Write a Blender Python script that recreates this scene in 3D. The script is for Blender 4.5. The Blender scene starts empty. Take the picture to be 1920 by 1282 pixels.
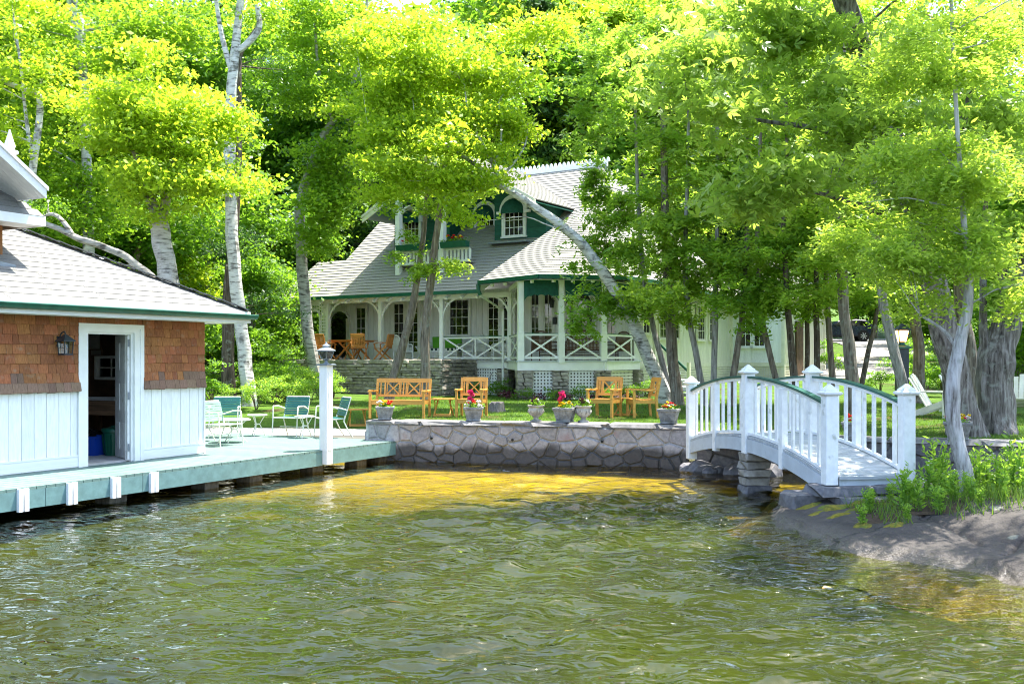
import bpy, bmesh, math, random
import numpy as np
from mathutils import Vector, Matrix, Quaternion
random.seed(7)
rng = np.random.default_rng(11)
SC = bpy.context.scene
COL = SC.collection
R = math.radians

# ---------------------------------------------------------------- camera, sky, sun, exposure
F = 1867.0                    # focal length in photograph pixels (35 mm on a 36 mm sensor)
CAMZ = 2.05
cam_d = bpy.data.cameras.new('camera'); cam = bpy.data.objects.new('camera', cam_d); COL.objects.link(cam)
cam.location = (0, 0, CAMZ); cam.rotation_euler = (R(90), 0, 0)
cam_d.lens = 35.0; cam_d.sensor_width = 36.0; cam_d.shift_y = 31 / 1920
cam_d.clip_start = .1; cam_d.clip_end = 2000
SC.camera = cam
SUN = Vector((.293, .194, 1.0)).normalized()
world = bpy.data.worlds.new('World'); SC.world = world; world.use_nodes = True
wn = world.node_tree; wn.nodes.clear()
sky = wn.nodes.new('ShaderNodeTexSky'); sky.sky_type = 'NISHITA'; sky.sun_disc = False
sky.sun_elevation = math.asin(SUN.z); sky.sun_rotation = math.atan2(SUN.x, SUN.y)
sky.air_density = 1.0; sky.dust_density = 1.5; sky.ozone_density = 1.0
bg = wn.nodes.new('ShaderNodeBackground'); bg.inputs[1].default_value = .15
wo = wn.nodes.new('ShaderNodeOutputWorld')
wn.links.new(sky.outputs[0], bg.inputs[0]); wn.links.new(bg.outputs[0], wo.inputs[0])
sd = bpy.data.lights.new('sun', 'SUN'); sd.energy = 3.55; sd.angle = R(.55); sd.color = (1, .95, .86)
so = bpy.data.objects.new('sun', sd); COL.objects.link(so)
so.rotation_euler = SUN.to_track_quat('Z', 'Y').to_euler(); so.location = (10, 6, 40)
SC.view_settings.view_transform = 'Standard'; SC.view_settings.look = 'None'
SC.view_settings.gamma = 1.0; SC.view_settings.exposure = 2.25
SC.view_settings.use_curve_mapping = False
SC.render.engine = 'CYCLES'
SC.cycles.pixel_filter_type = 'BLACKMAN_HARRIS'; SC.cycles.filter_width = 1.05
SC.cycles.max_bounces = 10; SC.cycles.transparent_max_bounces = 12
SC.cycles.diffuse_bounces = 5; SC.cycles.transmission_bounces = 6
SC.cycles.caustics_reflective = False; SC.cycles.caustics_refractive = False

def at(px, py, Y):            # photograph pixel at depth Y -> world point
    return Vector(((px - 960) / F * Y, Y, CAMZ - (py - 672) / F * Y))
def gnd(px, py, z):           # photograph pixel on the level z -> world point
    Y = F * (CAMZ - z) / (py - 672); return Vector(((px - 960) / F * Y, Y, z))
def lerp(a, b, t): return a + (b - a) * t
def sstep(a, b, x):
    t = np.clip((x - a) / (b - a), 0, 1); return t * t * (3 - 2 * t)

# ---------------------------------------------------------------- materials
MATS = {}
def M(name, col, rough=.6, col2=None, ns=4.0, amt=.25, det=4, stretch=(1, 1, 1), bump=0.0, var=.1, spec=.4,
      coords='object', ramp=(.35, .65), metal=0.0, hue=.0, emit=None, dirt=None, coat=0):
    m = bpy.data.materials.new(name); m.use_nodes = True; nt = m.node_tree; N = nt.nodes; L = nt.links
    b = N['Principled BSDF']; b.inputs['Roughness'].default_value = rough; b.inputs['Metallic'].default_value = metal
    b.inputs['Specular IOR Level'].default_value = spec
    if coat: b.inputs['Coat Weight'].default_value = coat
    oi = N.new('ShaderNodeObjectInfo')
    if coords == 'object':
        tc = N.new('ShaderNodeTexCoord'); src = tc.outputs['Object']
    else:
        ge = N.new('ShaderNodeNewGeometry'); src = ge.outputs['Position']
    off = N.new('ShaderNodeVectorMath'); off.operation = 'ADD'
    mul = N.new('ShaderNodeMath'); mul.operation = 'MULTIPLY'; mul.inputs[1].default_value = 37.0
    L.new(oi.outputs['Random'], mul.inputs[0]); L.new(src, off.inputs[0])
    if var: L.new(mul.outputs[0], off.inputs[1])
    else: off.inputs[1].default_value = (0, 0, 0)
    mp = N.new('ShaderNodeMapping'); mp.inputs['Scale'].default_value = stretch
    L.new(off.outputs[0], mp.inputs[0])
    no = N.new('ShaderNodeTexNoise'); no.inputs['Scale'].default_value = ns; no.inputs['Detail'].default_value = det
    no.inputs['Roughness'].default_value = .6
    L.new(mp.outputs[0], no.inputs['Vector'])
    rp = N.new('ShaderNodeValToRGB')
    c1 = tuple(c * (1 - amt) for c in col) if col2 is None else tuple(col)
    c2 = tuple(min(1, c * (1 + amt)) for c in col) if col2 is None else tuple(col2)
    rp.color_ramp.elements[0].position = ramp[0]; rp.color_ramp.elements[1].position = ramp[1]
    rp.color_ramp.elements[0].color = c1 + (1,); rp.color_ramp.elements[1].color = c2 + (1,)
    L.new(no.outputs['Fac'], rp.inputs['Fac']); out = rp.outputs['Color']
    if dirt:                                         # blotches of another colour: (colour, scale, threshold)
        n2 = N.new('ShaderNodeTexNoise'); n2.inputs['Scale'].default_value = dirt[1]; n2.inputs['Detail'].default_value = 6
        L.new(off.outputs[0], n2.inputs['Vector'])
        r2 = N.new('ShaderNodeValToRGB'); r2.color_ramp.elements[0].position = dirt[2]; r2.color_ramp.elements[1].position = min(1, dirt[2] + .12)
        L.new(n2.outputs['Fac'], r2.inputs['Fac'])
        mx = N.new('ShaderNodeMixRGB'); mx.inputs[2].default_value = tuple(dirt[0]) + (1,)
        L.new(r2.outputs['Color'], mx.inputs[0]); L.new(out, mx.inputs[1]); out = mx.outputs[0]
    if var or hue:
        hs = N.new('ShaderNodeHueSaturation')
        mr = N.new('ShaderNodeMapRange'); mr.inputs[3].default_value = 1 - var; mr.inputs[4].default_value = 1 + var
        L.new(oi.outputs['Random'], mr.inputs[0]); L.new(mr.outputs[0], hs.inputs['Value'])
        if hue:
            m2 = N.new('ShaderNodeMath'); m2.operation = 'MULTIPLY'; m2.inputs[1].default_value = 7.31
            m3 = N.new('ShaderNodeMath'); m3.operation = 'FRACT'; m4 = N.new('ShaderNodeMapRange')
            m4.inputs[3].default_value = .5 - hue; m4.inputs[4].default_value = .5 + hue
            L.new(oi.outputs['Random'], m2.inputs[0]); L.new(m2.outputs[0], m3.inputs[0]); L.new(m3.outputs[0], m4.inputs[0])
            L.new(m4.outputs[0], hs.inputs['Hue'])
        L.new(out, hs.inputs['Color']); out = hs.outputs[0]
    L.new(out, b.inputs['Base Color'])
    if bump:
        bp = N.new('ShaderNodeBump'); bp.inputs['Strength'].default_value = bump; bp.inputs['Distance'].default_value = .02
        L.new(no.outputs['Fac'], bp.inputs['Height']); L.new(bp.outputs[0], b.inputs['Normal'])
    if emit:
        b.inputs['Emission Color'].default_value = tuple(emit[0]) + (1,); b.inputs['Emission Strength'].default_value = emit[1]
    MATS[name] = m; return m

def leaf_mat(name, c_dark, c_light, trans, tw=.45, rough=.45):
    m = bpy.data.materials.new(name); m.use_nodes = True; nt = m.node_tree; N = nt.nodes; L = nt.links; N.clear()
    o = N.new('ShaderNodeOutputMaterial'); a = N.new('ShaderNodeAttribute'); a.attribute_name = 'rnd'
    r = N.new('ShaderNodeValToRGB'); r.color_ramp.elements[0].color = tuple(c_dark) + (1,); r.color_ramp.elements[1].color = tuple(c_light) + (1,)
    L.new(a.outputs['Fac'], r.inputs[0])
    b = N.new('ShaderNodeBsdfPrincipled'); b.inputs['Roughness'].default_value = rough; b.inputs['Specular IOR Level'].default_value = .35
    L.new(r.outputs[0], b.inputs['Base Color'])
    t = N.new('ShaderNodeBsdfTranslucent')
    mx = N.new('ShaderNodeMixRGB'); mx.blend_type = 'MULTIPLY'; mx.inputs[0].default_value = 1
    mr = N.new('ShaderNodeMapRange'); mr.inputs[3].default_value = .7; mr.inputs[4].default_value = 1.15
    L.new(a.outputs['Fac'], mr.inputs[0]); mx.inputs[1].default_value = tuple(trans) + (1,); L.new(mr.outputs[0], mx.inputs[2])
    L.new(mx.outputs[0], t.inputs[0])
    s = N.new('ShaderNodeMixShader'); s.inputs[0].default_value = tw
    L.new(b.outputs[0], s.inputs[1]); L.new(t.outputs[0], s.inputs[2]); L.new(s.outputs[0], o.inputs[0])
    MATS[name] = m; return m

white = M('white_paint', (.80, .80, .78), .5, ns=3, amt=.05, var=.025, bump=.05, dirt=((.62, .61, .55), 2.2, .66))
whitev = M('white_board', (.78, .78, .77), .55, ns=6, amt=.07, var=.05, bump=.08)
M('white_weathered', (.80, .80, .79), .55, ns=9, amt=.07, var=.05, bump=.2, dirt=((.46, .47, .41), 6, .63))
M('cream', (.72, .69, .56), .55, ns=5, amt=.07, var=.03, bump=.08)  # off-white trim; also sun-facing white boards, warm sunlight put into the colour
M('green_trim', (.012, .10, .062), .35, ns=6, amt=.15, var=.05)
M('green_shingle', (.012, .085, .055), .7, ns=9, amt=.3, var=.2, bump=.2)
M('awning', (.008, .075, .05), .8, ns=12, amt=.2, var=.1)
M('teal_deck', (.125, .20, .175), .6, ns=3, amt=.12, stretch=(1, 4, 1), var=.10, bump=.15, dirt=((.18, .225, .19), 1.7, .62))
M('teal_skirt', (.13, .235, .225), .55, ns=2.5, amt=.14, stretch=(.35, 3, 3), var=.06, bump=.1, coords='world', dirt=((.26, .3, .26), 3.1, .7))
M('teal_strap', (.015, .13, .115), .45, ns=5, amt=.15, var=.1)
M('teal_strap_faded', (.22, .36, .29), .5, ns=5, amt=.15, var=.1)
M('cream_metal', (.70, .68, .58), .4, ns=5, amt=.08, var=.05)
M('grey_paint', (.47, .51, .55), .55, ns=5, amt=.08, var=.04, bump=.08, dirt=((.33, .36, .37), 4, .66))
M('grey_plank', (.40, .42, .43), .7, ns=4, amt=.18, stretch=(1, 3, 1), var=.10, bump=.2, dirt=((.28, .29, .29), 3, .6))
M('green_rail', (.02, .10, .085), .4, ns=6, amt=.12, var=.05)
M('cedar_shingle', (.15, .042, .015), .75, col2=(.43, .17, .062), ns=2.6, det=7, stretch=(7, 1, .6), ramp=(.25, .72), bump=.5, var=.22, hue=.01, dirt=((.30, .17, .10), 1.1, .6))
M('cedar_weathered', (.13, .075, .05), .8, col2=(.28, .175, .12), ns=2.6, det=7, stretch=(7, 1, .6), ramp=(.25, .75), bump=.5, var=.2, hue=.01)
M('roof_shingle', (.175, .172, .155), .9, ns=40, amt=.14, var=.10, bump=.25, coords='world')
M('roof_house', (.28, .27, .235), .9, ns=26, amt=.14, var=.0, bump=.25, coords='world', dirt=((.25, .25, .19), .9, .6))
M('roof_under', (.22, .215, .195), .9, ns=10, amt=.2)
M('teak', (.42, .17, .035), .5, ns=3, amt=.2, stretch=(1, 5, 5), var=.12, bump=.15)
M('teak_gold', (.52, .26, .05), .5, ns=3, amt=.16, stretch=(1, 5, 5), var=.10, bump=.12)
M('granite', (.215, .20, .21), .75, col2=(.40, .37, .375), ns=16, det=8, ramp=(.3, .7), bump=.35, var=.22, hue=.03, coords='world', dirt=((.30, .21, .19), 1.6, .62))
M('granite_dark', (.07, .07, .078), .6, col2=(.16, .15, .155), ns=12, det=8, bump=.4, var=.12, coords='world')
M('mortar', (.44, .42, .40), .9, ns=14, amt=.2, bump=.4, coords='world')
M('mortar_wet', (.12, .115, .11), .7, ns=14, amt=.25, bump=.4, coords='world')
M('cap_stone', (.19, .18, .175), .85, ns=9, amt=.3, bump=.5, var=.15, coords='world', dirt=((.13, .13, .12), 3.5, .56))
M('ledge_stone', (.20, .178, .15), .85, col2=(.36, .325, .275), ns=7, det=7, bump=.5, var=.26, coords='world', dirt=((.15, .14, .125), 2.5, .6))
M('planter_stone', (.23, .23, .225), .9, ns=14, amt=.3, bump=.5, var=.1, dirt=((.12, .12, .11), 5, .57))
M('urn_stone', (.42, .39, .34), .9, ns=10, amt=.3, bump=.6, var=.1, dirt=((.2, .19, .17), 6, .52))
M('iron', (.025, .032, .04), .45, ns=6, amt=.2)
M('lamp_grey', (.20, .23, .26), .4, ns=6, amt=.15, metal=.2)
M('pile_wood', (.09, .08, .065), .85, ns=5, amt=.35, bump=.4, var=.2)
M('dark_wood', (.10, .055, .03), .7, ns=4, amt=.35, var=.2, bump=.2)
M('bench_wood', (.26, .15, .085), .7, ns=4, amt=.35, var=.15, bump=.2)
M('grey_floor', (.40, .39, .37), .8, ns=4, amt=.2, var=.1, bump=.2)
M('blue_plastic', (.01, .06, .42), .4, ns=4, amt=.05)
M('green_plastic', (.008, .10, .06), .4, ns=4, amt=.05)
M('black_plastic', (.012, .012, .014), .3, ns=7, amt=.3, bump=.6)
M('brown_wicker', (.11, .052, .028), .6, ns=9, amt=.35, var=.15, bump=.4)
M('white_wicker', (.74, .75, .76), .6, ns=9, amt=.1, var=.05, bump=.3)
M('green_cloth', (.10, .34, .025), .85, ns=9, amt=.1, bump=.1)
M('stripe_dark', (.02, .05, .045), .85, ns=9, amt=.1)
M('stripe_light', (.72, .72, .68), .85, ns=9, amt=.08)
M('picture', (.28, .29, .28), .5, col2=(.5, .5, .48), ns=3, amt=.3)
M('red_bloom', (.62, .015, .012), .6, ns=20, amt=.2, var=.15)
M('pink_bloom', (.62, .02, .13), .6, ns=20, amt=.2, var=.15)
M('yellow_bloom', (.80, .58, .015), .6, ns=20, amt=.15, var=.1)
M('white_bloom', (.80, .76, .72), .6, ns=20, amt=.1, var=.1)
M('maroon_leaf', (.09, .018, .03), .6, ns=20, amt=.3, var=.2)
M('car_paint', (.012, .018, .04), .25, ns=2, amt=.1, coat=1, var=0)
M('rubber', (.012, .012, .012), .8, ns=20, amt=.2)
M('alloy', (.55, .56, .58), .3, ns=20, amt=.05, metal=.8)
M('tail_red', (.45, .01, .01), .3, ns=20, amt=.05)
M('glow', (.9, .45, .12), .4, ns=5, amt=.05, emit=((1, .48, .12), 3.0))
M('drift', (.16, .145, .13), .9, ns=8, amt=.35, stretch=(3, 3, .7), bump=.5, coords='world')
M('old_leaf', (.72, .42, .07), .6, ns=20, amt=.15)

def glass_mat(name, base, rough=.04):
    m = M(name, base, rough, ns=1.2, amt=.5, var=.4, spec=.9)
    return m
def waterline(name):
    m = MATS[name]; N = m.node_tree.nodes; L = m.node_tree.links; b = N['Principled BSDF']; src = b.inputs['Base Color'].links[0].from_socket
    g = N.new('ShaderNodeNewGeometry'); sx = N.new('ShaderNodeSeparateXYZ'); L.new(g.outputs['Position'], sx.inputs[0])
    n = N.new('ShaderNodeTexNoise'); n.inputs['Scale'].default_value = 1.7; n.inputs['Detail'].default_value = 7; L.new(g.outputs['Position'], n.inputs['Vector'])
    a = N.new('ShaderNodeMath'); a.operation = 'MULTIPLY_ADD'; a.inputs[1].default_value = -.42; L.new(n.outputs['Fac'], a.inputs[0]); L.new(sx.outputs[2], a.inputs[2])
    r = N.new('ShaderNodeMapRange'); r.inputs[1].default_value = .06; r.inputs[2].default_value = .17; r.inputs[3].default_value = .22; r.inputs[4].default_value = 1; L.new(a.outputs[0], r.inputs[0])
    mx = N.new('ShaderNodeMixRGB'); mx.blend_type = 'MULTIPLY'; mx.inputs[0].default_value = 1; L.new(src, mx.inputs[1]); L.new(r.outputs[0], mx.inputs[2]); L.new(mx.outputs[0], b.inputs['Base Color'])
waterline('granite'); waterline('mortar')
glass_mat('window_glass', (.013, .012, .011))
def clear_glass():
    m = bpy.data.materials.new('clear_glass'); m.use_nodes = True; N = m.node_tree.nodes; L = m.node_tree.links; N.clear()
    o = N.new('ShaderNodeOutputMaterial'); t = N.new('ShaderNodeBsdfTransparent'); t.inputs[0].default_value = (.86, .9, .88, 1)
    g = N.new('ShaderNodeBsdfGlossy'); g.inputs['Roughness'].default_value = .04
    fr = N.new('ShaderNodeFresnel'); fr.inputs[0].default_value = 1.5
    s = N.new('ShaderNodeMixShader'); L.new(fr.outputs[0], s.inputs[0]); L.new(t.outputs[0], s.inputs[1]); L.new(g.outputs[0], s.inputs[2]); L.new(s.outputs[0], o.inputs[0])
    MATS['clear_glass'] = m
clear_glass()

def bark_mat(name, c1, c2, c3, birch=False):
    m = bpy.data.materials.new(name); m.use_nodes = True; nt = m.node_tree; N = nt.nodes; L = nt.links
    b = N['Principled BSDF']; b.inputs['Roughness'].default_value = .85; b.inputs['Specular IOR Level'].default_value = .25
    g = N.new('ShaderNodeNewGeometry'); mp = N.new('ShaderNodeMapping')
    mp.inputs['Scale'].default_value = (2.2, 2.2, 11) if birch else (14, 14, 1.6)
    L.new(g.outputs['Position'], mp.inputs[0])
    n1 = N.new('ShaderNodeTexNoise'); n1.inputs['Scale'].default_value = 1.6 if birch else 1.3; n1.inputs['Detail'].default_value = 7; n1.inputs['Roughness'].default_value = .65
    L.new(mp.outputs[0], n1.inputs['Vector'])
    r = N.new('ShaderNodeValToRGB'); e = r.color_ramp.elements
    if birch:
        e[0].position = .36; e[0].color = tuple(c3) + (1,); e[1].position = .47; e[1].color = tuple(c1) + (1,)
        x = e.new(.7); x.color = tuple(c2) + (1,)
    else:
        e[0].position = .32; e[0].color = tuple(c3) + (1,); e[1].position = .5; e[1].color = tuple(c1) + (1,)
        x = e.new(.68); x.color = tuple(c2) + (1,)
    L.new(n1.outputs['Fac'], r.inputs[0])
    n2 = N.new('ShaderNodeTexNoise'); n2.inputs['Scale'].default_value = 3.3 if birch else 8.0; n2.inputs['Detail'].default_value = 6
    L.new(g.outputs['Position'], n2.inputs['Vector'])
    r2 = N.new('ShaderNodeValToRGB'); r2.color_ramp.elements[0].position = .56; r2.color_ramp.elements[1].position = .68
    L.new(n2.outputs['Fac'], r2.inputs[0])
    mx = N.new('ShaderNodeMixRGB'); mx.inputs[2].default_value = ((.055, .05, .045, 1) if birch else (.27, .28, .24, 1))
    mfac = N.new('ShaderNodeMath'); mfac.operation = 'MULTIPLY'; mfac.inputs[1].default_value = .8 if birch else .6
    L.new(r2.outputs[0], mfac.inputs[0]); L.new(mfac.outputs[0], mx.inputs[0]); L.new(r.outputs[0], mx.inputs[1]); L.new(mx.outputs[0], b.inputs['Base Color'])
    bp = N.new('ShaderNodeBump'); bp.inputs['Strength'].default_value = .35 if birch else .9; bp.inputs['Distance'].default_value = .04
    L.new(n1.outputs['Fac'], bp.inputs['Height']); L.new(bp.outputs[0], b.inputs['Normal'])
    MATS[name] = m
bark_mat('birch_bark', (.50, .49, .46), (.66, .65, .62), (.07, .062, .055), True)
bark_mat('birch_grey', (.33, .31, .28), (.48, .46, .43), (.07, .062, .055), True)
bark_mat('cedar_bark', (.19, .155, .125), (.32, .275, .225), (.055, .042, .033))
bark_mat('grey_bark', (.28, .26, .245), (.42, .40, .38), (.08, .07, .062))
bark_mat('maple_bark', (.15, .13, .115), (.30, .275, .255), (.03, .024, .02))
bark_mat('pale_bark', (.40, .375, .36), (.60, .575, .56), (.11, .092, .08))
bark_mat('dark_bark', (.10, .075, .055), (.19, .15, .115), (.03, .022, .016))
leaf_mat('leaf_birch', (.08, .18, .012), (.18, .30, .02), (.44, .68, .035), .52)
leaf_mat('leaf_sun', (.12, .23, .012), (.27, .38, .022), (.62, .82, .04), .54)  # leaf_birch made brighter and yellower: sunlight put into the leaf colour
leaf_mat('leaf_green', (.05, .145, .014), (.12, .24, .02), (.30, .55, .03), .5)
leaf_mat('leaf_dark', (.022, .075, .02), (.055, .12, .025), (.08, .2, .03), .3)
leaf_mat('leaf_cedar', (.075, .18, .022), (.19, .30, .04), (.48, .72, .06), .54)
leaf_mat('leaf_cedar_sun', (.11, .22, .03), (.27, .36, .055), (.62, .82, .08), .55)  # lit copy of leaf_cedar, sunshine carried by its paler colour
leaf_mat('leaf_maple', (.11, .21, .035), (.26, .34, .07), (.52, .74, .08), .5, .35)
leaf_mat('grass_blade', (.05, .13, .015), (.13, .22, .025), (.25, .4, .03), .35)
leaf_mat('weed', (.09, .21, .025), (.22, .36, .05), (.50, .76, .07), .5)

# ---------------------------------------------------------------- mesh helpers
class MB:
    def __init__(s): s.v = []; s.f = []
    def add(s, vs, fs):
        o = len(s.v); s.v += [tuple(v) for v in vs]; s.f += [tuple(i + o for i in f) for f in fs]; return s
    def hexa(s, p):           # 8 points: bottom 4 ccw, top 4 ccw
        return s.add(p, [(3, 2, 1, 0), (4, 5, 6, 7), (0, 1, 5, 4), (1, 2, 6, 5), (2, 3, 7, 6), (3, 0, 4, 7)])
    def box(s, c, d, rz=0.0):
        x, y, z = d[0] / 2, d[1] / 2, d[2] / 2; co, si = math.cos(rz), math.sin(rz)
        p = []
        for dz in (-z, z):
            for a, b in ((-x, -y), (x, -y), (x, y), (-x, y)):
                p.append((c[0] + a * co - b * si, c[1] + a * si + b * co, c[2] + dz))
        return s.hexa(p)
    def bb(s, x0, x1, y0, y1, z0, z1): return s.box(((x0 + x1) / 2, (y0 + y1) / 2, (z0 + z1) / 2), (x1 - x0, y1 - y0, z1 - z0))
    def beam(s, p0, p1, w, h=None, up=(0, 0, 1)):   # w across, h along up
        p0 = Vector(p0); p1 = Vector(p1); h = h or w
        d = (p1 - p0).normalized(); up = Vector(up)
        if abs(d.dot(up)) > .98: up = Vector((0, 1, 0))
        sd_ = d.cross(up).normalized(); u = sd_.cross(d)
        a, b = sd_ * w / 2, u * h / 2
        return s.hexa([p0 - a - b, p0 + a - b, p1 + a - b, p1 - a - b, p0 - a + b, p0 + a + b, p1 + a + b, p1 - a + b])
    def tube(s, pts, rad, n=8, cap=True):
        pts = [Vector(p) for p in pts]
        if not hasattr(rad, '__len__'): rad = [rad] * len(pts)
        o = len(s.v); ref = None
        for i, p in enumerate(pts):
            d = (pts[min(i + 1, len(pts) - 1)] - pts[max(i - 1, 0)]).normalized()
            if ref is None:
                ref = d.cross(Vector((.3, 1, .1)))
                if ref.length < .05: ref = d.cross(Vector((1, 0, 0)))
            ref = (ref - d * ref.dot(d)).normalized(); b = d.cross(ref)
            for k in range(n):
                a = 2 * math.pi * k / n; q = p + (ref * math.cos(a) + b * math.sin(a)) * rad[i]; s.v.append(tuple(q))
        for i in range(len(pts) - 1):
            for k in range(n):
                k2 = (k + 1) % n; s.f.append((o + i * n + k, o + i * n + k2, o + (i + 1) * n + k2, o + (i + 1) * n + k))
        if cap:
            s.f.append(tuple(o + k for k in range(n))[::-1]); s.f.append(tuple(o + (len(pts) - 1) * n + k for k in range(n)))
        return s
    def lathe(s, prof, n=16, c=(0, 0, 0)):
        o = len(s.v)
        for r, z in prof:
            for k in range(n):
                a = 2 * math.pi * k / n; s.v.append((c[0] + r * math.cos(a), c[1] + r * math.sin(a), c[2] + z))
        for i in range(len(prof) - 1):
            for k in range(n):
                k2 = (k + 1) % n; s.f.append((o + i * n + k, o + i * n + k2, o + (i + 1) * n + k2, o + (i + 1) * n + k))
        s.f.append(tuple(o + k for k in range(n))[::-1]); s.f.append(tuple(o + (len(prof) - 1) * n + k for k in range(n)))
        return s
    def sq(s, prof, c=(0, 0, 0), rz=0.0):          # square lathe: (half width, z)
        o = len(s.v)
        for r, z in prof:
            for a, b in ((-r, -r), (r, -r), (r, r), (-r, r)):
                s.v.append((c[0] + a * math.cos(rz) - b * math.sin(rz), c[1] + a * math.sin(rz) + b * math.cos(rz), c[2] + z))
        for i in range(len(prof) - 1):
            for k in range(4):
                k2 = (k + 1) % 4; s.f.append((o + i * 4 + k, o + i * 4 + k2, o + (i + 1) * 4 + k2, o + (i + 1) * 4 + k))
        s.f.append((o + 3, o + 2, o + 1, o)); e = o + (len(prof) - 1) * 4; s.f.append((e, e + 1, e + 2, e + 3))
        return s
    def prism(s, poly, off):                       # poly: 3D points, extruded by off
        n = len(poly); off = Vector(off); a = [Vector(p) for p in poly]
        return s.add(a + [p + off for p in a], [tuple(range(n))[::-1], tuple(range(n, 2 * n))] + [(i, (i + 1) % n, n + (i + 1) % n, n + i) for i in range(n)])
    def strip(s, A, B, off):                       # two matching point lists, extruded by off: a curved band
        n = len(A); off = Vector(off)
        vs = [Vector(p) for p in A] + [Vector(p) for p in B]; vs += [p + off for p in vs]
        fs = []
        for i in range(n - 1):
            fs += [(i, i + 1, n + i + 1, n + i), (2 * n + i, 3 * n + i, 3 * n + i + 1, 2 * n + i + 1),
                   (i, 2 * n + i, 2 * n + i + 1, i + 1), (n + i, n + i + 1, 3 * n + i + 1, 3 * n + i)]
        fs += [(0, n, 3 * n, 2 * n), (n - 1, 3 * n - 1, 4 * n - 1, 2 * n - 1)]
        return s.add(vs, fs)
    def build(s, name, mat, parent=None, smooth=False, bevel=0, loc=None):
        me = bpy.data.meshes.new(name); me.from_pydata(s.v, [], s.f)
        bm = bmesh.new(); bm.from_mesh(me)
        bmesh.ops.recalc_face_normals(bm, faces=bm.faces)
        if bevel: bmesh.ops.bevel(bm, geom=[e for e in bm.edges if e.calc_face_angle(0) > .5], offset=bevel, segments=1, affect='EDGES', clamp_overlap=True)
        bm.to_mesh(me); bm.free()
        if smooth:
            me.polygons.foreach_set('use_smooth', [True] * len(me.polygons))
            me.set_sharp_from_angle(angle=R(40))
        return link(name, me, mat, parent, loc)
def link(name, me, mat, parent=None, loc=None):
    if mat is not None and not me.materials: me.materials.append(MATS[mat] if isinstance(mat, str) else mat)
    o = bpy.data.objects.new(name, me); COL.objects.link(o); o.parent = parent
    if loc is not None: o.location = loc
    return o
def tag(o, label, cat, group=None, kind=None):
    if label: o['label'] = label
    if cat: o['category'] = cat
    if group: o['group'] = group
    if kind: o['kind'] = kind
    return o
def thing(name, label, cat, loc=(0, 0, 0), rz=0.0, group=None):
    o = bpy.data.objects.new(name, None); COL.objects.link(o); o.location = loc; o.rotation_euler = (0, 0, rz); o.empty_display_size = .1
    return tag(o, label, cat, group)
def copy_tree(o, parent=None):
    c = o.copy(); COL.objects.link(c); c.parent = parent
    for ch in KIDS(o): copy_tree(ch, c)
    return c
def KIDS(o): return [x for x in COL.objects if x.parent == o]
def struct(o): o['kind'] = 'structure'; return o
PIECES = {}
def unit(mat, style='box', k=0):                   # shared unit piece meshes
    key = (mat, style, k)
    if key not in PIECES:
        bm = bmesh.new(); bmesh.ops.create_cube(bm, size=1.0)
        if style == 'board': pass
        if style == 'stone':
            rr = random.Random(k * 13 + 5)
            bmesh.ops.bevel(bm, geom=bm.edges[:], offset=.10, segments=1, affect='EDGES')
            for v in bm.verts: v.co += Vector((rr.uniform(-.05, .05), rr.uniform(-.08, .08), rr.uniform(-.09, .09)))
        if style == 'shake':
            rr = random.Random(k * 7 + 1)
            for v in bm.verts:
                if v.co.z < 0: v.co.z += rr.uniform(-.05, .06); v.co.y -= .5 if v.co.y < 0 else 0
                v.co.x += rr.uniform(-.012, .012)
        bmesh.ops.recalc_face_normals(bm, faces=bm.faces)
        me = bpy.data.meshes.new(style + '_piece'); bm.to_mesh(me); bm.free(); me.materials.append(MATS[mat]); PIECES[key] = me
    return PIECES[key]
def piece(name, parent, c, d, mat, rz=0.0, style='box', k=0, rot=None):
    o = bpy.data.objects.new(name, unit(mat, style, k)); COL.objects.link(o); o.parent = parent
    o.location = c; o.scale = d; o.rotation_euler = rot if rot is not None else (0, 0, rz)
    return o
def np_mesh(name, V, Fq, rnd=None):
    me = bpy.data.meshes.new(name); k = Fq.shape[1]
    me.vertices.add(len(V)); me.vertices.foreach_set('co', V.astype(np.float32).ravel())
    me.loops.add(Fq.size); me.loops.foreach_set('vertex_index', Fq.astype(np.int32).ravel())
    me.polygons.add(len(Fq)); me.polygons.foreach_set('loop_start', np.arange(0, Fq.size, k, dtype=np.int32))
    me.polygons.foreach_set('loop_total', np.full(len(Fq), k, dtype=np.int32))
    me.update(calc_edges=True)
    if rnd is not None:
        a = me.attributes.new('rnd', 'FLOAT', 'POINT'); a.data.foreach_set('value', rnd.astype(np.float32))
    return me
def vnoise(x, y, f, seed=0):                       # cheap smooth pseudo noise, -1..1
    r = np.random.default_rng(seed); o = 0 * x
    for i in range(7):
        a = r.uniform(0, 6.28); k = f * r.uniform(.6, 1.7); o = o + np.sin((x * math.cos(a) + y * math.sin(a)) * k + r.uniform(0, 6.28))
    return o / 4.0
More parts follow.
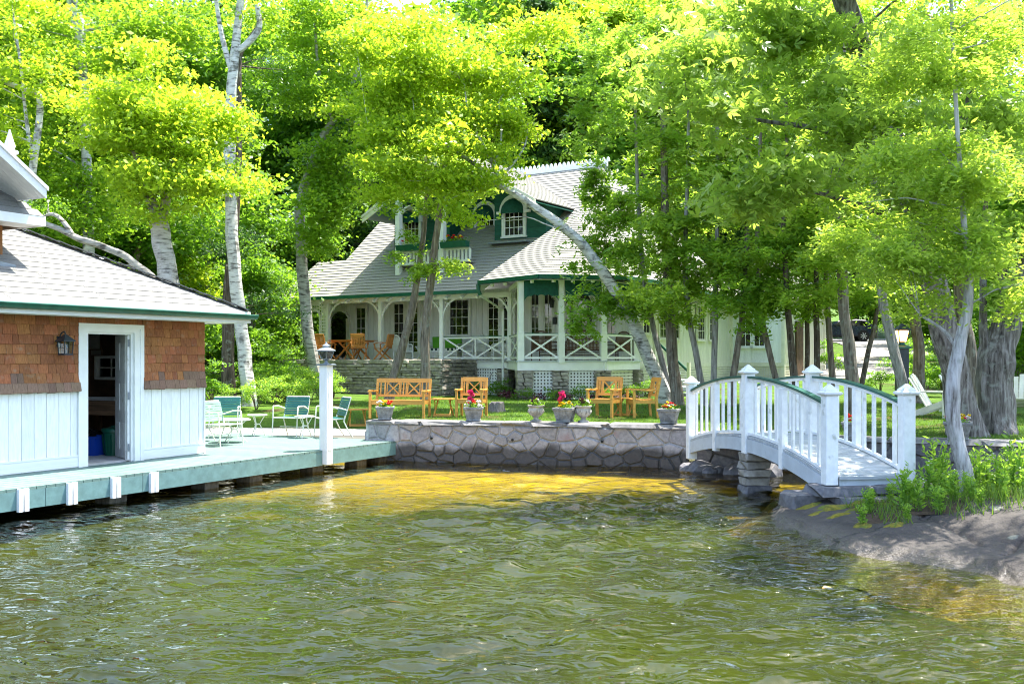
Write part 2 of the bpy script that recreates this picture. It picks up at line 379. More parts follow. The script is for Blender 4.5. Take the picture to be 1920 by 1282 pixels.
# ---------------------------------------------------------------- ground, water, rock
WL = [(-2.9, 20.10), (3.30, 18.66)]                 # front foot of the stone retaining wall
SH = [(-80, 21.9), (-2.91, 21.9), (-2.89, 20.25), (3.30, 18.85), (7.1, 17.15), (14, 15.6), (80, 8)]
def ysh(x): return np.interp(x, [p[0] for p in SH], [p[1] for p in SH])
def zl(x, y):
    x = np.asarray(x, float); y = np.asarray(y, float); d = y - ysh(x)
    z = .60 + .17 * sstep(0, 9, d) + np.maximum(0, y - 36) * .062 + np.maximum(0, y - 85) * .09
    z = z + vnoise(x, y, .9, 3) * .02 * sstep(0, 3, d)
    w = sstep(-2.6, -3.3, x) if False else np.clip((-2.6 - x) / .7, 0, 1)
    flat = .365 + 0 * y
    return lerp(z, lerp(flat, z, sstep(24.3, 27.5, y)), w)
def Z(x, y): return float(zl(x, y))
def GP(px, Y): x = (px - 960) / F * Y; return Vector((x, Y, Z(x, Y)))

def ground_mat():
    m = bpy.data.materials.new('lawn'); m.use_nodes = True; N = m.node_tree.nodes; L = m.node_tree.links; b = N['Principled BSDF']
    b.inputs['Roughness'].default_value = .9; b.inputs['Specular IOR Level'].default_value = .15
    g = N.new('ShaderNodeNewGeometry')
    n1 = N.new('ShaderNodeTexNoise'); n1.inputs['Scale'].default_value = 1.1; n1.inputs['Detail'].default_value = 8
    n2 = N.new('ShaderNodeTexNoise'); n2.inputs['Scale'].default_value = 34; n2.inputs['Detail'].default_value = 3
    for n in (n1, n2): L.new(g.outputs['Position'], n.inputs['Vector'])
    r1 = N.new('ShaderNodeValToRGB'); e = r1.color_ramp.elements
    e[0].position = .33; e[0].color = (.095, .075, .03, 1); e[1].position = .45; e[1].color = (.075, .155, .018, 1)
    x = e.new(.65); x.color = (.12, .21, .022, 1)
    L.new(n1.outputs['Fac'], r1.inputs[0])
    mx = N.new('ShaderNodeMixRGB'); mx.blend_type = 'MULTIPLY'; mx.inputs[0].default_value = .75
    r2 = N.new('ShaderNodeValToRGB'); r2.color_ramp.elements[0].position = .3; r2.color_ramp.elements[0].color = (.45, .45, .4, 1); r2.color_ramp.elements[1].position = .65
    L.new(n2.outputs['Fac'], r2.inputs[0]); L.new(r1.outputs[0], mx.inputs[1]); L.new(r2.outputs[0], mx.inputs[2]); L.new(mx.outputs[0], b.inputs['Base Color'])
    bp = N.new('ShaderNodeBump'); bp.inputs['Strength'].default_value = .8; bp.inputs['Distance'].default_value = .06
    L.new(n2.outputs['Fac'], bp.inputs['Height']); L.new(bp.outputs[0], b.inputs['Normal'])
    MATS['lawn'] = m
ground_mat()
M('bed', (.005, .009, .001), .9, col2=(.022, .030, .001), ns=.7, det=7, ramp=(.3, .7), bump=.3, var=0, coords='world', dirt=((.005, .010, .002), .5, .5))
M('gravel', (.24, .225, .21), .95, ns=30, amt=.3, bump=.6, var=0, coords='world', dirt=((.24, .22, .19), 2, .58))
M('patio', (.47, .43, .38), .9, ns=20, amt=.14, bump=.3, var=0, coords='world', dirt=((.36, .32, .27), 2.2, .58))

def grid(name, xs, ys, zf, mat):
    X, Y = np.meshgrid(xs, ys); Zz = zf(X, Y); nx, ny = len(xs), len(ys)
    V = np.stack([X, Y, Zz], -1).reshape(-1, 3); i = np.arange(nx * ny).reshape(ny, nx)
    Fq = np.stack([i[:-1, :-1], i[:-1, 1:], i[1:, 1:], i[1:, :-1]], -1).reshape(-1, 4)
    me = np_mesh(name, V, Fq); me.polygons.foreach_set('use_smooth', [True] * len(me.polygons))
    return link(name, me, mat)
# lawn and land: rows follow the shore
xs = np.unique(np.concatenate([np.linspace(-160, -20, 24), np.linspace(-20, 22, 150), np.linspace(22, 160, 24), [-2.91, -2.89]]))
ts = np.concatenate([np.linspace(0, 20, 60), np.linspace(20.8, 80, 40), np.linspace(85, 300, 20)])
Xg, Tg = np.meshgrid(xs, ts); Yg = ysh(Xg) + Tg
V = np.stack([Xg, Yg, zl(Xg, Yg)], -1).reshape(-1, 3); ii = np.arange(Xg.size).reshape(Xg.shape)
Fq = np.stack([ii[:-1, :-1], ii[:-1, 1:], ii[1:, 1:], ii[1:, :-1]], -1).reshape(-1, 4)
me = np_mesh('ground', V, Fq); me.polygons.foreach_set('use_smooth', [True] * len(me.polygons))
struct(link('ground', me, 'lawn'))
# lake bed
def bedz(X, Y):
    d = np.clip(20 - Y, 0, 40)
    return -.15 - .012 * d - .06 * sstep(4, 11, d) - .7 * (Y > 21.5) + .025 * vnoise(X, Y, .9, 5) + .01 * vnoise(X, Y, 3, 6)
def bed_sand_sunlit():  # amber towards the wall: sand, with the sunlit shallows put into its colour
    m = MATS['bed']; N = m.node_tree.nodes; L = m.node_tree.links; b = N['Principled BSDF']; src = b.inputs['Base Color'].links[0].from_socket
    g = N.new('ShaderNodeNewGeometry'); sx = N.new('ShaderNodeSeparateXYZ'); L.new(g.outputs['Position'], sx.inputs[0])
    n = N.new('ShaderNodeTexNoise'); n.inputs['Scale'].default_value = .8; n.inputs['Detail'].default_value = 6; L.new(g.outputs['Position'], n.inputs['Vector'])
    a = N.new('ShaderNodeMath'); a.operation = 'MULTIPLY_ADD'; a.inputs[1].default_value = 4.5; L.new(n.outputs['Fac'], a.inputs[0]); L.new(sx.outputs[1], a.inputs[2])
    r = N.new('ShaderNodeMapRange'); r.inputs[1].default_value = 16.9; r.inputs[2].default_value = 20.2; L.new(a.outputs[0], r.inputs[0])
    mx = N.new('ShaderNodeMixRGB'); mx.inputs[2].default_value = (.30, .185, .012, 1); L.new(r.outputs[0], mx.inputs[0]); L.new(src, mx.inputs[1]); L.new(mx.outputs[0], b.inputs['Base Color'])
bed_sand_sunlit()
struct(grid('lake_bed', np.linspace(-60, 60, 160), np.concatenate([np.linspace(-90, 0, 10)[:-1], np.linspace(0, 27, 110)]), bedz, 'bed'))
# patio slab and gravel drive
mb = MB(); mb.hexa([(-12, 21.6, .372), (-2.93, 21.6, .372), (-2.93, 23.3, .372), (-12, 24.9, .372), (-12, 21.6, .392), (-2.93, 21.6, .392), (-2.93, 23.3, .392), (-12, 24.9, .392)])
pat = struct(mb.build('patio', 'patio'))
def road(name, pts, width, mat, dz):
    V = []; Fq = []
    P = [Vector((p[0], p[1], 0)) for p in pts]; n = len(P)
    for i, p in enumerate(P):
        d = (P[min(i + 1, n - 1)] - P[max(i - 1, 0)]).normalized(); s_ = Vector((-d.y, d.x, 0))
        for k in range(7):
            q = p + s_ * width[i] * (k / 6 - .5); V.append((q.x, q.y, Z(q.x, q.y) + dz))
    for i in range(n - 1):
        for k in range(6): Fq.append((i * 7 + k, i * 7 + k + 1, (i + 1) * 7 + k + 1, (i + 1) * 7 + k))
    me = bpy.data.meshes.new(name); me.from_pydata(V, [], Fq); return struct(link(name, me, mat))
pts = []; wd = []
for i in range(26):
    t = i / 25; x = lerp(13.5, 26, t) + 3.5 * math.sin(t * 2.6); y = lerp(43, 80, t); pts.append((x, y)); wd.append(lerp(4.6, 5.0, t))
road('driveway', pts, wd, 'gravel', .03)
road('parking_pad', [(20, 79), (28, 79), (36, 79), (50, 80)], [7, 7, 7, 7], 'gravel', .05)

# water
def water_mat():
    m = bpy.data.materials.new('water'); m.use_nodes = True; N = m.node_tree.nodes; L = m.node_tree.links; N.clear()
    o = N.new('ShaderNodeOutputMaterial'); t = N.new('ShaderNodeBsdfTransparent'); t.inputs[0].default_value = (.84, .88, .5, 1)
    g = N.new('ShaderNodeBsdfGlossy'); g.inputs['Roughness'].default_value = .015; g.inputs[0].default_value = (1, 1, 1, 1)
    fr = N.new('ShaderNodeFresnel'); fr.inputs[0].default_value = 1.33
    ge = N.new('ShaderNodeNewGeometry'); mp = N.new('ShaderNodeMapping'); mp.inputs['Scale'].default_value = (.75, 1.5, 1)
    L.new(ge.outputs['Position'], mp.inputs[0])
    n1 = N.new('ShaderNodeTexNoise'); n1.inputs['Scale'].default_value = 6.4; n1.inputs['Detail'].default_value = 1.6; n1.inputs['Roughness'].default_value = .5; n1.inputs['Distortion'].default_value = .5
    L.new(mp.outputs[0], n1.inputs['Vector'])
    bp = N.new('ShaderNodeBump'); bp.inputs['Strength'].default_value = 1.0; bp.inputs['Distance'].default_value = .06
    sy = N.new('ShaderNodeSeparateXYZ'); L.new(ge.outputs['Position'], sy.inputs[0]); my = N.new('ShaderNodeMapRange'); my.inputs[1].default_value = 9; my.inputs[2].default_value = 18; my.inputs[3].default_value = 1; my.inputs[4].default_value = .45; L.new(sy.outputs[1], my.inputs[0])
    nb = N.new('ShaderNodeTexNoise'); nb.inputs['Scale'].default_value = .45; nb.inputs['Detail'].default_value = 2; L.new(ge.outputs['Position'], nb.inputs['Vector']); mr = N.new('ShaderNodeMapRange'); mr.inputs[1].default_value = .35; mr.inputs[2].default_value = .65; mr.inputs[3].default_value = .45; mr.inputs[4].default_value = 1.25; L.new(nb.outputs['Fac'], mr.inputs[0])
    mu = N.new('ShaderNodeMath'); mu.operation = 'MULTIPLY'; L.new(my.outputs[0], mu.inputs[0]); L.new(mr.outputs[0], mu.inputs[1]); mh = N.new('ShaderNodeMath'); mh.operation = 'MULTIPLY'; L.new(n1.outputs['Fac'], mh.inputs[0]); L.new(mu.outputs[0], mh.inputs[1])
    L.new(mh.outputs[0], bp.inputs['Height']); L.new(bp.outputs[0], fr.inputs['Normal']); L.new(bp.outputs[0], g.inputs['Normal'])
    s = N.new('ShaderNodeMixShader'); L.new(fr.outputs[0], s.inputs[0]); L.new(t.outputs[0], s.inputs[1]); L.new(g.outputs[0], s.inputs[2]); L.new(s.outputs[0], o.inputs[0])
    MATS['water'] = m
water_mat()
wr = np.random.default_rng(4)
WAVES = []
for i in range(34):
    lam = .22 * (4.8 ** (i / 33)); a = R(90 + wr.normal(0, 34)) + (R(8)); WAVES.append((2 * math.pi / lam, math.cos(a), math.sin(a), .0095 * lam * wr.uniform(.6, 1.3), wr.uniform(0, 6.28)))
def wz(X, Y):
    z = 0 * X
    wx = X + .18 * vnoise(X, Y, .8, 21); wy = Y + .22 * vnoise(X, Y, .7, 22)
    for k, c, s_, a, p in WAVES: z = z + a * np.sin(k * (wx * c + wy * s_) + p)
    amp = (.36 + .64 * (1 - sstep(11, 18, Y))) * (1 - sstep(14, 30, np.abs(X))) * sstep(-10, 1, Y) * (.72 + .5 * vnoise(X, Y, .5, 31))
    return z * amp * 1.2
xs = np.concatenate([np.linspace(-70, -13.2, 12), np.linspace(-13, 11, 420), np.linspace(11.3, 80, 12)])
ys = np.concatenate([np.linspace(-90, 1.4, 10), np.linspace(1.6, 21.9, 430), np.linspace(22.2, 24, 4)])
struct(grid('water', xs, ys, wz, 'water'))

# rock point
PT = np.array([(3.62, 14.2), (3.42, 12.9), (3.42, 11.7), (3.72, 10.7), (4.0, 10.0), (4.55, 8.84), (5.6, 7.6), (8, 6.2), (13, 5), (22, 4), (22, 15.4), (10, 14.9), (7, 14.6), (5.6, 14.15), (4.6, 14.1)])
def sdist(X, Y):
    P = np.stack([X, Y], -1); n = len(PT); best = np.full(X.shape, 1e9); ins = np.zeros(X.shape, bool)
    for i in range(n):
        a = PT[i]; b = PT[(i + 1) % n]; ab = b - a
        t = np.clip(((P - a) @ ab) / (ab @ ab), 0, 1); d = np.linalg.norm(P - a - t[..., None] * ab, axis=-1); best = np.minimum(best, d)
        c = ((a[1] > Y) != (b[1] > Y)) & (X < (b[0] - a[0]) * (Y - a[1]) / (b[1] - a[1] + 1e-12) + a[0]); ins ^= c
    return np.where(ins, best, -best)
def rockz(X, Y):
    d = sdist(X + .16 * vnoise(X, Y, 2.2, 41) + .14 * vnoise(X, Y, .9, 48), Y + .14 * vnoise(X, Y, 2.0, 42)); d = np.where(d < 0, d * (1.5 + .8 * vnoise(X, Y, 1.6, 47)), d)
    z = np.where(d > 0, .56 * (1 - np.exp(-np.maximum(d, 0) / 1.7)), np.maximum(-.9, d * .42))
    z = z + .035 * vnoise(X, Y, 2.4, 43) + .018 * vnoise(X, Y, 9, 44) + .028 * np.tanh(6 * vnoise(X, Y, 1.9, 46)) * (d > .15)
    c1 = np.abs(Y - (9.72 + .55 * (X - 4.6) + .1 * np.sin(X * 5))); z = z - .05 * np.exp(-(c1 / .035) ** 2) * (z > .12)
    c2 = np.abs(X - 4.62 - .15 * np.sin(Y * 2.0) - .12 * (Y - 10)); z = z - .035 * np.exp(-(c2 / .025) ** 2) * (z > .12) + .05 * np.abs(vnoise(X, Y, 3.2, 49)) * (d > .1)
    return z
def RZ(x, y): return float(rockz(np.array([[x]]), np.array([[y]]))[0, 0])
def rock_mat():
    m = bpy.data.materials.new('rock'); m.use_nodes = True; N = m.node_tree.nodes; L = m.node_tree.links; b = N['Principled BSDF']
    g = N.new('ShaderNodeNewGeometry'); n = N.new('ShaderNodeTexNoise'); n.inputs['Scale'].default_value = 3; n.inputs['Detail'].default_value = 9; n.inputs['Roughness'].default_value = .65
    L.new(g.outputs['Position'], n.inputs['Vector'])
    r = N.new('ShaderNodeValToRGB'); e = r.color_ramp.elements; e[0].position = .3; e[0].color = (.022, .018, .016, 1); e[1].position = .7; e[1].color = (.072, .060, .050, 1)
    L.new(n.outputs['Fac'], r.inputs[0])
    v = N.new('ShaderNodeTexVoronoi'); v.inputs['Scale'].default_value = 1.6; L.new(g.outputs['Position'], v.inputs['Vector'])
    n3 = N.new('ShaderNodeTexNoise'); n3.inputs['Scale'].default_value = 8; n3.inputs['Detail'].default_value = 5; L.new(g.outputs['Position'], n3.inputs['Vector'])
    ad = N.new('ShaderNodeMath'); ad.operation = 'MULTIPLY_ADD'; ad.inputs[1].default_value = .22; L.new(n3.outputs['Fac'], ad.inputs[0]); L.new(v.outputs['Distance'], ad.inputs[2])
    rl = N.new('ShaderNodeValToRGB'); rl.color_ramp.elements[0].position = .19; rl.color_ramp.elements[0].color = (1, 1, 1, 1); rl.color_ramp.elements[1].position = .22; rl.color_ramp.elements[1].color = (0, 0, 0, 1)
    L.new(ad.outputs[0], rl.inputs[0])
    mx = N.new('ShaderNodeMixRGB'); mx.inputs[2].default_value = (.15, .155, .12, 1); L.new(rl.outputs[0], mx.inputs[0]); L.new(r.outputs[0], mx.inputs[1])
    sx = N.new('ShaderNodeSeparateXYZ'); L.new(g.outputs['Position'], sx.inputs[0])
    n4 = N.new('ShaderNodeMath'); n4.operation = 'MULTIPLY_ADD'; n4.inputs[1].default_value = .16; L.new(n.outputs['Fac'], n4.inputs[0]); L.new(sx.outputs[2], n4.inputs[2])
    wet = N.new('ShaderNodeMapRange'); wet.inputs[1].default_value = .12; wet.inputs[2].default_value = .2; wet.inputs[3].default_value = 1; wet.inputs[4].default_value = 0
    L.new(n4.outputs[0], wet.inputs[0])
    m2 = N.new('ShaderNodeMixRGB'); m2.inputs[2].default_value = (.075, .062, .05, 1); L.new(wet.outputs[0], m2.inputs[0]); L.new(mx.outputs[0], m2.inputs[1])
    alg = N.new('ShaderNodeMapRange'); alg.inputs[1].default_value = -.12; alg.inputs[2].default_value = -.01; alg.inputs[3].default_value = 1; alg.inputs[4].default_value = 0
    L.new(sx.outputs[2], alg.inputs[0]); nA = N.new('ShaderNodeTexNoise'); nA.inputs['Scale'].default_value = 1.3; nA.inputs['Detail'].default_value = 6; L.new(g.outputs['Position'], nA.inputs['Vector'])
    rA = N.new('ShaderNodeValToRGB'); rA.color_ramp.elements[0].position = .42; rA.color_ramp.elements[0].color = (.03, .035, .005, 1); rA.color_ramp.elements[1].position = .6; rA.color_ramp.elements[1].color = (.15, .08, .012, 1); L.new(nA.outputs['Fac'], rA.inputs[0])
    m3 = N.new('ShaderNodeMixRGB'); L.new(alg.outputs[0], m3.inputs[0]); L.new(m2.outputs[0], m3.inputs[1]); L.new(rA.outputs[0], m3.inputs[2])
    L.new(m3.outputs[0], b.inputs['Base Color'])
    nd = N.new('ShaderNodeTexNoise'); nd.inputs['Scale'].default_value = 2.2; nd.inputs['Detail'].default_value = 4; L.new(g.outputs['Position'], nd.inputs['Vector'])
    vm = N.new('ShaderNodeVectorMath'); vm.operation = 'MULTIPLY_ADD'; vm.inputs[1].default_value = (.5, .5, .5); L.new(nd.outputs['Color'], vm.inputs[0]); L.new(g.outputs['Position'], vm.inputs[2])
    vc = N.new('ShaderNodeTexVoronoi'); vc.feature = 'DISTANCE_TO_EDGE'; vc.inputs['Scale'].default_value = .33; L.new(vm.outputs[0], vc.inputs['Vector'])
    rc = N.new('ShaderNodeMapRange'); rc.inputs[1].default_value = .0; rc.inputs[2].default_value = .008; L.new(vc.outputs['Distance'], rc.inputs[0])
    mc = N.new('ShaderNodeMixRGB'); mc.inputs[1].default_value = (.018, .016, .014, 1); L.new(rc.outputs[0], mc.inputs[0]); L.new(m3.outputs[0], mc.inputs[2]); L.new(mc.outputs[0], b.inputs['Base Color'])
    hm = N.new('ShaderNodeMath'); hm.operation = 'MULTIPLY_ADD'; hm.inputs[1].default_value = .3; L.new(rc.outputs[0], hm.inputs[0]); L.new(n.outputs['Fac'], hm.inputs[2])
    ro = N.new('ShaderNodeMapRange'); ro.inputs[3].default_value = .8; ro.inputs[4].default_value = .25; L.new(wet.outputs[0], ro.inputs[0]); L.new(ro.outputs[0], b.inputs['Roughness'])
    bp = N.new('ShaderNodeBump'); bp.inputs['Strength'].default_value = 1.0; bp.inputs['Distance'].default_value = .10; L.new(hm.outputs[0], bp.inputs['Height']); L.new(bp.outputs[0], b.inputs['Normal'])
    MATS['rock'] = m
rock_mat()
struct(grid('rock_shore', np.concatenate([np.linspace(1.6, 8, 200), np.linspace(8.2, 24, 40)]), np.linspace(3, 16.5, 260), rockz, 'rock'))

# ---------------------------------------------------------------- retaining wall with granite pieces
def clip_half(poly, n, c):
    out = []
    for i in range(len(poly)):
        a, b = poly[i], poly[(i + 1) % len(poly)]; da = a[0] * n[0] + a[1] * n[1] - c; db = b[0] * n[0] + b[1] * n[1] - c
        if da <= 0: out.append(a)
        if (da < 0 < db) or (db < 0 < da):
            t = da / (da - db); out.append((a[0] + (b[0] - a[0]) * t, a[1] + (b[1] - a[1]) * t))
    return out
def voronoi(w, h0, h1, n, rr, asp=1.25):
    pts = []
    tries = 0
    while len(pts) < n and tries < 20000:
        p = (rr.uniform(0, w), rr.uniform(h0, h1)); tries += 1
        if all(((p[0] - q[0]) / asp) ** 2 + (p[1] - q[1]) ** 2 > (.62 * math.sqrt(w * (h1 - h0) / n / asp)) ** 2 for q in pts): pts.append(p)
    cells = []
    for i, p in enumerate(pts):
        poly = [(0, h0), (w, h0), (w, h1), (0, h1)]
        for j, q in enumerate(pts):
            if i == j: continue
            nx, ny = (q[0] - p[0]) / asp ** 2, q[1] - p[1]
            c = nx * (p[0] + q[0]) / 2 + ny * (p[1] + q[1]) / 2
            poly = clip_half(poly, (nx, ny), c)
            if len(poly) < 3: break
        if len(poly) >= 3: cells.append(poly)
    return cells
def shrink(poly, g):
    cx = sum(p[0] for p in poly) / len(poly); cy = sum(p[1] for p in poly) / len(poly); n = len(poly); ed = []
    A = sum(poly[i][0] * poly[(i + 1) % n][1] - poly[(i + 1) % n][0] * poly[i][1] for i in range(n))
    if A < 0: poly = poly[::-1]
    out = poly[:]
    for i in range(n):
        a, b = poly[i], poly[(i + 1) % n]; dx, dy = b[0] - a[0], b[1] - a[1]; l = math.hypot(dx, dy)
        if l < 1e-6: continue
        nn = (dy / l, -dx / l); out = clip_half(out, nn, nn[0] * a[0] + nn[1] * a[1] - g)
        if len(out) < 3: return None
    return out
def stone_poly(name, parent, poly, gap, depth, mat, rr):     # polygon in the x,z plane of parent, proud towards -y
    p = shrink(poly, gap)
    if not p: return
    q = shrink(p, .018)
    d = depth * rr.uniform(.6, 1.3); n = len(p); mb = MB()
    if q and len(q) == n:
        vs = [(a, .05, b) for a, b in p] + [(a, -d * .55, b) for a, b in p] + [(a, -d, b) for a, b in q]
        fs = [(i, (i + 1) % n, n + (i + 1) % n, n + i) for i in range(n)] + [(n + i, n + (i + 1) % n, 2 * n + (i + 1) % n, 2 * n + i) for i in range(n)] + [tuple(range(2 * n, 3 * n))]
    else:
        vs = [(a, .05, b) for a, b in p] + [(a, -d, b) for a, b in p]
        fs = [(i, (i + 1) % n, n + (i + 1) % n, n + i) for i in range(n)] + [tuple(range(n, 2 * n))]
    mb.add(vs, fs); return mb.build(name, mat, parent)
rr = random.Random(3)
wv = Vector((WL[1][0] - WL[0][0], WL[1][1] - WL[0][1], 0)); WLEN = wv.length; WANG = math.atan2(wv.y, wv.x)
rw = thing('retaining_wall', 'low granite retaining wall with pale mortar joints between dock and bridge', 'wall', (WL[0][0], WL[0][1], 0), WANG)
WT = .80
mb = MB(); mb.bb(0, WLEN, 0, .45, -.75, WT - .06); mb.build('mortar_core', 'mortar', rw)
for poly in voronoi(WLEN, -.32, WT - .07, 92, rr, 1.3): stone_poly('granite_stone', rw, poly, .012, .045, 'granite', rr)
x = -.06
while x < WLEN:                                       # coping slabs
    l = rr.uniform(.55, 1.0); l = min(l, WLEN + .05 - x)
    piece('coping_slab', rw, (x + l / 2, .2, WT - .03 + rr.uniform(-.006, .006)), (l - .012, .58, .07), 'cap_stone', style='stone', k=rr.randrange(6)); x += l
for xx in (1.35, 3.0, 4.75):                          # drain pipes
    mb = MB(); mb.tube([(xx, -.06, .5), (xx, .02, .5)], .035, 10, False); mb.tube([(xx, -.045, .47), (xx, .01, .47)], .028, 10)
    mb.build('drain_pipe', 'mortar', rw)
    mb = MB(); mb.tube([(xx, -.062, .47), (xx, -.05, .47)], .027, 10); mb.build('pipe_mouth', 'rubber', rw)
lw = thing('end_wall', 'short granite wall end turning back beside the dock', 'wall', (-2.9, 20.10, 0), WANG + R(90))
mb = MB(); mb.bb(.46, 3.1, .0, .05, .2, .60); mb.bb(.0, .46, 0, .05, .2, .74); mb.build('mortar_core', 'mortar', lw)
for poly in voronoi(3.1, .30, .60, 12, rr):
    o = stone_poly('granite_stone', lw, poly, .011, .03, 'granite', rr)
    if o: o.scale.y = -1; o.location.y = .05
# wall on the far bank, beyond the bridge
fb = thing('bank_wall', 'grey stone bank wall behind the leaning cedar and bridge', 'wall', (3.42, 18.62, 0), math.atan2(-1.62, 3.9))
mb = MB(); mb.bb(0, 11.8, 0, .4, -.8, .60); mb.build('mortar_core', 'mortar_wet', fb)
for poly in voronoi(11.8, .0, .60, 44, rr, 1.6): stone_poly('bank_stone', fb, poly, .01, .04, 'granite_dark', rr)
x = 0
while x < 11.7:
    l = rr.uniform(.6, 1.2); piece('coping_slab', fb, (x + l / 2, .18, .63), (l - .012, .5, .08), 'cap_stone', style='stone', k=rr.randrange(6)); x += l
# ---------------------------------------------------------------- boathouse and dock (x along the dock edge, y towards the building)
BH0 = (-6.41, 12.47, 0); BHA = math.atan2(.879, .477)
rr = random.Random(21)
bh = thing('boathouse', 'boathouse with cedar shingle walls above white boards and grey shingle roof', 'boathouse', BH0, BHA)
WY = 1.44; XE = 4.785; X0 = -4.0; BY = 7.2; DK = .40
DX0, DX1, DZ = 2.41, 3.29, 2.46                 # door opening
# solid wall cores
mb = MB()
mb.bb(X0, DX0 - .003, WY + .03, WY + .14, .0, 2.86); mb.bb(DX1 + .003, XE - .03, WY + .03, WY + .14, .0, 2.86); mb.bb(DX0 - .003, DX1 + .003, WY + .03, WY + .14, DZ + .003, 2.86)
mb.bb(X0, X0 + .12, WY + .14, BY, 0, 2.86); mb.bb(X0, XE - .03, BY, BY + .12, 0, 2.86)
# end wall with a small window opening (y 3.32-3.98, z 1.70-2.06)
mb.bb(XE - .15, XE - .03, WY + .14, 3.32, 0, 2.86); mb.bb(XE - .15, XE - .03, 3.98, BY, 0, 2.86)
mb.bb(XE - .15, XE - .03, 3.32, 3.98, 0, 1.70); mb.bb(XE - .15, XE - .03, 3.32, 3.98, 2.06, 2.86)
bwall = mb.build('wall', 'dark_wood', bh)
mb = MB(); mb.bb(X0, XE - .03, WY + .14, BY, .30, .415); mb.build('floor', 'grey_floor', bh)
mb = MB(); mb.bb(X0, XE - .03, WY + .14, BY, 2.80, 2.84); mb.build('inner_ceiling', 'dark_wood', bh)
# white vertical boards and base board
def boards(x0, x1):
    x = x0
    while x < x1 - .02:
        w = min(.205, x1 - x); piece('panel_board', bwall, (x + w / 2, WY + .012, (DK + 1.60) / 2), (w - .008, .035, 1.60 - DK), 'white_board'); x += w
boards(-3.0, 2.245); boards(3.455, XE)
for a, b in ((-3.0, 2.24), (3.46, XE + .012)):
    piece('base_board', bwall, ((a + b) / 2, WY - .018, DK + .085), (b - a, .022, .15), 'white_paint')
    piece('base_trim', bwall, ((a + b) / 2, WY - .02, DK + .175), (b - a, .03, .025), 'white_paint')
y = WY
while y < BY:
    w = min(.205, BY - y); piece('panel_board', bwall, (XE - .012, y + w / 2, (DK + 1.60) / 2), (.035, w - .008, 1.60 - DK), 'white_board'); y += w
mb = MB(); mb.bb(XE + .008, XE + .03, WY - .03, WY + .07, DK, 1.58); mb.build('corner_board', 'white_paint', bh)
# cedar shingles, course by course; the lowest courses flare out
EXP = .142
for c in range(9):
    zb = 1.545 + c * EXP
    flare = .055 * max(0, 1 - c / 1.6)
    for a, b in ((-3.0, 2.243 - (.0 if c else -.02)), (3.458, XE + .02)):
        x = a - rr.uniform(0, .12)
        while x < b - .02:
            w = rr.choice((.10, .13, .17, .2, .23)); xa = max(x, a); xb = min(x + w, b)
            if b - xb < .05: xb = b
            if xb - xa > .02:
                mt = 'cedar_weathered' if (c == 0 or (c == 1 and rr.random() < .3)) else 'cedar_shingle'
                piece('shingle', bwall, ((xa + xb) / 2, WY - .012 - flare * .5 - rr.uniform(0, .004), zb + EXP * .56), (xb - xa - .006, .022 + flare * .2, EXP * 1.12), mt, style='shake', k=rr.randrange(5), rot=(-.07 - flare * 1.2, 0, 0))
            x = xb if xb > xa else x + w
for c in range(1):
    x = 2.245
    while x < 3.45:
        w = rr.choice((.13, .17, .2)); w = min(w, 3.452 - x)
        piece('shingle', bwall, (x + w / 2, WY - .012, 2.64), (w - .006, .022, .14), 'cedar_shingle', style='shake', k=rr.randrange(5), rot=(-.07, 0, 0)); x += w
for c in range(8):
    y = WY + .02
    while y < BY - .05:
        w = rr.uniform(.3, .5); w = min(w, BY - y); piece('end_shingle', bwall, (XE + .002, y + w / 2, 1.6 + c * EXP + EXP * .5), (.02, w - .006, EXP * 1.1), 'cedar_shingle', rot=(0, .06, 0)); y += w
# door frame and leaf
fr = MB()
for a, b in ((2.245, DX0), (DX1, 3.455)): fr.bb(a, b, WY - .035, WY + .012, DK, 2.575)
fr.bb(DX0, DX1, WY - .035, WY + .012, DZ, 2.575)
fr.bb(DX0 - .002, DX0 + .03, WY + .012, WY + .15, DK, DZ); fr.bb(DX1 - .03, DX1 + .002, WY + .012, WY + .15, DK, DZ); fr.bb(DX0 + .03, DX1 - .03, WY + .012, WY + .15, DZ - .03, DZ + .002)
fr.bb(3.40, 3.47, WY - .05, WY - .035, DK, 2.59); fr.bb(2.235, 2.30, WY - .05, WY - .035, DK, 2.59); fr.bb(2.30, 3.40, WY - .05, WY - .035, 2.525, 2.59)
fr.build('door_frame', 'white_paint', bh)
dh = Vector((3.255, WY + .06, 0)); dd = Vector((.45, .893, 0)).normalized(); dn = Vector((-dd.y, dd.x, 0))
mb = MB(); mb.beam(dh + Vector((0, 0, 1.425)), dh + dd * .82 + Vector((0, 0, 1.425)), .045, 2.0); door = mb.build('door', 'white_weathered', bh)
for k in range(3):
    for q in range(2):
        zc = (.78, 1.42, 2.08)[k]; c = dh + dd * (.24 + q * .36) + dn * .026 + Vector((0, 0, zc))
        mb = MB(); mb.beam(c - dd * .12, c + dd * .12, .012, .44); mb.build('door_panel', 'white_weathered', door)
for zc in (.62, 1.45, 2.3):
    mb = MB(); mb.tube([dh + Vector((-.02, -.02, zc - .06)), dh + Vector((-.02, -.02, zc + .06))], .014, 8); mb.build('hinge', 'lamp_grey', door)
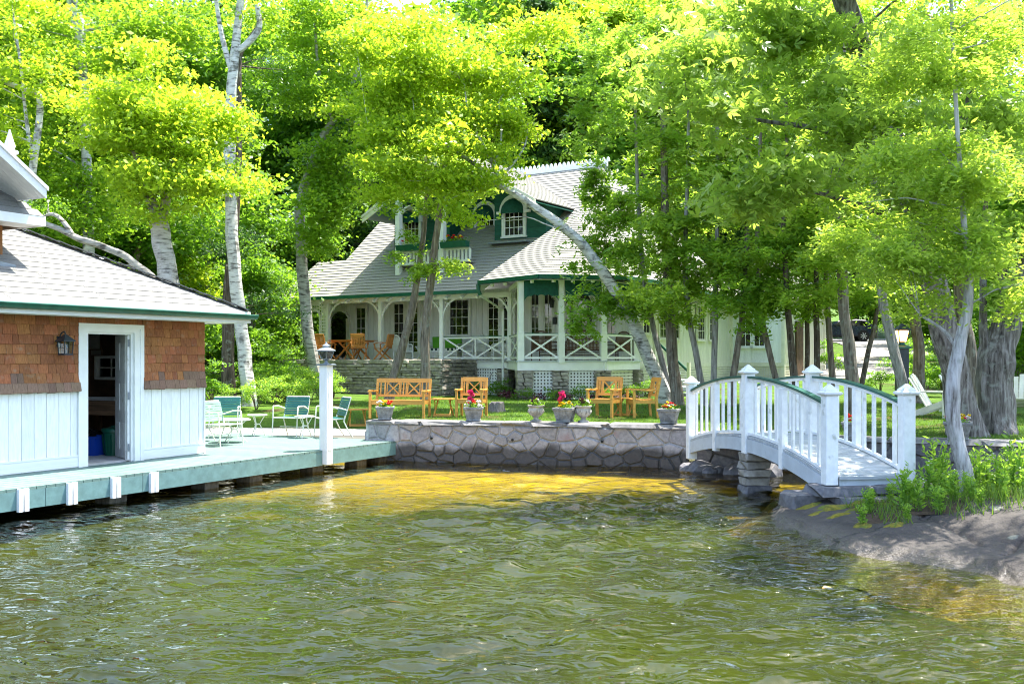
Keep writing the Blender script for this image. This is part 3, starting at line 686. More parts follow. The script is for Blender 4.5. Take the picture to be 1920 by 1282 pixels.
# window in the end wall
win = MB(); win.bb(XE - .16, XE + .02, 3.27, 3.33, 1.66, 2.10); win.bb(XE - .16, XE + .02, 3.97, 4.03, 1.66, 2.10); win.bb(XE - .16, XE + .02, 3.33, 3.97, 2.05, 2.10); win.bb(XE - .16, XE + .02, 3.33, 3.97, 1.66, 1.71)
wo_ = win.build('window', 'white_paint', bh)
mb = MB(); mb.bb(XE - .1, XE - .075, 3.64, 3.66, 1.71, 2.05); mb.bb(XE - .1, XE - .075, 3.33, 3.97, 1.87, 1.89); mb.build('glazing_bar', 'white_paint', wo_)
mb = MB(); mb.bb(XE - .09, XE - .085, 3.33, 3.97, 1.71, 2.05); mb.build('pane', 'clear_glass', wo_)
# roof
EY = .87; EX = 5.30; EZ = 2.87; SL = .505; RY = 4.5; RZ_ = EZ + SL * (RY - EY); XL = -4.6
mb = MB()
rx = EX - (RY - EY); YB = RY + (RY - EY)
top = [(XL, EY, EZ), (EX, EY, EZ), (rx, RY, RZ_), (XL, RY, RZ_), (EX, YB, EZ), (XL, YB, EZ)]
mb.add([(*p[:2], p[2] - .02) for p in top] + [(*p[:2], p[2] - .09) for p in top], [(0, 1, 2, 3), (1, 4, 2), (4, 5, 3, 2), (6, 9, 8, 7), (7, 8, 10), (10, 8, 9, 11), (0, 6, 7, 1), (1, 7, 10, 4), (4, 10, 11, 5), (0, 3, 9, 6), (3, 5, 11, 9)])
broof = mb.build('roof', 'roof_under', bh)
nrow = 19; sl = math.hypot(1, SL); ang = math.atan(SL); ex = (RY - EY) / nrow
for r_ in range(nrow):
    yb = EY - .03 + r_ * ex; ym = yb + ex * .5; xr = EX - (yb + ex - EY) + .10 if r_ else EX
    x = XL + rr.uniform(-.6, 0)
    while x < xr:
        w = rr.choice((.62, .70, .80)); xa = max(x, XL); xb = min(x + w, xr)
        if xb - xa > .05:
            piece('roof_shingle', broof, ((xa + xb) / 2, ym, EZ + SL * (ym - EY) + .004 + rr.uniform(0, .002)), (xb - xa - .007, ex * sl * 1.12, .012), 'roof_shingle', rot=(ang - .035, 0, 0))
        x += w
# hip caps
n = 22
for k in range(n):
    t0 = k / n; p0 = Vector((EX, EY, EZ + .03)).lerp(Vector((rx, RY, RZ_ + .03)), t0); p1 = Vector((EX, EY, EZ + .05)).lerp(Vector((rx, RY, RZ_ + .05)), t0 + 1.15 / n)
    mb = MB(); mb.beam(p0, p1, .24, .014); mb.build('hip_cap', 'roof_shingle', broof)
mb = MB(); mb.strip([(EX, EY, EZ + .001), (rx, RY, RZ_ + .001)], [(EX, YB, EZ + .001), (rx, RY, RZ_ + .001)], (0, 0, .012)); mb.build('end_slope', 'roof_shingle', broof)
# fascia, gutter, soffit
mb = MB(); mb.bb(XL, EX, EY - .03, EY - .002, EZ - .20, EZ - .005); mb.bb(EX + .002, EX + .03, EY - .03, YB, EZ - .20, EZ - .005); mb.build('fascia', 'white_paint', bh)
mb = MB(); mb.bb(XL, EX, EY - .05, EY - .03, EZ - .045, EZ - .01); mb.build('drip_board', 'white_paint', bh)
A = []; B = []
for k in range(9):
    a = math.pi * k / 8; A.append((XL, EY - .09 - .062 * math.cos(a), EZ - .075 - .062 * math.sin(a))); B.append((EX + .09, EY - .09 - .062 * math.cos(a), EZ - .075 - .062 * math.sin(a)))
mb = MB(); mb.strip(A, B, (0, 0, .006)); mb.tube([(XL, EY - .155, EZ - .068), (EX + .09, EY - .155, EZ - .068)], .013, 6)
mb.prism([A[i][:0] + (EX + .09,) + A[i][1:] for i in range(9)], (.006, 0, 0)); mb.build('gutter', 'green_trim', bh, smooth=True)
for k in range(14):
    y0 = EY; mb = MB()
x = XL
mb = MB(); mb.bb(XL, EX, EY, WY + .04, EZ - .19, EZ - .175); mb.bb(XE + .03, EX, WY + .04, YB, EZ - .19, EZ - .175); mb.build('soffit', 'white_board', bh)
# upper storey: shingled wall, skirt roof, projecting gable
mb = MB(); mb.bb(X0, 1.62, 2.32, 6.6, 3.2, 5.2); mb.build('upper_wall', 'cedar_shingle', bh)
sk = MB(); sk.hexa([(X0, 1.787, 4.16), (1.91, 1.787, 4.16), (1.45, 2.32, 4.58), (X0, 2.32, 4.58), (X0, 1.787, 4.19), (1.91, 1.787, 4.19), (1.45, 2.32, 4.61), (X0, 2.32, 4.61)])
sk.hexa([(1.91, 1.787, 4.16), (1.91, 6.4, 4.16), (1.45, 6.4, 4.58), (1.45, 2.32, 4.58), (1.91, 1.787, 4.19), (1.91, 6.4, 4.19), (1.45, 6.4, 4.61), (1.45, 2.32, 4.61)])
skr = sk.build('skirt_roof', 'roof_under', bh)
for r_ in range(4):
    yb = 1.787 - .02 + r_ * .133; x = X0 + rr.uniform(0, .4); xr = 1.91 - max(0, (yb - 1.787)) * .86
    while x < xr:
        w = rr.choice((.4, .5)); xb = min(x + w, xr)
        if xb - x > .04: piece('roof_shingle', skr, ((x + xb) / 2, yb + .07, 4.20 + .788 * (yb + .07 - 1.787)), (xb - x - .006, .2, .012), 'roof_shingle', rot=(math.atan(.788) - .04, 0, 0))
        x += w
mb = MB(); mb.bb(X0, 1.91, 1.757, 1.785, 4.04, 4.185); mb.bb(1.912, 1.94, 1.757, 6.4, 4.04, 4.185); mb.bb(X0, 1.91, 1.785, 2.32, 4.05, 4.07); mb.build('skirt_fascia', 'white_paint', bh)
GX = -1.5; TX = 1.71; TZ = 4.60; GZ = TZ + .70 * (TX - GX); gy0 = 1.50; gy1 = 6.4
g = MB(); g.hexa([(GX, gy0, GZ - .05), (TX, gy0, TZ - .05), (TX, gy1, TZ - .05), (GX, gy1, GZ - .05), (GX, gy0, GZ), (TX, gy0, TZ), (TX, gy1, TZ), (GX, gy1, GZ)])
LX = 2 * GX - TX
g.hexa([(LX, gy0, TZ - .05), (GX - .001, gy0, GZ - .05), (GX - .001, gy1, GZ - .05), (LX, gy1, TZ - .05), (LX, gy0, TZ), (GX - .001, gy0, GZ), (GX - .001, gy1, GZ), (LX, gy1, TZ)])
g.build('gable_roof', 'roof_shingle', bh)
bgd = MB()
for sx in (1, -1):
    xa, xb = GX, GX + sx * (TX - GX + .03)
    bgd.prism([(xa, gy0 - .03, GZ - .02), (xb, gy0 - .03, TZ - .04), (xb, gy0 - .03, TZ - .19), (xa, gy0 - .03, GZ - .24)], (0, .028, 0))
    bgd.prism([(xa, gy0 - .055, GZ - .0), (xb + .02 * sx, gy0 - .055, TZ - .02), (xb + .02 * sx, gy0 - .055, TZ - .075), (xa, gy0 - .055, GZ - .06)], (0, .024, 0))
bgd.build('bargeboard', 'white_paint', bh)
mb = MB(); mb.bb(TX + .002, TX + .03, gy0, gy1, TZ - .18, TZ - .03); mb.build('eave_fascia', 'white_paint', bh)
ng = 9                                           # soffit boards under the gable overhang
for k in range(ng):
    ya = gy0 + .01 + k * .09
    mb = MB(); mb.hexa([(GX, ya, GZ - .10), (TX, ya, TZ - .17), (TX, ya + .084, TZ - .17), (GX, ya + .084, GZ - .10), (GX, ya, GZ - .09), (TX, ya, TZ - .16), (TX, ya + .084, TZ - .16), (GX, ya + .084, GZ - .09)])
    mb.build('soffit_board', 'white_board', bh)
mb = MB(); mb.sq([(.07, 4.0), (.07, 5.42), (.095, 5.44), (.095, 5.49), (.05, 5.51), (.065, 5.56), (.03, 5.72), (.008, 5.84)], (2.63, 3.61, 0)); mb.build('finial', 'white_paint', bh)
mb = MB(); hx = EX - 1.62; mb.sq([(.06, 3.3), (.06, 3.64), (.11, 3.655), (.07, 3.73), (.02, 3.77)], (hx - .0, EY + 1.85, 0)); mb.build('roof_vent', 'white_paint', bh)
mb = MB(); mb.hexa([(-.2, 1.9, 3.40), (1.55, 1.9, 3.40), (1.35, 2.0, 3.45), (-.2, 2.0, 3.45), (-.2, 1.9, 3.43), (1.55, 1.9, 3.43), (1.35, 2.0, 3.48), (-.2, 2.0, 3.48)]); mb.build('flashing', 'lamp_grey', bh)

def BW(x, y, z=0):                                # boathouse frame -> world
    c, s_ = math.cos(BHA), math.sin(BHA); return Vector((BH0[0] + x * c - y * s_, BH0[1] + x * s_ + y * c, z))
# ---- things in and on the boathouse
wl = thing('wall_lantern', 'dark metal lantern with glass sides on the shingled boathouse wall', 'lantern', BW(1.90, WY - .03, 2.10), BHA)
mb = MB(); mb.sq([(.075, 0), (.075, .015), (.07, .018), (.07, .025)], (0, -.15, 0)); mb.sq([(.10, .20), (.10, .215), (.02, .30), (.012, .31)], (0, -.15, 0)); mb.build('cap', 'iron', wl)
mb = MB()
for a in (-1, 1):
    for b in (-1, 1): mb.beam((a * .066, -.15 + b * .066, .02), (a * .078, -.15 + b * .078, .2), .012)
    mb.beam((a * .072, -.15 + a * 0 - .072, .11), (a * -.0 + a * .072, -.078, .11), .006)
mb.beam((0, -.219, .02), (0, -.231, .2), .008); mb.build('cage', 'iron', wl)
mb = MB(); mb.sq([(.06, .025), (.07, .2)], (0, -.15, 0)); mb.build('glass', 'clear_glass', wl)
mb = MB(); mb.tube([(0, 0, .23), (0, -.06, .33), (0, -.13, .35), (0, -.15, .31)], .011, 8); mb.box((0, .0, .2), (.07, .02, .16)); mb.build('bracket', 'iron', wl)
bk = thing('workbench', 'rough wooden workbench inside the boathouse doorway', 'workbench', BW(4.3, 3.8, .415), BHA)
for k in range(4): piece('top_plank', bk, (-.25 + k * .16, 0, .86), (.155, 2.6, .05), 'bench_wood')
piece('apron', bk, (-.33, 0, .74), (.03, 2.5, .19), 'bench_wood')
for a in (-.28, .25):
    for b in (-1.15, 0, 1.15): piece('leg', bk, (a, b, .415), (.09, .09, .83), 'dark_wood')
pl = thing('plank_bundle', 'pale painted planks lying on the boathouse workbench', 'planks', BW(4.25, 3.75, 1.305), BHA + .12)
for k in range(4): piece('plank', pl, (-.1 + .08 * k, .05 * k, .012 + .024 * (k % 2) + .001 * k), (.09, 1.5, .022), 'white_weathered', rz=.05 * k)
bb_ = thing('blue_bin', 'blue plastic recycling bin on the boathouse floor', 'bin', BW(3.55, 2.75, .415), BHA + .3)
mb = MB(); mb.sq([(.15, 0), (.185, .30), (.2, .305), (.2, .33), (.175, .33), (.15, .05)]); mb.build('tub', 'blue_plastic', bb_)
for sx in (-1, 1):
    mb = MB(); mb.box((sx * .2, 0, .29), (.02, .14, .03)); mb.build('handle', 'blue_plastic', bb_)
gb = thing('garbage_can', 'green ribbed garbage can beside the blue bin', 'garbage can', BW(3.72, 2.42, .415), BHA)
mb = MB(); mb.lathe([(.14, 0), (.17, .38), (.185, .385), (.185, .41), (.16, .41), (.13, .04)], 20); mb.build('can', 'green_plastic', gb, smooth=True)
for k in range(10):
    a = k * math.pi / 5; mb = MB(); mb.beam((.145 * math.cos(a), .145 * math.sin(a), .04), (.176 * math.cos(a), .176 * math.sin(a), .36), .018); mb.build('rib', 'green_plastic', gb)
mb = MB(); mb.lathe([(.20, .41), (.20, .43), (.18, .455), (.04, .48), (.04, .5)], 20); mb.build('lid', 'green_plastic', gb, smooth=True)
bg_ = thing('garbage_bag', 'crumpled black plastic bag behind the blue bin', 'bag', BW(3.75, 3.0, .415))
bm = bmesh.new(); bmesh.ops.create_icosphere(bm, subdivisions=3, radius=.2)
for v in bm.verts:
    n_ = 1 + .18 * math.sin(v.co.x * 31 + v.co.z * 17) * math.cos(v.co.y * 27); v.co *= n_; v.co.z = v.co.z * 1.1 + .2; v.co.z = max(v.co.z, 0)
me = bpy.data.meshes.new('bag'); bm.to_mesh(me); bm.free(); link('bag', me, 'black_plastic', bg_)
for nm, lab, yc, zc, w, h in (('framed_picture', 'large framed grey picture high on the boathouse end wall', 4.05, 2.36, .42, .27), ('small_sign', 'small pale board hung below the framed picture', 3.95, 2.16, .28, .09)):
    f = thing(nm, lab, 'picture' if nm[0] == 'f' else 'board', BW(XE - .16, yc, zc), BHA)
    mb = MB(); mb.bb(-.02, -.002, -w / 2, w / 2, -h / 2, h / 2); mb.build('sheet', 'picture', f)
    mb = MB(); t_ = .018
    mb.bb(-.03, -.001, -w / 2 - t_, -w / 2, -h / 2 - t_, h / 2 + t_); mb.bb(-.03, -.001, w / 2, w / 2 + t_, -h / 2 - t_, h / 2 + t_); mb.bb(-.03, -.001, -w / 2, w / 2, h / 2, h / 2 + t_); mb.bb(-.03, -.001, -w / 2, w / 2, -h / 2 - t_, -h / 2); mb.build('frame', 'dark_wood', f)
for k, (yy, h) in enumerate(((4.18, 1.5), (4.05, 1.1))):
    mb = MB(); mb.beam((0, 0, 0), (.12, 0, h), .035 if k else .025); o = mb.build('wooden_pole', 'bench_wood', None, loc=BW(4.0, yy - .1, .415)); o.rotation_euler = (0, 0, BHA)
    tag(o, ('thin long wooden pole', 'short thick wooden pole')[k] + ' leaning inside the boathouse doorway', 'pole')

# ---- dock
dk = thing('dock', 'teal painted plank dock along the boathouse and patio', 'dock', BH0, BHA)
x = -3.2; DW = .142
while x < 8.52:
    if x + DW < XE + .03: y1 = WY - .005
    else:
        y0w = 12.47 + x * .879; y1 = min(7.8, (22.2 - y0w) / .477)
        if x > 7.2: y1 = min(y1, 4.6)
    piece('deck_board', dk, (x + DW / 2, (y1 - .02) / 2, DK - .019), (DW - .012, y1 + .02, .038), 'teal_deck'); x += DW
for a, b in ((-3.2, .62), (.625, 2.2), (2.205, 6.23), (6.42, 8.52)):
    piece('skirt_board', dk, ((a + b) / 2, -.005, DK - .04 - .118), (b - a - .004, .04, .236), 'teal_skirt')
piece('skirt_board', dk, (6.325, .02, DK - .04 - .118), (.2, .03, .236), 'teal_skirt')
piece('end_skirt', dk, (8.54, .9, DK - .13), (.035, 1.85, .24), 'teal_skirt')
for t in (-1.15, -.45, .277, .998, 1.705, 2.38):
    for q in (-.042, .042): piece('bumper_strip', dk, (t + q, -.052, DK - .155), (.06, .05, .29), 'white_weathered')
for t in (-2, -.1, 1.9, 3.7, 4.7, 6.3, 7.6, 8.3):
    piece('crib_timber', dk, (t, .28, -.25), (.3, .3, .75), 'pile_wood'); piece('crib_timber', dk, (t, 1.9, -.25), (.3, .3, .75), 'pile_wood')
for k in range(3): piece('joist', dk, (2.7, .4 + k * .45, DK - .12), (11.4, .05, .16), 'pile_wood')
lp = thing('dock_lamp_post', 'square white lamp post with grey lantern on the dock edge', 'lamp post', BW(6.325, -.035, 0), BHA)
mb = MB(); mb.sq([(.088, .14), (.088, 1.93)]); mb.build('post', 'white_paint', lp, bevel=.006)
for sx, sy in ((1, 0), (-1, 0), (0, -1)):
    mb = MB(); mb.box((sx * .09, sy * .09, 1.1), (.09 if sy else .012, .09 if sx else .012, 1.4)); mb.build('face_strip', 'white_paint', lp)
mb = MB(); mb.sq([(.13, 1.925), (.13, 1.945), (.10, 1.955)]); mb.lathe([(.07, 1.95), (.03, 1.985), (.025, 2.01), (.06, 2.03), (.065, 2.045)], 12); mb.build('lantern_base', 'lamp_grey', lp)
mb = MB(); mb.sq([(.055, 2.045), (.10, 2.185)]); mb.build('lantern_glass', 'clear_glass', lp)
mb = MB()
for a in (-1, 1):
    for b in (-1, 1): mb.beam((a * .058, b * .058, 2.04), (a * .104, b * .104, 2.19), .012)
mb.build('lantern_cage', 'lamp_grey', lp)
mb = MB(); mb.lathe([(.175, 2.185), (.175, 2.195), (.10, 2.235), (.06, 2.25), (.06, 2.275), (.075, 2.28), (.02, 2.315), (.02, 2.33), (.006, 2.35)], 20); mb.build('lantern_roof', 'lamp_grey', lp, smooth=True)

# ---- patio chairs and round tables
def strap_chair(label, loc, rz, strap):
    t = thing('patio_chair', label, 'chair', loc, rz, 'strap chairs on the dock'); w = .27
    for s_ in (-1, 1):
        fl = MB(); fl.tube([(s_ * (w + .02), -.30, 0), (s_ * (w + .015), -.27, .35), (s_ * (w + .02), -.25, .62)], .013, 7); fl.build('leg', 'cream_metal', t, smooth=True)
        rl = MB(); rl.tube([(s_ * (w + .01), .36, 0), (s_ * w, .26, .15), (s_ * w, .17, .34), (s_ * w, .2, .46)], .013, 7); rl.build('leg', 'cream_metal', t, smooth=True)
        ar = MB(); ar.tube([(s_ * (w + .02), -.25, .62), (s_ * (w + .03), -.22, .645), (s_ * (w + .03), 0, .64), (s_ * w, .24, .57)], .014, 7); ar.build('arm', 'cream_metal', t, smooth=True)
        sr = MB(); sr.tube([(s_ * w, -.26, .40), (s_ * w, 0, .385), (s_ * w, .19, .40), (s_ * w, .26, .62), (s_ * (w - .01), .33, .83)], .013, 7); sr.build('side_rail', 'cream_metal', t, smooth=True)
    mb = MB(); mb.tube([(-w + .01, .33, .83), (w - .01, .33, .83)], .013, 7); mb.tube([(-w, -.26, .40), (w, -.26, .40)], .013, 7); mb.tube([(-w, .0, .2), (w, 0, .2)], .009, 6); mb.build('cross_rail', 'cream_metal', t)
    for k in range(8):
        zc = .47 + k * .047; yc = .215 + (zc - .47) * .3
        piece('back_strap', t, (0, yc - .016, zc), (2 * w + .02, .006, .040), strap, rot=(-.28, 0, 0))
    for k in range(8): piece('seat_strap', t, (0, -.23 + k * .057, .405), (2 * w + .02, .047, .006), strap)
    return t
def round_table(label, loc, r_):
    t = thing('round_table', label, 'table', loc, 0, 'small round tables on the dock')
    mb = MB(); mb.lathe([(r_ - .01, .43), (r_, .435), (r_, .452), (r_ - .01, .458)], 24); mb.build('table_top', 'cream_metal', t)
    for k in range(3):
        a = k * 2.094 + .4; c, s_ = math.cos(a), math.sin(a)
        mb = MB(); mb.tube([(c * r_ * .75, s_ * r_ * .75, .43), (c * .05, s_ * .05, .25), (c * r_ * .8, s_ * r_ * .8, .0)], .011, 7); mb.build('leg', 'cream_metal', t, smooth=True)
    mb = MB(); mb.lathe([(.06, .24), (.06, .26)], 10); mb.build('ring', 'cream_metal', t)
    return t
DKZ = DK + .001
strap_chair('faded pale green strap chair beside the boathouse corner', (-5.55, 18.95, DKZ), R(60), 'teal_strap_faded')
strap_chair('dark teal strap chair behind the largest round table', (-6.02, 20.9, DKZ), R(8), 'teal_strap')
strap_chair('dark teal strap chair between two small round tables', (-4.70, 21.2, DKZ), R(-16), 'teal_strap')
strap_chair('dark teal strap chair beside the white lamp post', (-3.78, 20.9, DKZ), R(-62), 'teal_strap')
round_table('largest round white table, beside the faded chair', (-5.50, 19.65, DKZ), .33)
round_table('small round white table farthest from the lamp post, behind the faded chair', (-6.12, 19.95, DKZ), .21)
round_table('small round white table left of the middle dark strap chair', (-5.45, 21.3, DKZ), .21)
round_table('small round white table nearest the white lamp post', (-4.32, 20.75, DKZ), .21)
# ---------------------------------------------------------------- arched footbridge (x along the span, y = 0 is the side towards the lake)
BR0 = Vector((4.05, 12.70, 0)); BRA = math.atan2(5.5, -.77); BL = 5.55; BWID = 1.05
br = thing('footbridge', 'white arched footbridge with green handrails and grey deck', 'bridge', BR0, BRA)
def arch(x, z0, z1): t = x / BL * 2 - 1; return z1 - (z1 - z0) * t * t
DZf = lambda x: arch(x, .56, .86)
RZf = lambda x: arch(x, 1.45, 1.76)
n = 40
for k in range(n):
    x0 = BL * k / n; x1 = BL * (k + 1) / n; xm = (x0 + x1) / 2; a = math.atan2(DZf(x1) - DZf(x0), x1 - x0)
    piece('deck_plank', br, (xm, -BWID / 2, DZf(xm) - .02), ((x1 - x0) / math.cos(a) - .008, BWID + .10, .04), 'grey_plank', rot=(0, -a, 0))
for yy in (.035, -BWID - .035):
    A = [(BL * k / 24, yy - .025, DZf(BL * k / 24) - .045) for k in range(25)]; B = [(BL * k / 24, yy - .025, DZf(BL * k / 24) - .25) for k in range(25)]
    mb = MB(); mb.strip(A, B, (0, .05, 0)); mb.build('side_beam', 'grey_paint', br)
mb = MB(); mb.bb(-.07, -.02, -BWID + .1, -.1, .33, .52); mb.build('end_riser', 'grey_paint', br)
piece('end_step', br, (.0, -BWID / 2, .535), (.22, BWID - .18, .04), 'grey_plank')
for side, yy in ((0, 0.0), (1, -BWID)):
    for k, x in enumerate((0.0, BL / 2, BL)):
        zt = 1.60 if k != 1 else 1.83; zb = (.44, .60, .22)[k] - (0 if k != 1 else .02)
        mb = MB(); mb.sq([(.082, zb), (.082, zt)], (x, yy, 0)); po = mb.build('post', 'white_weathered', br, bevel=.008)
        mb = MB(); mb.sq([(.10, zt - .02), (.12, zt), (.12, zt + .02), (.085, zt + .035), (.085, zt + .05), (.04, zt + .095), (.012, zt + .125)], (x, yy, 0)); mb.build('post_cap', 'white_weathered', po)
    for seg in (0, 1):
        xa = .09 + seg * BL / 2; xb = BL / 2 - .09 + seg * BL / 2; m_ = 16
        X = [lerp(xa, xb, k / m_) for k in range(m_ + 1)]
        mb = MB(); mb.strip([(x, yy - .05, RZf(x) + .02) for x in X], [(x, yy - .05, RZf(x) - .012) for x in X], (0, .10, 0)); mb.build('handrail', 'green_rail', br)
        mb = MB(); mb.strip([(x, yy - .025, RZf(x) - .014) for x in X], [(x, yy - .025, RZf(x) - .06) for x in X], (0, .05, 0)); mb.build('under_rail', 'white_weathered', br)
        mb = MB(); mb.strip([(x, yy - .03, DZf(x) + .05) for x in X], [(x, yy - .03, DZf(x) + .01) for x in X], (0, .06, 0)); mb.build('bottom_rail', 'white_weathered', br)
        for k in range(9):
            x = lerp(xa, xb, (k + .75) / 9.5)
            if k == 4:
                out = .045 if side == 0 else -.045
                mb = MB(); mb.box((x, yy + out * .6, (DZf(x) - .29 + RZf(x) - .06) / 2), (.115, .09, RZf(x) - .06 - DZf(x) + .29)); mb.build('half_post', 'white_weathered', br)
            else:
                mb = MB(); z0, z1 = DZf(x) + .05, RZf(x) - .06; mb.box((x, yy, (z0 + z1) / 2), (.062, .034, z1 - z0)); mb.build('baluster', 'white_weathered', br)
pr = thing('bridge_pier', 'rough stone pier standing in the water under the bridge', 'pier', BR0, BRA)
for k in range(8):
    piece('stone', pr, (BL / 2 + .05, -.12, -.35 + k * .125), (.36 + .04 * (k % 2), .42, .118), 'granite_dark' if k < 4 else 'ledge_stone', style='stone', k=k % 6)
ab = thing('bridge_footing', 'low flat stone footing under the near end of the bridge', 'footing', BR0, BRA)
for k, (xx, yy, zz, lx, ly, h) in enumerate(((.05, -.15, .37, .5, .75, .13), (.05, -.85, .38, .48, .65, .12), (-.05, -.45, .24, .62, 1.0, .14), (.25, .25, .22, .5, .45, .2), (.1, -1.3, .33, .5, .4, .2))):
    piece('stone', ab, (xx, yy, zz), (lx, ly, h), 'granite_dark', style='stone', k=k)
rr = random.Random(8)
for k, (xx, yy, s_) in enumerate(((3.45, 18.2, .3), (3.7, 18.0, .22), (4.0, 17.75, .28), (3.25, 18.35, .2), (4.5, 17.5, .33), (3.55, 17.85, .16), (4.2, 17.4, .18))):
    bm = bmesh.new(); bmesh.ops.create_icosphere(bm, subdivisions=2, radius=1)
    for v in bm.verts: v.co *= rr.uniform(.82, 1.1)
    me = bpy.data.meshes.new('boulder'); bm.to_mesh(me); bm.free()
    o = link('boulder', me, 'granite_dark', None, (xx, yy, .0)); o.scale = (s_, s_ * .8, s_ * .7); o.rotation_euler = (0, 0, k * 1.3)
    tag(o, 'dark wet boulder in the water at the far bridge end', 'boulder', 'boulders at the bridge end')

# ---------------------------------------------------------------- garden furniture
def cross_panel(mb, x0, x1, z0, z1, yf, w=.028):
    mb.beam((x0, yf(z0), z0), (x1, yf(z1), z1), .022, w, (0, 0, 1)); mb.beam((x0, yf(z1) - .002, z1), (x1, yf(z0) - .002, z0), .022, w, (0, 0, 1))
def teak_seat(name, label, cat, loc, rz, W, ncross, group):
    t = thing(name, label, cat, loc, rz, group); h = W / 2; yb = lambda z: .25 + max(0, z - .42) * .20
    for s_ in (-1, 1):
        x = s_ * (h - .03)
        mb = MB(); mb.beam((x, -.27, 0), (x, -.27, .62), .055); mb.build('leg', 'teak_gold', t)
        mb = MB(); mb.beam((x, .29, 0), (x, .25, .43), .055); mb.beam((x, .25, .42), (x, yb(.92), .92), .052); mb.build('leg', 'teak_gold', t)
        mb = MB(); A = [(x - .04, -.33, .655), (x - .04, -.20, .665), (x - .04, .05, .645), (x - .04, .28, .66)]; B = [(a, b, c - .032) for a, b, c in A]; mb.strip(A, B, (.08, 0, 0)); mb.build('arm', 'teak_gold', t)
        mb = MB(); mb.beam((x, -.25, .37), (x, .25, .36), .03, .07); mb.build('side_rail', 'teak_gold', t)
    for k in range(7): piece('seat_slat', t, (0, -.26 + k * .078, .42 - .012 * math.sin(k / 6 * math.pi)), (W - .1, .062, .02), 'teak_gold')
    piece('front_rail', t, (0, -.27, .365), (W - .12, .028, .08), 'teak_gold')
    piece('top_rail', t, (0, yb(.88), .88), (W - .1, .034, .10), 'teak_gold', rot=(-.2, 0, 0))
    piece('low_back_rail', t, (0, yb(.52), .52), (W - .1, .03, .06), 'teak_gold', rot=(-.2, 0, 0))
    zt, zb = .835, .55; inner = W - .12
    cells = []; cw = .30; gap = (inner - ncross * cw) / (ncross + 1)
    x = -inner / 2
    for c in range(ncross + 1):
        ns_ = 3 if ncross > 1 and 0 < c < ncross else 2
        for q in range(ns_):
            xs_ = x + gap * (q + .5) / ns_
            mb = MB(); mb.beam((xs_, yb(zb), zb), (xs_, yb(zt), zt), .034, .018, (0, 1, 0)); mb.build('back_slat', 'teak_gold', t)
        x += gap
        if c < ncross:
            mb = MB(); mb.beam((x, yb(zb), zb), (x, yb(zt), zt), .022, .018, (0, 1, 0)); mb.beam((x + cw, yb(zb), zb), (x + cw, yb(zt), zt), .022, .018, (0, 1, 0)); cross_panel(mb, x, x + cw, zb, zt, yb); mb.build('cross_panel', 'teak_gold', t); x += cw
    return t
def lawn_pt(px, Y): return GP(px, Y) + Vector((0, 0, .004))
GY = 23.6
teak_seat('garden_bench', 'golden wooden garden bench with crossed back on the lawn', 'bench', lawn_pt(750, GY), R(-10), 1.36, 2, None)
teak_seat('garden_chair', 'golden wooden armchair facing the lake behind a stone planter', 'chair', lawn_pt(884, GY), R(-10), .66, 1, 'wooden garden armchairs')
teak_seat('garden_chair', 'golden wooden armchair turned towards the bench beside the urn', 'chair', lawn_pt(1133, 23.3), R(-28), .66, 1, 'wooden garden armchairs')
teak_seat('garden_chair', 'golden wooden armchair seen in profile near the leaning birch', 'chair', lawn_pt(1204, 23.2), R(-82), .66, 1, 'wooden garden armchairs')
def side_table(label, loc, rz):
    t = thing('side_table', label, 'table', loc, rz, 'folding wooden side tables')
    for k in range(5): piece('top_slat', t, (0, -.17 + k * .085, .42), (.52, .078, .02), 'teak_gold')
    for s_ in (-1, 1):
        piece('top_batten', t, (s_ * .18, 0, .397), (.03, .38, .025), 'teak_gold')
        mb = MB(); mb.beam((s_ * .20, -.16, 0), (s_ * .15, .14, .385), .025, .035); mb.build('leg', 'teak_gold', t)
        mb = MB(); mb.beam((s_ * .225, .16, 0), (s_ * .175, -.14, .385), .025, .035); mb.build('leg', 'teak_gold', t)
    piece('foot_bar', t, (0, -.15, .03), (.42, .03, .04), 'teak_gold'); piece('foot_bar', t, (0, .15, .03), (.46, .03, .04), 'teak_gold')
side_table('low slatted wooden table between the dock chairs and garden bench', lawn_pt(670, 24.6), R(15))
side_table('low slatted wooden table between the garden bench and facing armchair', lawn_pt(831, 23.7), R(-8))
side_table('low slatted wooden table between the two angled armchairs', lawn_pt(1172, 23.6), R(-40))

# planters and urns along the wall
def bloom_mesh(mat):
    key = ('bloom', mat)
    if key not in PIECES:
        mb = MB(); r2 = random.Random(5)
        for k in range(9):
            a = k * 2.4; el = .25 + .9 * (k / 9); d = Vector((math.cos(a) * math.cos(el), math.sin(a) * math.cos(el), math.sin(el))); s_ = d.cross(Vector((0, 0, 1))).normalized() * .55; u = s_.cross(d) * .2
            mb.add([Vector((0, 0, -.1)), d * .7 + s_, d * 1.05 + u, d * .7 - s_], [(0, 1, 2, 3)])
        me = bpy.data.meshes.new('bloom'); me.from_pydata(mb.v, [], mb.f); me.materials.append(MATS[mat]); PIECES[key] = me
    return PIECES[key]
def leaf_cloud(n, R3, size, aspect=.5, seed=0, up=.5, flat=.6, center=(0, 0, 0), droop=.2):
    r2 = np.random.default_rng(seed); c = r2.normal(0, .5, (n, 3)) * np.array(R3) + np.array(center)
    return kites(c, size * r2.uniform(.6, 1.25, n), aspect, r2, up, droop)
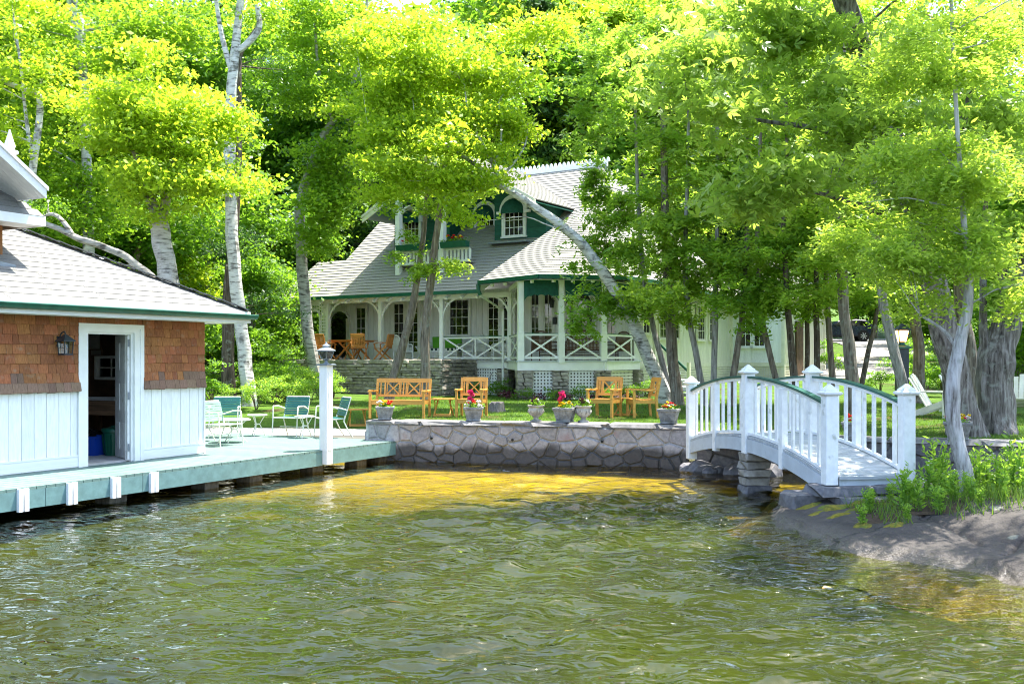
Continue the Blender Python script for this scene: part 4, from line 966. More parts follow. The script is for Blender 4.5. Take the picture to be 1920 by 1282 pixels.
def kites(c, L_, aspect, r2, up=.6, droop=.25, nrm=None):
    n = len(c); nz = r2.normal(0, 1, (n, 3)); nz[:, 2] = np.abs(nz[:, 2]) * .5 + up * 1.6
    if nrm is not None: nz = nz * .6 + nrm
    nz /= np.linalg.norm(nz, axis=1)[:, None]
    d = r2.normal(0, 1, (n, 3)); d[:, 2] -= droop * 2; d -= nz * np.sum(d * nz, 1)[:, None]; d /= np.linalg.norm(d, axis=1)[:, None] + 1e-9
    s_ = np.cross(nz, d); Ln = np.asarray(L_)[:, None]; w = Ln * aspect
    V = np.stack([c - d * Ln * .5, c + d * Ln * .05 + s_ * w * .5, c + d * Ln * .5, c + d * Ln * .05 - s_ * w * .5], 1).reshape(-1, 3)
    Fq = np.arange(4 * n).reshape(n, 4); return V, Fq, np.repeat(np.clip(r2.normal(.5, .24, n), 0, 1), 4)
def leaves_obj(name, data, mat, parent=None, loc=None):
    V, Fq, rd = data; return link(name, np_mesh(name, V, Fq, rd), mat, parent, loc)
def flowers(t, z, r_, cols, seed, tall=None):
    leaves_obj('foliage', leaf_cloud(150, (r_ * .9, r_ * .9, .07), .06, .5, seed, .3, center=(0, 0, z + .05)), 'leaf_green', t)
    r2 = random.Random(seed)
    for k in range(22):
        a = r2.uniform(0, 6.28); q = r_ * math.sqrt(r2.random()); cm = cols[min(len(cols) - 1, int((math.cos(a) * q / r_ * .5 + .5) * len(cols)))] if r2.random() < .7 else r2.choice(cols)
        o = link('bloom', bloom_mesh(cm), None, t, (math.cos(a) * q, math.sin(a) * q, z + .06 + r2.uniform(0, .09) - .1 * q)); s_ = r2.uniform(.028, .042); o.scale = (s_, s_, s_); o.rotation_euler = (r2.uniform(-.5, .5), r2.uniform(-.5, .5), r2.uniform(0, 6))
    if tall:
        mb = MB(); mb.tube([(tall[1], 0, z), (tall[1], 0, z + .24)], .008, 6); mb.build('stem', 'green_trim', t)
        for k in range(8):
            o = link('bloom', bloom_mesh(tall[0]), None, t, (tall[1] + r2.uniform(-.05, .05), r2.uniform(-.04, .04), z + .16 + r2.uniform(0, .17))); o.scale = (.06, .06, .06); o.rotation_euler = (r2.uniform(-1, 1), r2.uniform(-1, 1), k)
def planter(label, loc, rz, w, h, cols, seed, tall=None):
    t = thing('flower_planter', label, 'planter', loc, rz, 'stone flower planters')
    mb = MB(); mb.sq([(w * .37, 0), (w * .37, .02), (w * .34, .025), (w * .46, h - .05), (w * .5, h - .045), (w * .5, h), (w * .42, h), (w * .40, h - .05)]); mb.build('pot', 'planter_stone', t, bevel=.004)
    for s_ in range(3): piece('groove', t, (w * (-.2 + .2 * s_), -w * .415, h * .5), (.008, .012, h * .6), 'planter_stone', rot=(.13, 0, 0))
    mb = MB(); mb.sq([(w * .40, h - .045), (w * .40, h - .03)]); mb.build('soil', 'pile_wood', t)
    flowers(t, h - .03, w * .42, cols, seed, tall); return t
def on_wall(px, back=.2):
    r_ = (px - 960) / F; c, s_ = math.cos(WANG), math.sin(WANG); bx, by = WL[0][0] - s_ * back, WL[0][1] + c * back
    k = (r_ * by - bx) / (c - r_ * s_); return Vector((bx + c * k, by + s_ * k, WT + .0165))
RED, PNK, YEL, WHT = 'red_bloom', 'pink_bloom', 'yellow_bloom', 'white_bloom'
planter('stone planter of white, orange and red flowers in front of the bench', on_wall(722), WANG + .3, .37, .26, [WHT, YEL, RED], 1)
planter('stone planter with one tall pink bloom above yellow and white flowers', on_wall(888), WANG + .2, .38, .27, [WHT, YEL, RED, WHT], 2, (PNK, -.06))
planter('stone planter with pink spike and yellow flowers between two urns', on_wall(1059), WANG - .1, .40, .28, [RED, YEL, YEL, WHT], 3, (PNK, -.05))
planter('stone planter with red and white flowers beside the bridge post', on_wall(1254), WANG - .15, .38, .28, [RED, YEL, WHT, RED], 4)
def bank(px, Y, back=0): return Vector(((px - 960) / F * Y, Y, .672))
planter('stone planter with red and yellow flowers at the foot of the old maples', Vector((7.62, 17.02, .672)), WANG - .2, .46, .30, [RED, RED, PNK, YEL, WHT], 5)
planter('stone planter glimpsed between the balusters of the bridge', Vector((6.06, 17.65, .672)), WANG - .2, .40, .26, [RED, WHT, RED], 6)
def urn(label, loc, seed):
    t = thing('stone_urn', label, 'urn', loc, 0, 'carved stone urns on the wall')
    mb = MB(); mb.lathe([(.11, 0), (.11, .025), (.06, .04), (.045, .07), (.06, .09), (.12, .14), (.15, .21), (.145, .25), (.135, .27), (.165, .30), (.165, .32), (.14, .32), (.12, .27)], 20); mb.build('bowl', 'urn_stone', t, smooth=True)
    for k in range(10):
        a = k * .628; mb = MB(); mb.tube([(.10 * math.cos(a), .10 * math.sin(a), .125), (.152 * math.cos(a), .152 * math.sin(a), .20), (.143 * math.cos(a), .143 * math.sin(a), .25)], [.008, .016, .006], 6); mb.build('carved_lobe', 'urn_stone', t, smooth=True)
    leaves_obj('foliage', leaf_cloud(90, (.16, .16, .10), .08, .25, seed, .1, center=(0, 0, .36)), 'leaf_green', t)
    flowers(t, .30, .10, ['maroon_leaf', 'maroon_leaf', WHT], seed)
urn('carved stone urn left of the pink spike planter', on_wall(1005), 11)
urn('carved stone urn with low plants behind the angled armchair', on_wall(1094, .25), 12)
# adirondack chairs
def adirondack(label, loc, rz):
    t = thing('adirondack_chair', label, 'chair', loc, rz, 'white adirondack chairs under the trees')
    for s_ in (-1, 1):
        mb = MB(); mb.prism([(s_ * .27, -.38, .40), (s_ * .27, -.30, .40), (s_ * .27, .45, .10), (s_ * .27, .45, .0), (s_ * .27, .36, .0), (s_ * .27, -.38, .29)], (.025 * s_, 0, 0)); mb.build('leg', 'cream_metal', t)
        mb = MB(); mb.box((s_ * .31, -.34, .28), (.03, .10, .56)); mb.build('leg', 'cream_metal', t)
        mb = MB(); mb.prism([(s_ * .25, -.46, .57), (s_ * .40, -.46, .57), (s_ * .40, -.2, .57), (s_ * .36, .3, .57), (s_ * .27, .3, .57)], (0, 0, .025)); mb.build('arm', 'cream_metal', t)
    for k in range(6): piece('seat_slat', t, (0, -.37 + k * .09, .405 - k * .036), (.54, .08, .022), 'cream_metal', rot=(-.38, 0, 0))
    for k in range(5):
        x = -.22 + k * .11; tl = .98 - .012 * (k - 2) ** 2 - .02 * abs(k - 2)
        mb = MB(); mb.beam((x * .85, .07, .22), (x * 1.12, .46, tl), .095, .022, (0, 1, 0)); mb.build('back_slat', 'cream_metal', t)
    piece('back_batten', t, (0, .30, .57), (.62, .05, .03), 'cream_metal')
adirondack('white adirondack chair between the bridge and the dark lamp', GP(1750, 22.6), R(50))
adirondack('white adirondack chair mostly hidden behind the leaning maple trunk', GP(1806, 23.9), R(40))
adirondack('white adirondack chair on the sunny lawn right of the burl trunk', GP(1922, 22.6), R(-35))
# dark lamp with a lit lantern
tl = thing('garden_lamp', 'dark green garden lamp post with glowing lantern among the trees', 'lamp post', GP(1691, 27), 0)
gz = GP(1691, 27).z; top = 2.05 + (672 - 652) / F * 27 - gz
mb = MB(); mb.sq([(.14, 0), (.14, top - .02)]); mb.build('post', 'iron', tl); mb = MB(); mb.sq([(.19, top - .02), (.19, top + .03), (.06, top + .10), (.05, top + .16), (.10, top + .17)]); mb.build('post_cap', 'green_trim', tl)
mb = MB(); mb.sq([(.09, top + .17), (.14, top + .46)]); mb.build('lantern_glass', 'glow', tl)
mb = MB()
for a in (-1, 1):
    for b in (-1, 1): mb.beam((a * .095, b * .095, top + .16), (a * .15, b * .15, top + .48), .02)
mb.sq([(.19, top + .47), (.19, top + .49), (.05, top + .62), (.02, top + .66)]); mb.build('lantern_frame', 'iron', tl)
# driftwood and stump
b0 = GP(905, 26.5); mb = MB(); P = [(0, 0, -.02), (.03, .02, .18), (-.05, .0, .36), (.05, .03, .44), (.16, .02, .62), (.18, 0, .78), (.26, 0, .95)]; mb.tube([Vector(p) for p in P], [.05, .045, .05, .04, .03, .024, .006], 8); mb.tube([(-.05, 0, .36), (-.14, .02, .38), (-.2, .03, .45)], [.035, .02, .005], 7)
tag(mb.build('driftwood', 'drift', None, smooth=True, loc=b0), 'grey twisted driftwood standing before the white lattice', 'driftwood')
st = thing('tree_stump', 'short weathered tree stump on the lawn beside the armchair', 'stump', GP(931, 25.2)); mb = MB(); r2 = random.Random(2); prof = []
for k, (r_, z_) in enumerate(((.26, -.03), (.22, .06), (.20, .16), (.19, .22))): prof.append((r_, z_))
mb.lathe(prof, 14)
mb.v = [(x * (1 + .12 * math.sin(7 * math.atan2(y, x))), y * (1 + .12 * math.sin(7 * math.atan2(y, x))), z + (.03 * math.sin(5 * x * 9) if z > .2 else 0)) for x, y, z in mb.v]; mb.build('wood', 'drift', st, smooth=True)
# floating leaf
p = gnd(1551, 1108, .015); mb = MB(); mb.add([(-.05, -.01, 0), (-.01, .035, .012), (.05, .02, .0), (.07, -.015, .02), (.02, -.04, .014)], [(0, 4, 2, 1), (4, 3, 2)])
tag(mb.build('floating_leaf', 'old_leaf', None, loc=(p.x, p.y, .045)), 'single yellow dead leaf floating on the water', 'leaf')
# ---------------------------------------------------------------- cottage (x = s along the front, y = w inwards)
H0 = (-9.72, 40.6, 0); HA = math.atan2(-.533, .846)
hs_, hc_ = math.sin(HA), math.cos(HA)
def HL(X, Y, z=0): a, b = X - H0[0], Y - H0[1]; return Vector((a * hc_ + b * hs_, -a * hs_ + b * hc_, z))
def HW(s, w, z=0): return Vector((H0[0] + s * hc_ - w * hs_, H0[1] + s * hs_ + w * hc_, z))
ho = thing('cottage', 'white cottage with green gables, grey shingle roof and railed verandas', 'house', H0, HA)
rr = random.Random(77)
FZ = 1.97; EVZ = 4.48; PIT = .84; WW = 2.8
def RS(w): return EVZ + PIT * w
Kp = Vector((12.3, 4.0, RS(4.0))); Rr = Vector((12.0, 6.2, RS(6.2))); RL = 2.2
# roof courses
def facet(mb, a0, a1, b0, b1, n, lift=.022):
    a0, a1, b0, b1 = map(Vector, (a0, a1, b0, b1)); nn = (a1 - a0).cross(b0 - a0 if (b0 - a0).length > .1 else b1 - a0).normalized()
    if nn.z < 0: nn = -nn
    for k in range(n):
        p, q = a0.lerp(b0, k / n), a1.lerp(b1, k / n); r_, s_ = a0.lerp(b0, (k + 1) / n), a1.lerp(b1, (k + 1) / n)
        mb.add([p + nn * lift, q + nn * lift, s_, r_, p - nn * .02, q - nn * .02], [(0, 1, 2, 3), (0, 4, 5, 1)])
def mainL(w): return .65 * w / 1.78 if w < 1.78 else RL
def mainR(w): return 10.1 + 2.2 * w / 4 if w < 4 else lerp(12.3, 12.0, (w - 4) / 2.2)
mb = MB(); n = 42
for k in range(n):
    w0, w1 = 6.2 * k / n, 6.2 * (k + 1) / n
    facet(mb, (mainL(w0 + .001), w0, RS(w0)), (mainR(w0), w0, RS(w0)), (mainL(w0 + .001 if w1 > 1.78 > w0 else w1), w1, RS(w1)), (mainR(w1), w1, RS(w1)), 1)
G0 = HL(-1.08, 32.5, 4.58); G1 = HL(.82, 30.55, 4.62); G2 = HL(3.55, 31.05, 4.62); G3 = HL(5.15, 33.4, 4.62); G4 = Vector((15.3, 12.6, 4.6)); ME = Vector((10.1, 0, EVZ))
for a, b, c, d, m_ in ((ME, G0, Kp, Kp, 26), (G0, G1, Kp, Kp, 34), (G1, G2, Kp, Kp, 34), (G2, G3, Kp, Kp, 34), (G3, G4, Kp, Rr, 40)): facet(mb, a, b, c, d, m_)
facet(mb, (0, 3.56, EVZ), (0, 0, EVZ), (.65, 1.78, RS(1.78)), (.65, 1.78, RS(1.78)), 12)
roof = mb.build('roof', 'roof_house', ho); roof['kind'] = 'stuff'
mb = MB()                                         # back slopes and under-roof
def poly(p): mb.add(p, [tuple(range(len(p)))])
poly([(RL, 6.2, RS(6.2)), Rr, G4, (RL, 12.6, 4.6)]); poly([(.65, 1.78, RS(1.78)), (2.6, 1.78, RS(1.78)), (2.6, 3.56, EVZ), (0, 3.56, EVZ)])
poly([(0, 0, EVZ - .12), (10.1, 0, EVZ - .12), (12.3, 4, RS(4) - .12), Rr - Vector((0, 0, .12)), (RL, 6.2, RS(6.2) - .12), (RL, 1.78, RS(1.78) - .12), (.65, 1.78, RS(1.78) - .12)])
for a, b in ((ME, G0), (G0, G1), (G1, G2), (G2, G3)): poly([a - Vector((0, 0, .14)), b - Vector((0, 0, .14)), Kp - Vector((0, 0, .14))])
mb.build('roof_lining', 'white_board', ho)
# ridge board with a saw-tooth cresting
rb = MB(); rb.bb(RL, 12.05, 6.14, 6.26, RS(6.2) - .02, RS(6.2) + .16); rdg = rb.build('ridge_board', 'white_paint', ho)
mb = MB(); x = RL
while x < 12.0: mb.prism([(x, 6.17, RS(6.2) + .16), (x + .17, 6.17, RS(6.2) + .16), (x + .13, 6.17, RS(6.2) + .30), (x + .085, 6.17, RS(6.2) + .34), (x + .04, 6.17, RS(6.2) + .30)], (0, .05, 0)); x += .2
mb.build('cresting', 'white_paint', rdg)
# gutters and eave trim
def gutter(a, b, name='gutter'):
    a, b = Vector(a), Vector(b); mb = MB(); mb.beam(a, b, .11, .12); o = mb.build(name, 'green_trim', ho); return o
gutter((-.06, -.05, EVZ - .06), (10.12, -.05, EVZ - .06)); gutter((-.05, .02, EVZ - .06), (-.05, 3.5, EVZ - .06))
dz = Vector((0, 0, -.05)); gutter(G0 + dz, G1 + dz); gutter(G1 + dz, G2 + dz); gutter(G2 + dz, G3 + dz); gutter(G3 + dz, G4 + dz); gutter(ME + Vector((0, 0, -.06)), G0 + dz)
# downspout
ds = MB(); a = G0 + Vector((-.02, .0, -.1)); p4 = HL(-.08, 34.7, 0); ds.tube([a, a + Vector((.02, .03, -.35)), Vector((p4.x - .12, p4.y - .25, 3.72)), Vector((p4.x - .12, p4.y - .25, .8))], .045, 8); ds.build('downspout', 'white_paint', ho, smooth=True)
ds = MB(); ds.tube([a + Vector((-.02, 0, .0)), a + Vector((.0, .01, -.22)), a + Vector((.04, .05, -.36))], .065, 8); ds.build('gutter_elbow', 'green_trim', ho, smooth=True)
# rafter tails under the eave
for k in range(15): piece('rafter_tail', ho, (.5 + k * .68, .2, EVZ - .14), (.07, .5, .09), 'white_paint', rot=(.5, 0, 0))
for a, b in ((G0, G1), (G1, G2)):
    for t in (.15, .38, .62, .85):
        p = a.lerp(b, t); piece('rafter_tail', ho, p + (Kp - p).normalized() * .3 + Vector((0, 0, -.28)), (.09, .09, .10), 'white_paint')
# ---- walls: board by board
hw = MB(); hw.bb(.3, 14.64, WW + .06, 12.6, .75, 4.70); hw.bb(14.66, 16.98, 12.96, 19.4, .75, 4.6); hwall = hw.build('wall', 'white_board', ho)
def wall_boards(x0, x1, w, z0, z1, holes, mat='white_board', axis=0, bw=.26):
    x = x0
    while x < x1 - .02:
        b = min(bw, x1 - x); segs = [(z0, z1)]
        for h0, h1, hz0, hz1 in holes:
            if x + b / 2 > h0 and x + b / 2 < h1:
                ns = []
                for a_, b_ in segs:
                    if hz0 > a_ + .03: ns.append((a_, min(b_, hz0)))
                    if hz1 < b_ - .03: ns.append((max(a_, hz1), b_))
                segs = ns
        for a_, b_ in segs:
            c = (x + b / 2, w + .03, (a_ + b_) / 2) if axis == 0 else (w - .03, x + b / 2, (a_ + b_) / 2)
            piece('wall_board', hwall, c, (b - .012, .03, b_ - a_) if axis == 0 else (.03, b - .012, b_ - a_), mat)
        x += b
DOORS = []
def glazed(name, x0, x1, z0, z1, w, nx, nz, solid=0, axis=0, mat='white_paint', out=-1):
    """a glazed leaf or window: frame, dark pane, bars; solid = height of lower panel"""
    def P(a, d, z): return (a, w + out * d, z) if axis == 0 else (w - out * d, a, z)
    def bx_(m_, a0, a1, d0, d1, c0, c1):
        p, q = P(a0, d0, c0), P(a1, d1, c1); m_.bb(min(p[0], q[0]), max(p[0], q[0]), min(p[1], q[1]), max(p[1], q[1]), c0, c1)
    f = MB(); t_ = .09; ins = .05
    bx_(f, x0 - t_, x0, -.02, .05, z0, z1 + t_); bx_(f, x1, x1 + t_, -.02, .05, z0, z1 + t_); bx_(f, x0, x1, -.02, .05, z1, z1 + t_); bx_(f, x0 - t_ - .03, x1 + t_ + .03, -.02, .08, z0 - .06, z0)
    fo = f.build(name, mat, ho)
    s_ = MB(); bx_(s_, x0, x0 + ins, -.02, .022, z0, z1); bx_(s_, x1 - ins, x1, -.02, .022, z0, z1); bx_(s_, x0 + ins, x1 - ins, -.02, .022, z1 - ins, z1); bx_(s_, x0 + ins, x1 - ins, -.02, .022, z0, z0 + ins + solid)
    s_.build('sash', mat, fo)
    g_ = MB(); bx_(g_, x0 + ins, x1 - ins, -.015, -.003, z0 + ins + solid, z1 - ins); g_.build('pane', 'window_glass', fo)
    b_ = MB(); gx0, gx1, gz0, gz1 = x0 + ins, x1 - ins, z0 + ins + solid, z1 - ins
    for k in range(1, nx): xx = lerp(gx0, gx1, k / nx); bx_(b_, xx - .011, xx + .011, -.001, .016, gz0, gz1)
    for k in range(1, nz): zz = lerp(gz0, gz1, k / nz); bx_(b_, gx0, gx1, .0, .0145, zz - .011, zz + .011)
    if b_.v: b_.build('glazing_bar', mat, fo)
    return fo
front = [('door', 1.96, 2.52, FZ, 4.20, 2, 4, .45), ('french_door', 3.98, 4.55, FZ, 4.32, 2, 5, .3), ('french_door', 4.72, 5.28, FZ, 4.32, 2, 5, .3), ('window', 6.80, 7.75, 2.95, 4.38, 3, 4, 0),
         ('french_door', 8.62, 9.15, FZ, 4.45, 2, 5, .3), ('french_door', 9.30, 9.80, FZ, 4.45, 2, 5, .3), ('french_door', 10.55, 10.95, FZ, 4.5, 2, 5, .3), ('french_door', 11.12, 11.52, FZ, 4.5, 2, 5, .3), ('window', 12.02, 12.42, 2.75, 4.45, 2, 4, 0), ('window', 13.72, 14.1, 2.85, 4.4, 2, 3, 0)]
holes = [(f[1] - .06, f[2] + .06, f[3] - .05, f[4] + .06) for f in front] + [(.5, 1.6, FZ, 4.05)]
wall_boards(.3, 14.64, WW, FZ - .02, 4.72, holes)
for nm, x0, x1, z0, z1, nx, nz, so_ in front: glazed(nm, x0, x1, z0, z1, WW, nx, nz, so_)
# arched dark doorway at the left end
ar = MB(); N_ = 12
A = [(.5, WW - .04, FZ)] + [(1.05 - .55 * math.cos(math.pi * k / N_), WW - .04, 3.5 + .55 * math.sin(math.pi * k / N_)) for k in range(N_ + 1)] + [(1.6, WW - .04, FZ)]
B = [(.41, WW - .04, FZ)] + [(1.05 - .64 * math.cos(math.pi * k / N_), WW - .04, 3.5 + .64 * math.sin(math.pi * k / N_)) for k in range(N_ + 1)] + [(1.69, WW - .04, FZ)]
ar.strip(A, B, (0, .09, 0)); arch_o = ar.build('arched_doorway', 'white_paint', ho)
mb = MB(); mb.prism([(p[0], WW + .03, p[2]) for p in A], (0, .02, 0)); mb.build('dark_opening_panel', 'window_glass', arch_o)  # flat dark panel painted in for the shade inside the arch
piece('curtain', arch_o, (1.47, WW + .015, 2.9), (.16, .02, 1.7), 'cream')
# oval window door in the porch
ov = MB(); cx, cz, ra, rb_ = 12.86, 3.72, .34, .66; n = 28
A = [(cx + ra * math.cos(2 * math.pi * k / n), WW - .055, cz + rb_ * math.sin(2 * math.pi * k / n)) for k in range(n + 1)]; B = [(cx + (ra + .05) * math.cos(2 * math.pi * k / n), WW - .055, cz + (rb_ + .05) * math.sin(2 * math.pi * k / n)) for k in range(n + 1)]
ov.strip(A, B, (0, .03, 0)); ov.bb(cx - .47, cx - .40, WW - .05, WW - .0, FZ, 4.55); ov.bb(cx + .40, cx + .47, WW - .05, WW, FZ, 4.55); ov.bb(cx - .40, cx + .40, WW - .05, WW, 4.47, 4.55); ov.bb(cx - .40, cx + .40, WW - .05, WW, 2.72, 2.80)
ovo = ov.build('oval_door', 'white_paint', ho)
mb = MB(); mb.prism([(p[0], WW - .03, p[2]) for p in A[:-1]], (0, .015, 0)); mb.build('oval_pane', 'window_glass', ovo)
for sx in (-1, 1):
    for sz in (-1, 1):
        for q in (0, 1, 2):
            mb = MB(); c = (cx + sx * (.24 + .06 * (q == 1)), cz + sz * (.60 + .07 * (q == 2))); P = [(c[0] + .055 * math.cos(t * .7) * (1 - t * .06), WW - .04, c[1] + .055 * math.sin(t * .7) * (1 - t * .06)) for t in range(10)]; mb.tube(P, .012, 6); mb.build('scroll', 'white_paint', ovo)
# ---- side walls on the right
side = [('window', 3.75, 4.35, 2.95, 4.2, 2, 3), ('window', 5.2, 6.0, 2.80, 4.2, 2, 4), ('window', 6.3, 7.1, 2.80, 4.2, 2, 4), ('window', 9.0, 9.8, 2.80, 4.2, 3, 4), ('window', 10.3, 11.2, 2.80, 4.2, 3, 4)]
wall_boards(3.4, 12.9, 14.70, 1.85, 4.62, [(f[1] - .06, f[2] + .06, f[3] - .05, f[4] + .06) for f in side], 'cream', 1, .3)  # wall turned to the sun, its warm light painted into the boards
for nm, a, b, z0, z1, nx, nz in side: glazed(nm, a, b, z0, z1, 14.70, nx, nz, 0, 1, 'cream')
fw = [('window', 15.1, 15.62, 2.55, 4.2, 2, 3), ('window', 15.72, 16.24, 2.55, 4.2, 2, 3)]
wall_boards(14.72, 17.0, 12.93, 1.85, 4.6, [(f[1] - .06, f[2] + .06, f[3] - .05, f[4] + .06) for f in fw], 'white_board', 0, .3)
for nm, a, b, z0, z1, nx, nz in fw: glazed(nm, a, b, z0, z1, 12.93, nx, nz)
wall_boards(12.93, 19.4, 17.03, 1.85, 4.6, [], 'cream', 1, .3)  # sunlit tone put into the colour of this side wall too
for x, w in ((17.02, 12.95), (17.02, 19.4), (14.72, 12.93), (.31, WW + .0)): mb = MB(); mb.box((x, w, 2.9), (.14, .14, 3.6)); mb.build('corner_board', 'cream', ho)
mb = MB(); mb.bb(14.66, 14.76, 3.4, 12.9, 1.70, 1.88); mb.bb(14.70, 17.06, 12.86, 12.95, 1.70, 1.88); mb.bb(16.98, 17.08, 12.95, 19.4, 1.70, 1.88); mb.build('water_table', 'cream', ho)
mb = MB(); mb.hexa([(14.2, 12.4, 4.6), (17.5, 12.4, 4.6), (17.5, 19.9, 4.6), (14.2, 19.9, 4.6), (15.6, 14.0, 6.4), (15.9, 14.0, 6.4), (15.9, 18.4, 6.4), (15.6, 18.4, 6.4)]); mb.build('wing_roof', 'roof_house', ho)
mb = MB(); mb.bb(17.06, 17.12, 14.6, 15.6, 1.2, 3.7); mb.build('side_door', 'dark_wood', ho)
# ---- lattice panels
def lattice(name, a, b, z0, z1, parent, mat='white_paint', pitch=.105, sw=.056, back=True, flare=0, lk=None):
    """square lattice between two plan points in house frame"""
    a, b = Vector((a[0], a[1], 0)), Vector((b[0], b[1], 0)); L_ = (b - a).length; d = (b - a) / L_; nrm = Vector((d.y, -d.x, 0)); mb = MB()
    k = 0; x = 0
    while x <= L_ + .001:
        e = min(x, L_); edge = min(e, L_ - e); top = z1
        p = a + d * e; mb.beam(p + Vector((0, 0, z0)), p + Vector((0, 0, z1)), sw, .012, nrm); x += pitch
    z = z0
    while z <= z1:
        mb.beam(a + nrm * .013 + Vector((0, 0, z)), b + nrm * .013 + Vector((0, 0, z)), .012, sw); z += pitch
    o = mb.build(name, mat, parent)
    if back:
        q = MB(); c0, c1 = a - nrm * .25, b - nrm * .25; q.add([c0 + Vector((0, 0, z0)), c1 + Vector((0, 0, z0)), c1 + Vector((0, 0, z1)), c0 + Vector((0, 0, z1))], [(0, 1, 2, 3)]); q.build('crawl_shade_sheet', 'pile_wood', o)  # dark sheet stands in for the shade behind the lattice
    return o
gzh = .70
# ---- veranda: floor, posts, brackets, rails
mb = MB(); mb.bb(.3, 11.1, .34, WW + .02, FZ - .06, FZ); pa, pc, pd = HL(.268, 31.4), HL(2.92, 31.8), HL(4.22, 33.9)
p4l = Vector((11.1, .5, 0)); e_ = Vector((14.6, 3.0, 0))
fl = [p4l + Vector((0, -.02, 0)), pa, pc, pd, e_, Vector((11.1, 3.0, 0))]; mb.prism([(p.x, p.y, FZ - .063) for p in fl], (0, 0, .06)); mb.build('veranda_floor', 'grey_floor', ho)
mb = MB(); mb.bb(8.13, 11.1, .38, .42, 1.70, FZ - .0); mb.build('floor_beam', 'white_paint', ho)
lattice('lattice', (8.15, .44), (10.6, .44), gzh + .06, 1.72, ho)
mb = MB(); mb.bb(.4, 11.15, .44, .56, 4.22, 4.40); mb.build('eave_beam', 'white_paint', ho)
def bracket(px_, py_, d, z, r_, parent):           # quarter-arch spandrel with a pierced fill
    d = Vector((d[0], d[1], 0)).normalized(); n_ = 10; o = Vector((px_, py_, 0)) + d * .07
    A = [o + d * (r_ * (1 - math.cos(math.pi / 2 * k / n_))) + Vector((0, 0, z - r_ + r_ * math.sin(math.pi / 2 * k / n_))) for k in range(n_ + 1)]
    B = [o + d * max(0, (r_ + .0) * (1 - math.cos(math.pi / 2 * k / n_)) - .065 * math.cos(math.pi / 2 * k / n_)) + Vector((0, 0, min(z, z - r_ + r_ * math.sin(math.pi / 2 * k / n_) + .065 * math.sin(math.pi / 2 * k / n_)))) for k in range(n_ + 1)]
    nr = Vector((-d.y, d.x, 0)) * .05; mb = MB(); mb.strip([p - nr * .5 for p in A], [p - nr * .5 for p in B], nr)
    for q in (.16, .3): mb.tube([o + d * (q * r_ + .06 * r_ * math.cos(t * .9)) + Vector((0, 0, z - q * r_ + .06 * r_ * math.sin(t * .9) - .01)) for t in range(8)], .014, 5)
    return mb.build('bracket', 'white_paint', parent)
for k, s in enumerate((2.505, 5.216, 8.13, 11.1)):
    mb = MB(); mb.sq([(.09, FZ), (.09, 2.1), (.075, 2.12), (.075, 4.25)], (s, .5, 0)); po = mb.build('post', 'white_paint', ho)
    for d in ((-1, 0), (1, 0)): bracket(s, .5, d, 4.24, .78, ho)
def xrail(a, b, nX, z0=FZ, h=.86, mat='white_paint'):
    a, b = Vector((a[0], a[1], 0)), Vector((b[0], b[1], 0)); d = (b - a).normalized(); mb = MB(); zt, zb = z0 + h - .03, z0 + .10
    mb.beam(a + Vector((0, 0, zt)), b + Vector((0, 0, zt)), .07, .06); mb.beam(a + Vector((0, 0, zb)), b + Vector((0, 0, zb)), .06, .06)
    ro = mb.build('railing', mat, ho)
    mb = MB(); mb.beam(a + Vector((0, 0, zt + .042)), b + Vector((0, 0, zt + .042)), .10, .024); mb.build('rail_cap', 'green_trim', ro)
    L_ = (b - a).length
    for k in range(nX):
        p, q = a + d * L_ * k / nX, a + d * L_ * (k + 1) / nX
        mb = MB(); mb.beam(p + Vector((0, 0, zb)), q + Vector((0, 0, zt)), .03, .055); mb.beam(p + Vector((0, 0, zt)) + Vector((0, .002, 0)), q + Vector((0, .002, zb)), .03, .055); mb.build('cross_brace', mat, ro)
        if k: mb = MB(); mb.beam(p + Vector((0, 0, zb)), p + Vector((0, 0, zt)), .05, .05); mb.build('rail_post', mat, ro)
xrail((8.22, .5), (11.02, .5), 2)
pb = HL(1.55, 31.5)
PP = [(pa, 'A'), (pb, 'B'), (pc, 'C'), (pd, 'D')]
for p, _ in PP:
    mb = MB(); mb.sq([(.10, FZ - .06), (.10, 2.86), (.085, 2.9), (.085, 4.5)], (p.x, p.y, 0), R(13) - HA if False else R(13) - HA); mb.build('post', 'white_paint', ho)
def off(p, q, a=.1): d = (q - p).normalized(); return p + d * a, q - d * a
for p, q in ((pa, pb), (pb, pc), (pc, pd), (p4l, pa)):
    a, b = off(p, q); xrail(a, b, 1)
    d = (q - p).normalized()
    bracket(p.x, p.y, d, 4.42, .42, ho); bracket(q.x, q.y, -d, 4.42, .42, ho)
    mb = MB(); up = Vector((0, 0, 4.48)); mb.beam(p + up, q + up, .1, .14); mb.build('porch_beam', 'white_paint', ho)
for p, q in ((pa, pc), (pc, pd), (p4l, pa)):
    d = (q - p).normalized(); n_ = Vector((d.y, -d.x, 0))
    mb = MB(); mb.beam(p - d * .10 + n_ * .08 + Vector((0, 0, 1.81)), q + d * .10 + n_ * .08 + Vector((0, 0, 1.81)), .05, .27); mb.build('floor_beam', 'white_paint', ho)
    mb = MB(); mb.beam(p - d * .12 + n_ * .10 + Vector((0, 0, 1.96)), q + d * .12 + n_ * .10 + Vector((0, 0, 1.96)), .12, .035); mb.build('nosing', 'grey_paint', ho)
